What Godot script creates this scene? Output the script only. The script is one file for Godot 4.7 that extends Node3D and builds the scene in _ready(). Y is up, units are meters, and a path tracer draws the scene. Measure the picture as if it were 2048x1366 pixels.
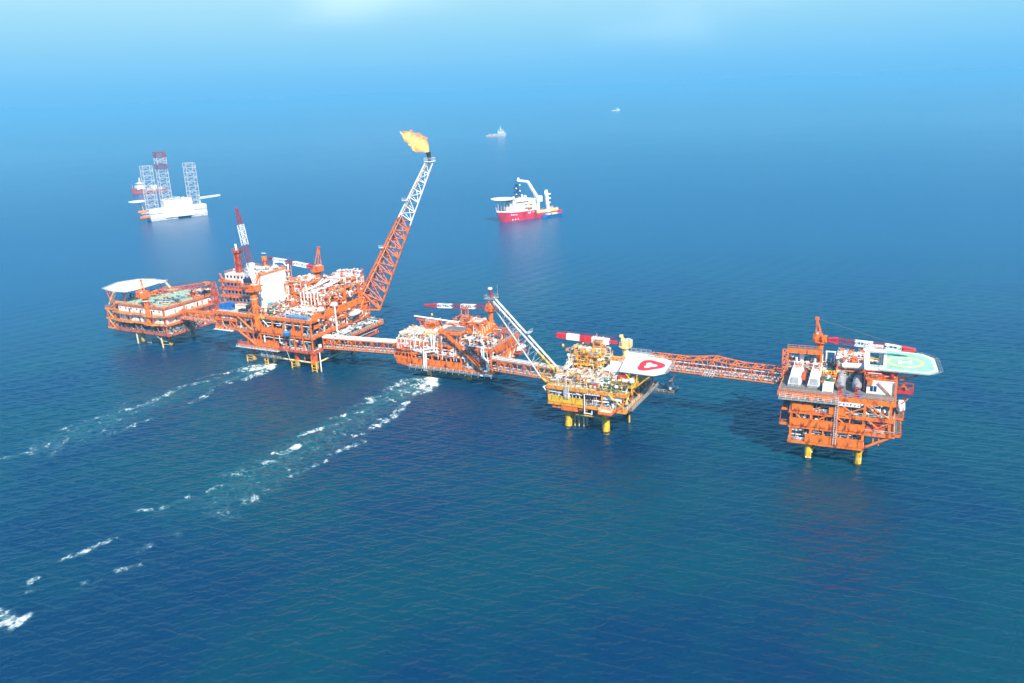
extends Node3D

# An offshore field seen from the air: five platforms joined by bridges, a flare, ships and the sea.
var M := {}
var taken := {}
var waves := []
var unit_box: BoxMesh
var unit_rod: CylinderMesh
var unit_ball: SphereMesh
var unit_dome: SphereMesh

func lin(r: float, g: float, b: float) -> Color:
	return Color(r, g, b).linear_to_srgb()

func _ready() -> void:
	setup_view()
	make_materials()
	make_sea()
	make_foam()
	platform_far_left()
	platform_main()
	platform_middle()
	platform_yellow()
	platform_right()
	make_bridges()
	make_flare()
	make_vessels()

func setup_view() -> void:
	var cam := Camera3D.new()
	cam.name = "camera"
	cam.fov = rad_to_deg(2.0 * atan(683.0 / 1700.0))
	cam.near = 1.0
	cam.far = 60000.0
	cam.transform = Transform3D(Basis(Vector3.RIGHT, -atan(505.0 / 1700.0)) * Basis(Vector3.BACK, -0.0413), Vector3(0, 120, 0))
	add_child(cam)
	cam.current = true
	var env := Environment.new()
	env.background_mode = Environment.BG_SKY
	env.tonemap_mode = Environment.TONE_MAPPER_LINEAR
	env.tonemap_exposure = 1.8
	env.sdfgi_enabled = true
	env.ssao_enabled = true
	env.ssil_enabled = true
	env.fog_enabled = true
	env.fog_density = 0.00025
	env.fog_light_color = lin(0.20, 0.64, 1.0)
	var sky := Sky.new()
	var sm := PanoramaSkyMaterial.new()
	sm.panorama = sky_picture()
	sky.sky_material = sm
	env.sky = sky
	env.background_energy_multiplier = 1.0
	var we := WorldEnvironment.new()
	we.name = "world_environment"
	we.environment = env
	add_child(we)
	var sun := DirectionalLight3D.new()
	sun.name = "sun"
	sun.light_energy = 1.6
	sun.light_color = Color(1.0, 0.955, 0.88)
	sun.light_angular_distance = 0.5
	sun.shadow_enabled = true
	var az := deg_to_rad(20.0)
	var el := deg_to_rad(42.0)
	var to := Vector3(sin(az) * cos(el), sin(el), cos(az) * cos(el))
	add_child(sun)
	sun.look_at_from_position(to * 100.0, Vector3.ZERO)

func sky_picture() -> ImageTexture:
	# red is cut above the low sky for bluer sea reflections: a blue band at the horizon, paler a few degrees up, deep blue overhead
	var w := 512
	var h := 256
	var im := Image.create(w, h, false, Image.FORMAT_RGBF)
	var n := FastNoiseLite.new()
	n.seed = 5
	n.frequency = 1.0
	n.fractal_octaves = 4
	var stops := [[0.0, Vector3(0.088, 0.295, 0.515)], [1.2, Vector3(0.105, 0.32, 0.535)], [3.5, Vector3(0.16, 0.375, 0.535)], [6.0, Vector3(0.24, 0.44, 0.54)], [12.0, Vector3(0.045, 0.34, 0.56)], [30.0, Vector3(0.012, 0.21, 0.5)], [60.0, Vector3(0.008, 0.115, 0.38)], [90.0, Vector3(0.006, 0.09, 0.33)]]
	for y in h:
		var el := 90.0 - (y + 0.5) / h * 180.0
		var c: Vector3 = stops[0][1]
		for k in stops.size() - 1:
			if el >= stops[k][0]:
				c = (stops[k][1] as Vector3).lerp(stops[k + 1][1], clampf((el - stops[k][0]) / (stops[k + 1][0] - stops[k][0]), 0, 1))
		for x in w:
			var a := (x + 0.5) / w * TAU
			var d := Vector3(cos(a) * cos(deg_to_rad(el)), sin(deg_to_rad(el)), sin(a) * cos(deg_to_rad(el)))
			var cl := n.get_noise_3d(d.x * 2.2 + 0.6, d.y * 9.0, d.z * 2.2) * 0.5 + 0.5
			cl = smoothstep(0.45, 0.95, cl) * smoothstep(1.0, 7.0, el) * 0.5
			var cc := c.lerp(Vector3(0.8, 0.92, 1.0), cl)
			im.set_pixel(x, y, Color(cc.x, cc.y, cc.z))
	return ImageTexture.create_from_image(im)

func noise_tex(seed_: int, freq: float, stops: Array, size := 256) -> NoiseTexture2D:
	var n := FastNoiseLite.new()
	n.seed = seed_
	n.frequency = freq
	n.fractal_octaves = 5
	var g := Gradient.new()
	var offs := PackedFloat32Array()
	var cols := PackedColorArray()
	for s in stops:
		offs.append(s[0])
		cols.append(s[1])
	g.offsets = offs
	g.colors = cols
	var t := NoiseTexture2D.new()
	t.width = size
	t.height = size
	t.seamless = true
	t.noise = n
	t.color_ramp = g
	return t

func paint(called: String, c: Color, rough: float, tex: Texture2D = null, scale := 0.11, metal := 0.0) -> StandardMaterial3D:
	var m := StandardMaterial3D.new()
	m.resource_name = called
	m.albedo_color = c
	m.roughness = rough
	m.metallic = metal
	if tex:
		m.albedo_texture = tex
		m.uv1_triplanar = true
		m.uv1_world_triplanar = true
		m.uv1_scale = Vector3(scale, scale * 0.35, scale)
	M[called] = m
	return m

func make_materials() -> void:
	unit_box = BoxMesh.new()
	unit_box.size = Vector3.ONE
	unit_rod = CylinderMesh.new()
	unit_rod.top_radius = 1.0
	unit_rod.bottom_radius = 1.0
	unit_rod.height = 1.0
	unit_rod.radial_segments = 10
	unit_rod.rings = 0
	unit_ball = SphereMesh.new()
	unit_ball.radius = 1.0
	unit_ball.height = 2.0
	unit_ball.radial_segments = 16
	unit_ball.rings = 8
	var worn := noise_tex(3, 0.012, [[0.0, Color(0.62, 0.55, 0.5)], [0.3, Color(0.86, 0.82, 0.8)], [0.55, Color(1, 1, 1)], [1.0, Color(0.9, 0.9, 0.9)]])
	var rust := noise_tex(8, 0.02, [[0.0, Color(0.34, 0.24, 0.2)], [0.26, Color(0.6, 0.5, 0.44)], [0.4, Color(0.93, 0.88, 0.85)], [0.52, Color(1, 1, 1)], [1.0, Color(0.84, 0.8, 0.79)]])
	var dirt := noise_tex(12, 0.03, [[0.0, Color(0.5, 0.48, 0.45)], [0.4, Color(0.82, 0.82, 0.8)], [0.6, Color(1, 1, 1)], [1.0, Color(0.88, 0.9, 0.88)]])
	var soft := noise_tex(15, 0.01, [[0.0, Color(0.86, 0.85, 0.83)], [0.5, Color(1, 1, 1)], [1.0, Color(0.95, 0.95, 0.95)]])
	paint("orange", lin(0.88, 0.2, 0.008), 0.55, rust, 0.13)
	paint("orange_red", lin(0.68, 0.11, 0.018), 0.55, rust, 0.13)
	paint("orange_light", lin(0.85, 0.27, 0.05), 0.5, worn, 0.13)
	paint("growth", lin(0.06, 0.055, 0.025), 0.8, dirt, 0.4)
	paint("yellow", lin(0.82, 0.52, 0.02), 0.5, rust, 0.12)
	paint("yellow_orange", lin(0.85, 0.34, 0.03), 0.5, rust, 0.12)
	paint("cream", lin(0.82, 0.66, 0.33), 0.5, worn, 0.12)
	paint("dull_yellow", lin(0.5, 0.34, 0.08), 0.65, rust, 0.15)
	paint("white", lin(0.84, 0.84, 0.83), 0.45, soft, 0.1)
	paint("clean_white", lin(0.86, 0.86, 0.86), 0.4, soft, 0.04)
	paint("pipe_white", lin(0.78, 0.77, 0.75), 0.4, soft, 0.15)
	paint("grey", lin(0.36, 0.37, 0.38), 0.5, dirt, 0.15)
	paint("light_grey", lin(0.58, 0.6, 0.62), 0.45, worn, 0.15)
	paint("steel", lin(0.55, 0.57, 0.6), 0.35, worn, 0.2, 0.35)
	paint("dark", lin(0.02, 0.022, 0.026), 0.6)
	paint("dark_grey", lin(0.09, 0.095, 0.1), 0.6, dirt, 0.2)
	paint("grating", lin(0.2, 0.205, 0.2), 0.7, dirt, 0.25)
	paint("deck_green", lin(0.42, 0.62, 0.48), 0.7, dirt, 0.09)
	paint("deck_pale", lin(0.6, 0.68, 0.58), 0.7, dirt, 0.1)
	paint("green", lin(0.05, 0.2, 0.13), 0.5, dirt, 0.2)
	paint("red", lin(0.62, 0.02, 0.025), 0.5, worn, 0.12)
	paint("dark_red", lin(0.3, 0.02, 0.03), 0.5, worn, 0.12)
	paint("hull_faded", lin(0.42, 0.09, 0.09), 0.5, worn, 0.05)
	paint("hull_red", lin(0.62, 0.012, 0.05), 0.45, worn, 0.03)
	paint("blue", lin(0.015, 0.16, 0.55), 0.45, worn, 0.15)
	paint("light_blue", lin(0.05, 0.38, 0.72), 0.45, worn, 0.15)
	paint("dark_blue", lin(0.012, 0.04, 0.11), 0.5, worn, 0.1)
	paint("glass", lin(0.015, 0.02, 0.03), 0.08)
	paint("black", lin(0.012, 0.012, 0.014), 0.6)
	paint("line_white", lin(0.82, 0.83, 0.8), 0.65, soft, 0.2)
	paint("line_yellow", lin(0.85, 0.72, 0.2), 0.65, soft, 0.2)
	paint("line_red", lin(0.72, 0.02, 0.03), 0.6, worn, 0.2)
	paint("heli_white", lin(0.8, 0.82, 0.8), 0.65, soft, 0.06)
	paint("heli_mint", lin(0.66, 0.82, 0.7), 0.7, soft, 0.06)
	paint("heli_green", lin(0.3, 0.6, 0.44), 0.7, soft, 0.07)
	var fl := StandardMaterial3D.new()
	fl.resource_name = "flame"
	fl.albedo_color = Color(0.0, 0.0, 0.0)
	fl.vertex_color_use_as_albedo = false
	fl.emission_enabled = true
	fl.emission = lin(1.0, 0.62, 0.16)
	fl.emission_energy_multiplier = 1.1
	M["flame"] = fl
	var f2 := fl.duplicate()
	f2.resource_name = "flame_edge"
	f2.emission = lin(1.0, 0.33, 0.09)
	f2.emission_energy_multiplier = 0.95
	f2.transparency = BaseMaterial3D.TRANSPARENCY_ALPHA
	f2.albedo_color = Color(0, 0, 0, 0.5)
	f2.roughness = 0.9
	M["flame_edge"] = f2
	fl.transparency = BaseMaterial3D.TRANSPARENCY_ALPHA
	fl.albedo_color = Color(0, 0, 0, 0.7)
	fl.roughness = 0.9
	f2.albedo_color = Color(0, 0, 0, 0.38)
	var f3 := fl.duplicate()
	f3.albedo_color = Color(0, 0, 0, 0.9)
	f3.resource_name = "flame_core"
	f3.emission = lin(1.0, 0.82, 0.38)
	f3.emission_energy_multiplier = 1.25
	M["flame_core"] = f3

# ---------------------------------------------------------------- meshes
class Shape:
	var v := PackedVector3Array()
	var n := PackedVector3Array()
	var col := PackedColorArray()
	func quad(a: Vector3, b: Vector3, c: Vector3, d: Vector3) -> void:   # counter-clockwise seen from outside
		var m := (b - a).cross(c - a)
		if m.length_squared() < 1e-14:
			m = (c - a).cross(d - a)
		m = m.normalized()
		v.append_array([a, c, b, a, d, c])
		n.append_array([m, m, m, m, m, m])
	func tri(a: Vector3, b: Vector3, c: Vector3) -> void:
		var m := (b - a).cross(c - a).normalized()
		v.append_array([a, c, b])
		n.append_array([m, m, m])
	func hexa(p: Array) -> void:   # p: bottom 0..3 counter-clockwise from above, top 4..7
		quad(p[3], p[2], p[1], p[0])
		quad(p[4], p[5], p[6], p[7])
		for i in 4:
			var j := (i + 1) % 4
			quad(p[i], p[j], p[j + 4], p[i + 4])
	func box(c: Vector3, s: Vector3) -> void:
		var h := s * 0.5
		hexa([c + Vector3(-h.x, -h.y, h.z), c + Vector3(h.x, -h.y, h.z), c + Vector3(h.x, -h.y, -h.z), c + Vector3(-h.x, -h.y, -h.z),
			c + Vector3(-h.x, h.y, h.z), c + Vector3(h.x, h.y, h.z), c + Vector3(h.x, h.y, -h.z), c + Vector3(-h.x, h.y, -h.z)])
	func bar(a: Vector3, b: Vector3, w: float, h := 0.0) -> void:
		if h <= 0.0:
			h = w
		var d := (b - a).normalized()
		var s := d.cross(Vector3.UP)
		if s.length() < 0.01:
			s = Vector3.RIGHT
		s = s.normalized() * w * 0.5
		var u := d.cross(s).normalized() * h * 0.5
		hexa([a - s - u, a + s - u, a + s + u, a - s + u, b - s - u, b + s - u, b + s + u, b - s + u])
	func tube(a: Vector3, b: Vector3, r: float, seg := 8, r2 := -1.0, caps := true) -> void:
		if r2 < 0.0:
			r2 = r
		var d := (b - a).normalized()
		var s := d.cross(Vector3.UP)
		if s.length() < 0.01:
			s = Vector3.RIGHT
		s = s.normalized()
		var u := s.cross(d).normalized()
		for i in seg:
			var t := TAU * i / seg
			var t2 := TAU * (i + 1) / seg
			var e := s * cos(t) + u * sin(t)
			var f := s * cos(t2) + u * sin(t2)
			v.append_array([a + e * r, b + f * r2, b + e * r2, a + e * r, a + f * r, b + f * r2])
			n.append_array([e, f, e, e, f, f])
			if caps:
				tri(a, a + e * r, a + f * r)
				tri(b, b + f * r2, b + e * r2)
	func prism(poly: Array, y0: float, y1: float) -> void:   # poly: Vector2 (x, z)
		var m := poly.size()
		var area := 0.0
		for i in m:
			area += poly[i].x * poly[(i + 1) % m].y - poly[(i + 1) % m].x * poly[i].y
		var q := poly.duplicate()
		if area > 0.0:
			q.reverse()
		var flat := PackedVector2Array(q)
		var idx := Geometry2D.triangulate_polygon(flat)
		for k in range(0, idx.size(), 3):
			var a: Vector2 = q[idx[k]]
			var b: Vector2 = q[idx[k + 1]]
			var c: Vector2 = q[idx[k + 2]]
			if (b - a).cross(c - a) > 0.0:
				var t := b
				b = c
				c = t
			tri(Vector3(a.x, y1, a.y), Vector3(b.x, y1, b.y), Vector3(c.x, y1, c.y))
			tri(Vector3(a.x, y0, a.y), Vector3(c.x, y0, c.y), Vector3(b.x, y0, b.y))
		for i in m:
			var a: Vector2 = q[i]
			var b: Vector2 = q[(i + 1) % m]
			quad(Vector3(a.x, y0, a.y), Vector3(b.x, y0, b.y), Vector3(b.x, y1, b.y), Vector3(a.x, y1, a.y))
	func mesh() -> ArrayMesh:
		var arr := []
		arr.resize(Mesh.ARRAY_MAX)
		arr[Mesh.ARRAY_VERTEX] = v
		arr[Mesh.ARRAY_NORMAL] = n
		if col.size() == v.size() and col.size() > 0:
			arr[Mesh.ARRAY_COLOR] = col
		var am := ArrayMesh.new()
		am.add_surface_from_arrays(Mesh.PRIMITIVE_TRIANGLES, arr)
		return am

# ---------------------------------------------------------------- nodes
func numbered(par: Node, called: String) -> String:
	var key := "%d/%s" % [par.get_instance_id(), called]
	if not taken.has(key):
		taken[key] = 0
		return called
	taken[key] += 1
	return "%s_%03d" % [called, taken[key]]

func frame(ox: float, oz: float, deg: float) -> Transform3D:
	return Transform3D(Basis(Vector3.UP, -deg_to_rad(deg)), Vector3(ox, 0, oz))

# a thing: a Node3D at its base; its parts are given in the coordinates of the frame F
func thing(F: Transform3D, at: Vector3, called: String, category: String, label: String, group := "") -> Node3D:
	var o := Node3D.new()
	o.name = numbered(self, called)
	o.transform = F * Transform3D(Basis(), at)
	o.set_meta("off", at)
	o.set_meta("label", label)
	o.set_meta("category", category)
	if group != "":
		o.set_meta("group", group)
	add_child(o)
	return o

func put(par: Node3D, called: String, mesh: Mesh, mat: String, t: Transform3D, kind := "") -> MeshInstance3D:
	var o := MeshInstance3D.new()
	o.name = numbered(par, called)
	o.mesh = mesh
	o.material_override = M[mat]
	t.origin -= par.get_meta("off", Vector3.ZERO)
	o.transform = t
	if kind != "":
		o.set_meta("kind", kind)
	par.add_child(o)
	return o

func shape(par: Node3D, called: String, s: Shape, mat: String, kind := "") -> MeshInstance3D:
	if s.v.is_empty():
		return null
	return put(par, called, s.mesh(), mat, Transform3D(), kind)

func box(par: Node3D, called: String, c: Vector3, s: Vector3, mat: String, turn := 0.0) -> MeshInstance3D:
	return put(par, called, unit_box, mat, Transform3D(Basis(Vector3.UP, turn).scaled_local(s), c))

func axis_basis(d: Vector3) -> Basis:
	var y := d.normalized()
	var x := y.cross(Vector3.UP)
	if x.length() < 0.01:
		x = Vector3.RIGHT
	x = x.normalized()
	return Basis(x, y, x.cross(y))

func bar(par: Node3D, called: String, a: Vector3, b: Vector3, w: float, mat: String, h := 0.0) -> MeshInstance3D:
	var B := axis_basis(b - a)
	return put(par, called, unit_box, mat, Transform3D(B.scaled_local(Vector3(w, (b - a).length(), h if h > 0.0 else w)), (a + b) * 0.5))

func rod(par: Node3D, called: String, a: Vector3, b: Vector3, r: float, mat: String) -> MeshInstance3D:
	var B := axis_basis(b - a)
	return put(par, called, unit_rod, mat, Transform3D(B.scaled_local(Vector3(r, (b - a).length(), r)), (a + b) * 0.5))

func ball(par: Node3D, called: String, c: Vector3, r: Vector3, mat: String) -> MeshInstance3D:
	return put(par, called, unit_ball, mat, Transform3D(Basis().scaled_local(r), c))

func pipe(par: Node3D, pts: Array, r: float, mat: String, called := "pipe") -> MeshInstance3D:
	var s := Shape.new()
	for i in pts.size() - 1:
		s.tube(pts[i], pts[i + 1], r, 8)
	for i in range(1, pts.size() - 1):   # elbows
		s.box(pts[i], Vector3.ONE * r * 1.75)
	return shape(par, called, s, mat)

func rails(par: Node3D, pts: Array, mat: String, hgt := 1.1, closed := false) -> void:
	var s := Shape.new()
	var m := pts.size() if closed else pts.size() - 1
	for i in m:
		var a: Vector3 = pts[i]
		var b: Vector3 = pts[(i + 1) % pts.size()]
		s.bar(a + Vector3.UP * hgt, b + Vector3.UP * hgt, 0.1)
		s.bar(a + Vector3.UP * hgt * 0.5, b + Vector3.UP * hgt * 0.5, 0.07)
		var k := maxi(1, int((b - a).length() / 1.8))
		for j in k + 1:
			var p := a.lerp(b, float(j) / k)
			s.bar(p, p + Vector3.UP * hgt, 0.09)
	shape(par, "handrail", s, mat, "stuff")

func vessel(par: Node3D, called: String, a: Vector3, b: Vector3, r: float, mat: String) -> MeshInstance3D:
	var s := Shape.new()
	var d := (b - a).normalized()
	s.tube(a, b, r, 14, -1.0, false)
	for e in [[a, -d], [b, d]]:
		var c: Vector3 = e[0]
		var q: Vector3 = e[1]
		s.tube(c, c + q * r * 0.3, r, 14, r * 0.8, false)
		s.tube(c + q * r * 0.3, c + q * r * 0.5, r * 0.8, 14, r * 0.3, true)
	return shape(par, called, s, mat)

# ---------------------------------------------------------------- the sea
func make_waves() -> void:
	var rng := RandomNumberGenerator.new()
	rng.seed = 77
	var lams := [23.0, 16.0, 12.0, 9.0, 7.4, 6.2, 5.4, 4.8, 4.4, 4.0, 3.7, 3.4, 3.15, 2.9, 2.7, 2.5, 2.3, 2.1, 1.95, 1.8]
	for i in lams.size():
		var l: float = lams[i] * 0.56 * rng.randf_range(0.94, 1.06)
		var th := rng.randfn(0.0, 0.26) + (0.42 if i % 2 == 0 else -0.38)
		var k := TAU / l
		var slope: float = 0.034 if l > 7.0 else (0.05 if l > 3.2 else 0.058)
		waves.append([k * sin(th), k * cos(th), rng.randf() * TAU, slope / k, l])

func sea_height(x: float, z: float) -> float:
	var h := 0.0
	for w in waves:
		h += w[3] * sin(w[0] * x + w[1] * z + w[2])
	return h

func make_sea() -> void:
	make_waves()
	var rad := PackedFloat32Array([0.0, 30.0, 60.0, 90.0])
	var r := 112.0
	var dr := 0.5
	while r < 24000.0:
		rad.append(r)
		if r > 430.0:
			dr *= 1.022
		r += dr
	var ang := PackedFloat32Array()
	var half := deg_to_rad(42.0)
	var fine := 760
	for i in fine + 1:
		ang.append(-half + 2.0 * half * i / fine)
	var coarse := 44
	for i in range(1, coarse):
		ang.append(half + (TAU - 2.0 * half) * i / coarse)
	var na := ang.size()
	var nr := rad.size()
	var v := PackedVector3Array()
	var nn := PackedVector3Array()
	var col := PackedColorArray()
	var uv := PackedVector2Array()
	v.resize(na * nr)
	nn.resize(na * nr)
	col.resize(na * nr)
	uv.resize(na * nr)
	var patch := FastNoiseLite.new()
	patch.seed = 21
	patch.frequency = 0.011
	patch.fractal_octaves = 3
	var patch2 := FastNoiseLite.new()
	patch2.seed = 4
	patch2.frequency = 0.05
	patch2.fractal_octaves = 3
	var kx := PackedFloat32Array()
	var kz := PackedFloat32Array()
	var ph := PackedFloat32Array()
	var am := PackedFloat32Array()
	for w in waves:
		kx.append(w[0])
		kz.append(w[1])
		ph.append(w[2])
		am.append(w[3])
	# water turned turquoise by air below the two discharges
	var wake := [[Vector2(-112.4, -379.2), Vector2(-132.9, -359.1), 5, 9, 0.9, 0.4], [Vector2(-132.9, -359.1), Vector2(-157.4, -322.5), 9, 14, 0.4, 0.25], [Vector2(-157.4, -322.5), Vector2(-178.4, -289.9), 14, 16, 0.25, 0.12], [Vector2(-35.1, -351.5), Vector2(-51.2, -330.2), 6, 11, 0.95, 0.6], [Vector2(-51.2, -330.2), Vector2(-72.5, -292.8), 11, 15, 0.6, 0.3], [Vector2(-72.5, -292.8), Vector2(-91.5, -251.2), 15, 20, 0.3, 0.2], [Vector2(-91.5, -251.2), Vector2(-118.5, -214.5), 20, 22, 0.2, 0.05]]
	var cs := PackedVector2Array()
	for a in ang:
		cs.append(Vector2(sin(a), -cos(a)))
	for i in nr:
		r = rad[i]
		var step := maxf(r * 2.0 * half / fine, rad[mini(i + 1, nr - 1)] - r)
		var m := 0
		for w in waves:
			if w[4] > step * 2.6:
				m += 1
		for j in na:
			var x := cs[j].x * r
			var z := cs[j].y * r
			var h := 0.0
			var gx := 0.0
			var gz := 0.0
			if j <= fine and r > 100.0:
				for q in m:
					var t := kx[q] * x + kz[q] * z + ph[q]
					h += am[q] * sin(t)
					var c := am[q] * cos(t)
					gx += kx[q] * c
					gz += kz[q] * c
			var at := i * na + j
			v[at] = Vector3(x, h, z)
			nn[at] = Vector3(-gx, 1.0, -gz).normalized()
			uv[at] = Vector2(x, z)
			if r < 3000.0 and j <= fine:
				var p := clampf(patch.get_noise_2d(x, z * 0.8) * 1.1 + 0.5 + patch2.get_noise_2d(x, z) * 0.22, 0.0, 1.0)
				col[at] = Color(0.0001, lerpf(0.024, 0.043, p), lerpf(0.074, 0.068, p)).lerp(Color(0.0001, 0.062, 0.165), smoothstep(300.0, 800.0, r))  # distant brightening is painted into the water colour: teal near, azure far out
				if r > 150.0 and r < 480.0 and x < 0.0:
					var wk := 0.0
					var P := Vector2(x, z)
					for q in wake:
						var ab: Vector2 = q[1] - q[0]
						var u := clampf((P - q[0]).dot(ab) / ab.length_squared(), 0.0, 1.0)
						var dd := P.distance_to((q[0] as Vector2) + ab * u) / lerpf(q[2], q[3], u)
						if dd < 1.0:
							wk = maxf(wk, (1.0 - dd) * lerpf(q[4], q[5], u))
					if wk > 0.0:
						wk *= 0.75 + patch2.get_noise_2d(x * 3.0, z * 3.0)
						col[at] = col[at].lerp(Color(0.012, 0.13, 0.135), clampf(wk, 0.0, 1.0))
			else:
				col[at] = Color(0.0001, 0.062, 0.165)  # same brightened azure painted on all the far water
	var mesh := ArrayMesh.new()
	var maps := ripple_map()
	# waves too small for the sheet's steps count as roughness, which so grows with distance
	var bands := []
	var edge := 0.0
	for k in 18:
		var nx := 300.0 * pow(1.145, k)
		bands.append([edge, nx if k < 17 else 1e9, lerpf(0.22, 0.26, minf(1.0, k / 8.0)) - 0.1 * clampf((k - 9) / 7.0, 0.0, 1.0), lerpf(0.75, 1.2, minf(1.0, k / 8.0)) - 0.7 * clampf((k - 9) / 7.0, 0.0, 1.0)])
		edge = nx
	for bd in bands:
		var i0 := -1
		var i1 := -1
		for i in nr - 1:
			if rad[i] >= bd[0] and rad[i] < bd[1]:
				if i0 < 0:
					i0 = i
				i1 = i
		var idx := PackedInt32Array()
		idx.resize(na * (i1 - i0 + 1) * 6)
		var o := 0
		for i in range(i0, i1 + 1):
			for j in na:
				var a := (i - i0) * na + j
				var b := (i - i0) * na + (j + 1) % na
				var c := a + na
				var d := b + na
				idx[o] = a
				idx[o + 1] = c
				idx[o + 2] = b
				idx[o + 3] = b
				idx[o + 4] = c
				idx[o + 5] = d
				o += 6
		var arr := []
		arr.resize(Mesh.ARRAY_MAX)
		arr[Mesh.ARRAY_VERTEX] = v.slice(i0 * na, (i1 + 2) * na)
		arr[Mesh.ARRAY_NORMAL] = nn.slice(i0 * na, (i1 + 2) * na)
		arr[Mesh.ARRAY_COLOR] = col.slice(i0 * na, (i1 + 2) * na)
		arr[Mesh.ARRAY_TEX_UV] = uv.slice(i0 * na, (i1 + 2) * na)
		arr[Mesh.ARRAY_INDEX] = idx
		mesh.add_surface_from_arrays(Mesh.PRIMITIVE_TRIANGLES, arr)
		var m := StandardMaterial3D.new()
		m.resource_name = "sea_water"
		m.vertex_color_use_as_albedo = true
		m.roughness = bd[2]
		m.metallic_specular = 0.37
		m.normal_enabled = true
		m.normal_scale = bd[3]
		m.normal_texture = maps
		m.uv1_scale = Vector3(1.0 / 31.0, 1.0 / 17.0, 1.0)
		mesh.surface_set_material(mesh.get_surface_count() - 1, m)
	var sea := MeshInstance3D.new()
	sea.name = "sea"
	sea.mesh = mesh
	sea.set_meta("kind", "structure")
	sea.set_meta("label", "deep blue choppy sea reaching to the hazy horizon")
	add_child(sea)

func ripple_map() -> ImageTexture:
	var n := FastNoiseLite.new()
	n.seed = 31
	n.noise_type = FastNoiseLite.TYPE_SIMPLEX_SMOOTH
	n.fractal_type = FastNoiseLite.FRACTAL_FBM
	n.fractal_octaves = 4
	n.fractal_gain = 0.55
	n.frequency = 0.014
	var im := n.get_seamless_image(1024, 1024)
	im.bump_map_to_normal_map(6.0)
	return ImageTexture.create_from_image(im)

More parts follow.
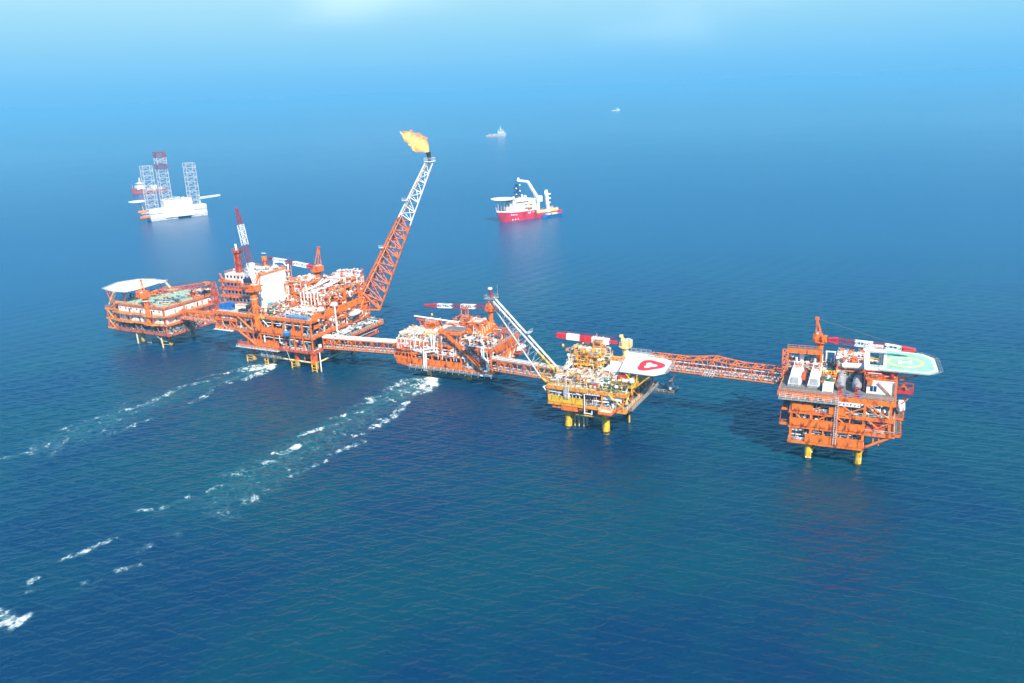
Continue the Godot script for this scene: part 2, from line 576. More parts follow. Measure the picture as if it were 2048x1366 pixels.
# foam: a thin broken sheet that rides on the waves, densest where the discharge pipes end
func foam_sheet(called: String, label: String, strokes: Array, cell: float, seed_: int) -> void:
	# strokes: [[points (x, z, half width, strength)], ...]
	var lo := Vector2(1e9, 1e9)
	var hi := Vector2(-1e9, -1e9)
	for st in strokes:
		for p in st:
			lo = lo.min(Vector2(p[0] - p[2] * 2.0, p[1] - p[2] * 2.0))
			hi = hi.max(Vector2(p[0] + p[2] * 2.0, p[1] + p[2] * 2.0))
	var nx := int((hi.x - lo.x) / cell) + 2
	var nz := int((hi.y - lo.y) / cell) + 2
	var dens := PackedFloat32Array()
	dens.resize(nx * nz)
	for st in strokes:
		for k in st.size() - 1:
			var a := Vector2(st[k][0], st[k][1])
			var b := Vector2(st[k + 1][0], st[k + 1][1])
			var wm := maxf(st[k][2], st[k + 1][2]) * 1.9
			var i0 := maxi(0, int((minf(a.x, b.x) - wm - lo.x) / cell))
			var i1 := mini(nx - 1, int((maxf(a.x, b.x) + wm - lo.x) / cell))
			var j0 := maxi(0, int((minf(a.y, b.y) - wm - lo.y) / cell))
			var j1 := mini(nz - 1, int((maxf(a.y, b.y) + wm - lo.y) / cell))
			var ab := b - a
			var l2 := maxf(ab.length_squared(), 0.001)
			for j in range(j0, j1 + 1):
				for i in range(i0, i1 + 1):
					var p := Vector2(lo.x + i * cell, lo.y + j * cell)
					var u := clampf((p - a).dot(ab) / l2, 0.0, 1.0)
					var w := lerpf(st[k][2], st[k + 1][2], u) * 1.3
					var dd := p.distance_to(a + ab * u) / w
					if dd < 1.3:
						var q := lerpf(st[k][3], st[k + 1][3], u) * (1.0 - smoothstep(0.35, 1.3, dd))
						dens[j * nx + i] = maxf(dens[j * nx + i], q)
	var n1 := FastNoiseLite.new()
	n1.seed = seed_
	n1.frequency = 0.33
	n1.fractal_octaves = 4
	n1.fractal_gain = 0.6
	n1.domain_warp_enabled = true
	n1.domain_warp_amplitude = 9.0
	n1.domain_warp_frequency = 0.06
	var n2 := FastNoiseLite.new()
	n2.seed = seed_ + 5
	n2.noise_type = FastNoiseLite.TYPE_CELLULAR
	n2.cellular_return_type = FastNoiseLite.RETURN_DISTANCE2_SUB
	n2.frequency = 0.42
	n2.domain_warp_enabled = true
	n2.domain_warp_amplitude = 4.0
	n2.domain_warp_frequency = 0.2
	var n3 := FastNoiseLite.new()
	n3.seed = seed_ + 9
	n3.frequency = 0.17
	n3.fractal_octaves = 3
	var v := PackedVector3Array()
	var nn := PackedVector3Array()
	var col := PackedColorArray()
	var id := PackedInt32Array()
	id.resize(nx * nz)
	id.fill(-1)
	var alpha := PackedFloat32Array()
	alpha.resize(nx * nz)
	for j in nz:
		for i in nx:
			var d := dens[j * nx + i]
			if d <= 0.01:
				continue
			var x := lo.x + i * cell
			var z := lo.y + j * cell
			# streaks lie along the drift, down to the left
			var sx := x * 0.86 - z * 0.5
			var sz := x * 0.5 + z * 0.86
			var ridge := 1.0 - absf(n1.get_noise_2d(sx * 1.0, sz * 0.42)) * 3.0
			var lace := 1.0 - (n2.get_noise_2d(sx, sz * 0.7) + 1.0) * 2.2
			var f := d * 1.15 + maxf(ridge, 0.0) * 0.45 + maxf(lace, 0.0) * 0.55 + n3.get_noise_2d(sx, sz * 0.6) * 0.7 - 1.2
			alpha[j * nx + i] = maxf(clampf(f * 1.1, 0.0, 0.92), minf(d, 1.0) * maxf(lace, 0.0) * maxf(ridge, 0.0) * 0.4)
	for j in nz - 1:
		for i in nx - 1:
			var k := j * nx + i
			if maxf(maxf(alpha[k], alpha[k + 1]), maxf(alpha[k + nx], alpha[k + nx + 1])) < 0.03:
				continue
			for q in [k, k + 1, k + nx, k + nx + 1]:
				if id[q] < 0:
					id[q] = v.size()
					var x: float = lo.x + (q % nx) * cell
					var z: float = lo.y + (q / nx) * cell
					var al := alpha[q]
					v.append(Vector3(x, sea_height(x, z) + 0.12 + al * 0.1, z))
					var slope := Vector2(sea_height(x + 0.5, z) - sea_height(x - 0.5, z), sea_height(x, z + 0.5) - sea_height(x, z - 0.5))
					nn.append(Vector3(-slope.x, 1.0, -slope.y).normalized())
					var c := Vector3(0.30, 0.58, 0.60).lerp(Vector3(0.8, 0.83, 0.82), smoothstep(0.1, 0.6, al))
					col.append(Color(c.x, c.y, c.z, al))
	var idx := PackedInt32Array()
	for j in nz - 1:
		for i in nx - 1:
			var k := j * nx + i
			if id[k] >= 0 and id[k + 1] >= 0 and id[k + nx] >= 0 and id[k + nx + 1] >= 0 and maxf(maxf(alpha[k], alpha[k + 1]), maxf(alpha[k + nx], alpha[k + nx + 1])) >= 0.03:
				idx.append_array([id[k], id[k + 1], id[k + nx], id[k + 1], id[k + nx + 1], id[k + nx]])
	if idx.is_empty():
		return
	var arr := []
	arr.resize(Mesh.ARRAY_MAX)
	arr[Mesh.ARRAY_VERTEX] = v
	arr[Mesh.ARRAY_NORMAL] = nn
	arr[Mesh.ARRAY_COLOR] = col
	arr[Mesh.ARRAY_INDEX] = idx
	var mesh := ArrayMesh.new()
	mesh.add_surface_from_arrays(Mesh.PRIMITIVE_TRIANGLES, arr)
	if not M.has("foam"):
		var m := StandardMaterial3D.new()
		m.resource_name = "foam"
		m.vertex_color_use_as_albedo = true
		m.transparency = BaseMaterial3D.TRANSPARENCY_ALPHA
		m.roughness = 0.9
		M["foam"] = m
	var o := MeshInstance3D.new()
	o.name = called
	o.mesh = mesh
	o.material_override = M["foam"]
	o.set_meta("kind", "stuff")
	o.set_meta("category", "foam")
	o.set_meta("label", label)
	add_child(o)

func make_foam() -> void:
	var main_wake := [
		[[-113.3, -380.8, 2.5, 1.25], [-118.3, -379.2, 4.5, 1.15], [-123, -376.8, 4.5, 1], [-128.1, -374.6, 3, 0.8]],
		[[-112, -377.6, 2, 1.2], [-115.4, -368.6, 3, 1], [-119.9, -362.2, 2.2, 0.85]],
		[[-118.1, -378.4, 1.5, 0.9], [-128.2, -373.1, 1.4, 0.72], [-136.4, -369.9, 1.2, 0.72], [-142, -365, 1, 0.62]],
		[[-132.6, -365.2, 1.3, 0.55], [-145.8, -354.7, 2.2, 0.72], [-149.3, -343.7, 2, 0.7], [-154.3, -332.3, 2.4, 0.72], [-161, -326.2, 2, 0.6], [-173.8, -314.6, 1.2, 0.55], [-175.7, -309.7, 1.6, 0.8], [-178.2, -308.4, 1.2, 0.55]],
		[[-124, -366.9, 1.2, 0.66], [-127.5, -357.8, 1.6, 0.74], [-131.8, -352.3, 1.3, 0.78], [-130.3, -342.6, 1.8, 0.76], [-133, -336.9, 2, 0.78], [-134.1, -333.5, 1.5, 0.6]],
		[[-125.2, -357.5, 1.2, 0.8], [-127.3, -357.1, 1.2, 0.8]],
		[[-136.3, -328.5, 1.4, 0.66], [-138.7, -327.6, 1.4, 0.62]],
		[[-143.6, -318.2, 1.2, 0.55], [-150.8, -307, 1.8, 0.66], [-154.2, -302.4, 1.6, 0.62], [-157.8, -297, 1.6, 0.5]],
		[[-170.4, -301.7, 1.8, 0.62], [-168.8, -293.4, 2.2, 0.72], [-167.2, -285.2, 2, 0.62]],
		[[-172.4, -296.1, 1.2, 0.5], [-177.2, -287.5, 1.2, 0.62], [-186.7, -281.9, 1.6, 0.78]],
		[[-154, -339.4, 9, 0.36], [-162.9, -312.4, 11, 0.36], [-173.1, -293.9, 10, 0.34]],
	]
	var middle_wake := [
		[[-35.2, -352.2, 2.2, 1.1], [-39.9, -353.5, 3, 1], [-46.1, -349.6, 3.4, 0.9], [-51.8, -343.2, 3, 0.82], [-54.4, -338.5, 1.6, 0.6]],
		[[-34.6, -350.8, 2.4, 1.25], [-35.8, -343.7, 4.2, 1.2], [-38.4, -336.5, 4, 1.05], [-41.1, -332, 2.2, 0.8]],
		[[-40.3, -345.6, 7, 0.68], [-45.6, -335.5, 7, 0.6], [-50.9, -327.2, 6, 0.48]],
		[[-55.6, -331.9, 1.6, 0.85], [-60.5, -330.1, 1.8, 0.85], [-56.4, -325.5, 1.4, 0.75], [-62.6, -324, 1.4, 0.72], [-65.7, -320.4, 1, 0.6]],
		[[-60.2, -314.8, 1.4, 0.75], [-64.8, -313.1, 1.3, 0.62], [-69.7, -309.4, 1.4, 0.78], [-72.2, -308.7, 1, 0.55]],
		[[-60.2, -308.9, 1.2, 0.6], [-66.9, -302.9, 1.2, 0.66], [-73.7, -298.7, 1.5, 0.78], [-78.8, -294.4, 1.4, 0.78], [-80, -291.7, 1.4, 0.6]],
		[[-71.9, -289.9, 1.2, 0.55], [-75.8, -286.6, 1.4, 0.68], [-78.9, -282, 2.2, 0.92], [-81.7, -277.4, 2.2, 0.95], [-85.9, -277.4, 1.2, 0.8]],
		[[-43.2, -324.6, 1.6, 0.86], [-45.3, -318, 2, 0.88], [-46.8, -310, 2.2, 0.9], [-50.6, -302.2, 1.8, 0.9], [-51.5, -299.3, 1.6, 0.92]],
		[[-52, -305.4, 1.4, 0.72], [-54.5, -296.6, 1.6, 0.84], [-60.8, -289.6, 1.6, 0.66], [-55.4, -292.9, 1.3, 0.8]],
		[[-55.1, -284.4, 1.5, 0.78], [-58.5, -281.2, 1.6, 0.85], [-62.2, -277.2, 1.8, 0.9], [-64.8, -274, 1.4, 0.8]],
		[[-65.6, -269.1, 1.4, 0.66], [-69.4, -265.4, 1.6, 0.66], [-72, -261.8, 1.4, 0.6], [-75.4, -258.2, 1.2, 0.5]],
		[[-84.1, -270.1, 2, 0.56], [-90.3, -264.3, 3.4, 0.6], [-94.4, -260.8, 2.8, 0.6], [-98.9, -262, 1.4, 0.5]],
		[[-96.8, -252.8, 1.5, 0.66], [-99.3, -249.4, 1.2, 0.62]],
		[[-82.1, -246.5, 2.4, 0.6], [-84.2, -242.5, 2.8, 0.72], [-85.7, -238, 2.4, 0.6]],
		[[-91.3, -235.2, 2, 0.6], [-86.5, -230.7, 2.4, 0.58], [-92.8, -234.4, 2, 0.55]],
		[[-104, -245.3, 1.6, 0.48], [-108.3, -240, 1.6, 0.55], [-111.8, -237, 1, 0.5]],
		[[-113.4, -237.8, 1.4, 0.82], [-116.6, -237.4, 1.2, 0.72], [-118.7, -237, 1, 0.5]],
		[[-56.7, -311.2, 9, 0.36], [-69.6, -287.8, 11, 0.36], [-83.4, -263.6, 12, 0.34], [-92, -242.5, 10, 0.32]],
	]
	var stray := [
		[[-117.2, -220.5, 1.2, 0.62], [-120.8, -216.3, 1.3, 0.76], [-123.3, -212.7, 1.5, 0.86], [-125.3, -211, 1.4, 0.9], [-127, -209.3, 1, 0.6]],
		[[-99.7, -220.8, 1.8, 0.58], [-101, -218.6, 1.6, 0.55]],
		[[-104.9, -215.6, 1.6, 0.66], [-106.6, -213, 1.2, 0.55]],
		[[-103.6, -205.4, 1.4, 0.5], [-108.5, -202.8, 1.3, 0.56]],
		[[-112.7, -198.7, 1.6, 0.72], [-114.3, -197, 1.8, 0.72], [-115, -195.1, 1, 0.5]],
		[[-129.5, -200.5, 1.3, 0.6], [-130.7, -198.2, 1.3, 0.62]],
		[[-127.4, -194.4, 1, 0.55], [-127.8, -194.2, 1, 0.5]],
		[[-131.6, -185.5, 2.5, 0.85], [-126.9, -182.1, 2.6, 0.92], [-123.7, -180.2, 2, 0.75]],
		[[-122.5, -183.8, 1.4, 0.7], [-123.1, -181.4, 1.8, 0.88], [-123.4, -178.6, 1.8, 0.8]],
		[[-128.3, -180.1, 2.2, 0.8], [-125.8, -179.5, 1.8, 0.7]],
	]
	foam_sheet("foam_main_discharge", "white foam streaming left from the legs of the largest platform", main_wake, 0.3, 3)
	foam_sheet("foam_middle_discharge", "white and turquoise foam fanning from below the middle platform's white pipes", middle_wake, 0.3, 14)
	foam_sheet("foam_patches", "scattered white foam patches on the open sea, lower left", stray, 0.3, 27)

# ---------------------------------------------------------------- kit for steelwork
func deck(par: Node3D, y: float, x0: float, x1: float, z0: float, z1: float, plate: String, beam: String, bh := 0.9, rail := "") -> void:
	# z0 is the camera side; the plate's top lies at y
	var cx := (x0 + x1) * 0.5
	var cz := (z0 + z1) * 0.5
	box(par, "deck_plate", Vector3(cx, y - 0.1, cz), Vector3(x1 - x0 - 0.5, 0.2, z0 - z1 - 0.5), plate)
	for z in [z0, z1]:
		box(par, "edge_girder", Vector3(cx, y - bh * 0.5 + 0.06, z), Vector3(x1 - x0 + 0.4, bh, 0.4), beam)
	for x in [x0, x1]:
		box(par, "edge_girder", Vector3(x, y - bh * 0.5 + 0.05, cz), Vector3(0.4, bh, z0 - z1 - 0.42), beam)
	var s := Shape.new()
	var n := maxi(2, int((x1 - x0) / 3.0))
	for i in range(1, n):
		var x := lerpf(x0, x1, float(i) / n)
		s.box(Vector3(x, y - 0.2 - bh * 0.35, cz), Vector3(0.25, bh * 0.7, z0 - z1 - 0.42))
	shape(par, "deck_joists", s, beam, "stuff")
	if rail != "":
		rails(par, [Vector3(x0, y, z0), Vector3(x1, y, z0), Vector3(x1, y, z1), Vector3(x0, y, z1)], rail, 1.1, true)

func columns(par: Node3D, xs: Array, zs: Array, y0: float, y1: float, w: float, mat: String) -> void:
	for z in zs:
		for x in xs:
			box(par, "column", Vector3(x, (y0 + y1) * 0.5, z), Vector3(w, y1 - y0, w), mat)

func wall_panels(par: Node3D, x0: float, x1: float, y0: float, y1: float, z: float, mat: String, each := 3.6, called := "wall_panel") -> void:
	var n := maxi(1, roundi((x1 - x0) / each))
	var w := (x1 - x0) / n
	for i in n:
		box(par, called, Vector3(x0 + w * (i + 0.5), (y0 + y1) * 0.5, z), Vector3(w - 0.06, y1 - y0, 0.16), mat)
	box(par, "panel_rail", Vector3((x0 + x1) * 0.5, y1 + 0.1, z), Vector3(x1 - x0 + 0.1, 0.2, 0.3), mat)

func side_panels(par: Node3D, z0: float, z1: float, y0: float, y1: float, x: float, mat: String, each := 4.0, called := "wall_panel") -> void:
	var n := maxi(1, roundi((z0 - z1) / each))
	var w := (z0 - z1) / n
	for i in n:
		box(par, called, Vector3(x, (y0 + y1) * 0.5, z0 - w * (i + 0.5)), Vector3(0.16, y1 - y0, w - 0.06), mat)

func brace(par: Node3D, a: Vector3, b: Vector3, r: float, mat: String) -> void:
	rod(par, "brace", a, b, r, mat)

func jacket(par: Node3D, spots: Array, r: float, y_top: float, split: float, mat_low: String, mat_high: String, batter := 0.0, mid := Vector2.ZERO) -> void:
	for p in spots:
		var out: Vector2 = (p - mid) * batter
		var foot := Vector3(p.x + out.x, -7.0, p.y + out.y)
		var knee := Vector3(p.x, split, p.y)
		rod(par, "leg", foot, knee, r, mat_low)
		rod(par, "leg_top", knee, Vector3(p.x, y_top, p.y), r * 0.92, mat_high)
		rod(par, "splash_zone", foot.lerp(knee, 0.52), foot.lerp(knee, 7.9 / (split + 7.0)), r * 1.03, "growth")
		rod(par, "leg_collar", Vector3(p.x, split - 0.25, p.y), Vector3(p.x, split + 0.25, p.y), r * 1.18, mat_low)

func stair(par: Node3D, a: Vector3, b: Vector3, w: float, mat: String) -> void:
	var side := (b - a).cross(Vector3.UP).normalized() * w * 0.5
	bar(par, "stair_stringer", a + side, b + side, 0.16, mat, 0.5)
	bar(par, "stair_stringer", a - side, b - side, 0.16, mat, 0.5)
	var s := Shape.new()
	var n := int((b - a).length() / 0.5)
	for i in n:
		s.bar(a.lerp(b, (i + 0.5) / n) - side, a.lerp(b, (i + 0.5) / n) + side, 0.34, 0.07)
	for q in [side, -side]:
		s.bar(a + q + Vector3.UP * 1.05, b + q + Vector3.UP * 1.05, 0.1)
	shape(par, "stair_treads", s, mat, "stuff")

# a four-sided lattice; pieces big enough to see are parts of their own
func lattice(par: Node3D, A: Vector3, B: Vector3, up: Vector3, w: float, h: float, w2: float, h2: float, n: int, rc: float, rb: float, mat: String, piece := true) -> void:
	var d := (B - A).normalized()
	var s := d.cross(up).normalized()
	var u := s.cross(d).normalized()
	var corner := func(t: float, i: int) -> Vector3:
		var ww := lerpf(w, w2, t) * 0.5
		var hh := lerpf(h, h2, t) * 0.5
		return A.lerp(B, t) + s * ww * [-1, 1, 1, -1][i] + u * hh * [-1, -1, 1, 1][i]
	var sh := Shape.new()
	for i in 4:
		if piece:
			rod(par, "chord", corner.call(0.0, i), corner.call(1.0, i), rc, mat)
		else:
			sh.tube(corner.call(0.0, i), corner.call(1.0, i), rc, 6)
	for k in n + 1:
		for i in 4:
			var a: Vector3 = corner.call(float(k) / n, i)
			var b: Vector3 = corner.call(float(k) / n, (i + 1) % 4)
			if piece:
				rod(par, "frame_member", a, b, rb, mat)
			else:
				sh.bar(a, b, rb * 1.8)
			if k < n:
				var e: Vector3 = corner.call(float(k + 1) / n, (i + 1) % 4)
				if (k + i) % 2 == 1:
					a = corner.call(float(k) / n, (i + 1) % 4)
					e = corner.call(float(k + 1) / n, i)
				if piece:
					rod(par, "diagonal", a, e, rb, mat)
				else:
					sh.bar(a, e, rb * 1.8)
	if not piece:
		shape(par, "lattice_steel", sh, mat, "stuff")

# a length of crane boom: chords and lacing in one colour
func boom_length(par: Node3D, A: Vector3, B: Vector3, up: Vector3, w: float, h: float, w2: float, h2: float, n: int, rc: float, rb: float, mat: String) -> void:
	var d := (B - A).normalized()
	var s := d.cross(up).normalized()
	var u := s.cross(d).normalized()
	var sh := Shape.new()
	for i in 4:
		var sg := Vector2([-1, 1, 1, -1][i], [-1, -1, 1, 1][i]) * 0.5
		var sn := Vector2([-1, 1, 1, -1][(i + 1) % 4], [-1, -1, 1, 1][(i + 1) % 4]) * 0.5
		var a0 := A + s * sg.x * w + u * sg.y * h
		var a1 := B + s * sg.x * w2 + u * sg.y * h2
		var b0 := A + s * sn.x * w + u * sn.y * h
		var b1 := B + s * sn.x * w2 + u * sn.y * h2
		sh.tube(a0, a1, rc, 6)
		for k in n:
			var t := float(k) / n
			var t2 := float(k + 1) / n
			if (k + i) % 2 == 0:
				sh.bar(a0.lerp(a1, t), b0.lerp(b1, t2), rb * 1.6)
			else:
				sh.bar(b0.lerp(b1, t), a0.lerp(a1, t2), rb * 1.6)
			sh.bar(a0.lerp(a1, t2), b0.lerp(b1, t2), rb * 1.5)
	shape(par, "boom_length", sh, mat)

func crane(F: Transform3D, foot: Vector3, top: float, r: float, pivot: Vector3, tip: Vector3, peak: Vector3, bands: Array, label: String, mat := "orange", solid := false, hook := 0.0, hook_at := 1.0, wide := 1.5) -> Node3D:
	var t := thing(F, foot, "pedestal_crane", "crane", label, "cranes on the platforms")
	var c := Vector3(foot.x, top, foot.z)
	var s := Shape.new()
	s.tube(foot, foot + Vector3(0, (top - foot.y) * 0.75, 0), r, 16)
	s.tube(foot + Vector3(0, (top - foot.y) * 0.75, 0), c, r, 16, r * 1.3)
	shape(t, "pedestal", s, mat)
	rod(t, "slew_ring", c, c + Vector3(0, 0.5, 0), r * 1.75, "orange_red" if mat != "cream" else "cream")
	rod(t, "walkway", c + Vector3(0, 0.5, 0), c + Vector3(0, 0.75, 0), r * 2.5, mat)
	var ring := []
	for i in 10:
		ring.append(c + Vector3(cos(TAU * i / 10), 0, sin(TAU * i / 10)) * r * 2.4 + Vector3(0, 0.75, 0))
	rails(t, ring, mat, 1.1, true)
	var d := tip - pivot
	d.y = 0.0
	d = d.normalized()
	var yaw := atan2(-d.z, d.x)
	var side := d.cross(Vector3.UP)
	box(t, "machinery_house", c + Vector3(0, 2.0, 0) - d * r * 0.9, Vector3(r * 3.0, 2.6, r * 2.3), mat, yaw)
	box(t, "engine_cover", c + Vector3(0, 3.5, 0) - d * r * 1.1, Vector3(r * 1.6, 0.5, r * 1.6), "light_grey", yaw)
	var cab := c + Vector3(0, 2.0, 0) + d * r * 1.4 + side * r * 1.1
	box(t, "operator_cab", cab, Vector3(1.8, 2.1, 1.6), mat, yaw)
	box(t, "cab_window", cab + d * 0.92 + Vector3(0, 0.3, 0), Vector3(0.06, 1.1, 1.3), "glass", yaw)
	# gantry over the house that carries the pendant ropes
	for q in [-1.0, 1.0]:
		bar(t, "gantry_leg", c + Vector3(0, 0.7, 0) + side * r * q + d * r * 0.8, peak + side * 0.35 * q, 0.35, mat)
		bar(t, "gantry_leg", c + Vector3(0, 0.7, 0) + side * r * q - d * r * 1.6, peak + side * 0.35 * q, 0.35, mat)
	box(t, "sheave_block", peak, Vector3(1.2, 0.9, 1.1), mat, yaw)
	var up := (tip - pivot).cross(side).normalized()
	if up.y < 0.0:
		up = -up
	if absf(up.y) < 0.3:
		up = -d
	for b in bands:
		var a: Vector3 = pivot.lerp(tip, b[0])
		var e: Vector3 = pivot.lerp(tip, b[1])
		var L := (e - a).length()
		var w0 := wide * clampf(b[0] * 6.0 + 0.45, 0.45, 1.0) * clampf((1.0 - b[0]) * 3.0 + 0.35, 0.35, 1.0)
		var w1 := wide * clampf(b[1] * 6.0 + 0.45, 0.45, 1.0) * clampf((1.0 - b[1]) * 3.0 + 0.35, 0.35, 1.0)
		if solid:
			var q := Shape.new()
			q.bar(a, e, w0, w0 * 1.15)
			shape(t, "boom_length", q, b[2])
		else:
			boom_length(t, a, e, up, w0, w0, w1, w1, maxi(2, int(L / 1.7)), 0.17 if b.size() < 4 else b[3], 0.1 if b.size() < 4 else b[3] * 0.6, b[2])
	ball(t, "boom_head_sheave", tip, Vector3(0.7, 0.7, 0.5), bands[-1][2])
	for q in [-0.4, 0.4]:
		rod(t, "pendant_rope", peak + side * q, pivot.lerp(tip, 0.92) + up * 0.5 + side * q, 0.045, "dark_grey")
	if hook > 0.0:
		var hp := pivot.lerp(tip, hook_at)
		rod(t, "hoist_rope", hp, hp - Vector3(0, hook, 0), 0.05, "dark_grey")
		ball(t, "hook_block", hp - Vector3(0, hook + 0.4, 0), Vector3(0.5, 0.75, 0.5), "yellow")
	return t

# pumps, cabinets, vessels, valves and pipe loops of a process deck, placed one by one from a seed
func equipment(par: Node3D, seed_: int, x0: float, x1: float, z0: float, z1: float, y: float, tall: float, n: int, mats: Array) -> void:
	var rng := RandomNumberGenerator.new()
	rng.seed = seed_
	for i in n:
		var c := Vector3(rng.randf_range(x0, x1), y, rng.randf_range(z1, z0))
		var mat: String = mats[rng.randi() % mats.size()]
		var kind := rng.randi() % 7
		var h := rng.randf_range(0.5, 1.0) * tall
		match kind:
			0:
				var w := rng.randf_range(1.0, 2.4)
				box(par, "cabinet", c + Vector3(0, h * 0.35, 0), Vector3(w, h * 0.7, rng.randf_range(0.8, 1.6)), mat)
			1:
				var l := rng.randf_range(1.5, 3.4)
				var r := minf(rng.randf_range(0.45, 0.95), tall * 0.3)
				var dir := Vector3.RIGHT if rng.randf() < 0.6 else Vector3.BACK
				vessel(par, "horizontal_vessel", c + Vector3(0, r + 0.6, 0) - dir * l * 0.5, c + Vector3(0, r + 0.6, 0) + dir * l * 0.5, r, mat)
				for q in [-0.6, 0.6]:
					box(par, "saddle", c + Vector3(0, 0.35, 0) + dir * l * 0.5 * q, Vector3(0.5, 0.7, 0.5), "dark_grey")
			2:
				var r := minf(rng.randf_range(0.35, 0.8), tall * 0.3)
				vessel(par, "vertical_vessel", c + Vector3(0, 0.5, 0), c + Vector3(0, maxf(h - 0.4, 1.2), 0), r, mat)
			3:
				box(par, "pump_base", c + Vector3(0, 0.2, 0), Vector3(2.2, 0.4, 1.1), "dark_grey")
				rod(par, "pump_motor", c + Vector3(-0.8, 0.85, 0), c + Vector3(0.3, 0.85, 0), 0.42, mat)
				ball(par, "pump_casing", c + Vector3(0.75, 0.8, 0), Vector3(0.42, 0.55, 0.5), "grey")
			4:
				var e := Vector3(rng.randf_range(-3.5, 3.5), 0, rng.randf_range(-1.5, 1.5))
				pipe(par, [c, c + Vector3(0, h, 0), c + Vector3(e.x, h, 0), c + Vector3(e.x, h, e.z), c + Vector3(e.x, 0, e.z)], rng.randf_range(0.12, 0.24), mat)
			5:
				var l := rng.randf_range(3.0, 7.0)
				for q in 3:
					var a := c + Vector3(-l * 0.5, h * 0.7 + 0.02 * q, q * 0.55)
					pipe(par, [a - Vector3(0, h * 0.5, 0), a, a + Vector3(l, 0, 0)], 0.13 + 0.04 * (q % 2), mat if q != 1 else "pipe_white")
			6:
				box(par, "skid_frame", c + Vector3(0, 0.15, 0), Vector3(2.6, 0.3, 1.8), "dark_grey")
				for q in 4:
					var p := c + Vector3(-1.2 + 2.4 * (q % 2), 0, -0.8 + 1.6 * (q / 2))
					bar(par, "skid_post", p, p + Vector3(0, h, 0), 0.14, mat)
				box(par, "skid_roof", c + Vector3(0, h, 0), Vector3(2.7, 0.14, 1.9), mat)
				vessel(par, "skid_vessel", c + Vector3(-0.8, h * 0.5, 0), c + Vector3(0.8, h * 0.5, 0), minf(0.5, h * 0.3), "pipe_white")

func pipe_rows(par: Node3D, a: Vector3, b: Vector3, step: Vector3, n: int, r: float, mats: Array) -> void:
	for i in n:
		rod(par, "pipe", a + step * i, b + step * i, r * (1.0 if i % 3 else 1.4), mats[i % mats.size()])

func open_frame(par: Node3D, x0: float, x1: float, z0: float, z1: float, ys: Array, nx: int, nz: int, w: float, mat: String, floor_mat := "grating") -> void:
	for i in nx + 1:
		for k in nz + 1:
			if i == 0 or i == nx or k == 0 or k == nz:
				var x := lerpf(x0, x1, float(i) / nx)
				var z := lerpf(z0, z1, float(k) / nz)
				box(par, "module_column", Vector3(x, (ys[0] + ys[-1]) * 0.5, z), Vector3(w, ys[-1] - ys[0], w), mat)
	for q in range(1, ys.size()):
		var y: float = ys[q]
		for z in [z0, z1]:
			box(par, "module_beam", Vector3((x0 + x1) * 0.5, y, z), Vector3(x1 - x0 + w * 1.1, w * 1.2, w * 1.1), mat)
		for x in [x0, x1]:
			box(par, "module_beam", Vector3(x, y, (z0 + z1) * 0.5), Vector3(w * 1.1, w * 1.15, z0 - z1 - w * 1.2), mat)
		box(par, "module_floor", Vector3((x0 + x1) * 0.5, y + 0.05, (z0 + z1) * 0.5), Vector3(x1 - x0 - w * 1.2, 0.1, z0 - z1 - w * 1.2), floor_mat)
		rails(par, [Vector3(x0, y + w * 0.6, z1), Vector3(x0, y + w * 0.6, z0), Vector3(x1, y + w * 0.6, z0), Vector3(x1, y + w * 0.6, z1)], mat if q % 2 else "pipe_white", 1.1)

func flat_ring(c: Vector3, r0: float, r1: float, n := 48) -> Shape:
	var s := Shape.new()
	for i in n:
		var a := Vector3(cos(TAU * i / n), 0, sin(TAU * i / n))
		var b := Vector3(cos(TAU * (i + 1) / n), 0, sin(TAU * (i + 1) / n))
		s.quad(c + a * r0, c + b * r0, c + b * r1, c + a * r1)
	return upward(s)

func upward(s: Shape) -> Shape:   # turn every face of a flat sheet up
	for i in range(0, s.v.size(), 3):
		if s.n[i].y < 0.0:
			var t := s.v[i + 1]
			s.v[i + 1] = s.v[i + 2]
			s.v[i + 2] = t
			for k in 3:
				s.n[i + k] = -s.n[i + k]
	return s

func border(poly: Array, y: float, inset0: float, inset1: float) -> Shape:
	var s := Shape.new()
	var c := Vector2.ZERO
	for p in poly:
		c += p / poly.size()
	for i in poly.size():
		var a: Vector2 = poly[i]
		var b: Vector2 = poly[(i + 1) % poly.size()]
		var q := []
		for e in [[a, inset0], [b, inset0], [b, inset1], [a, inset1]]:
			var d: Vector2 = c - e[0]
			var p: Vector2 = e[0] + d.normalized() * e[1]
			q.append(Vector3(p.x, y, p.y))
		s.quad(q[0], q[1], q[2], q[3])
	return upward(s)

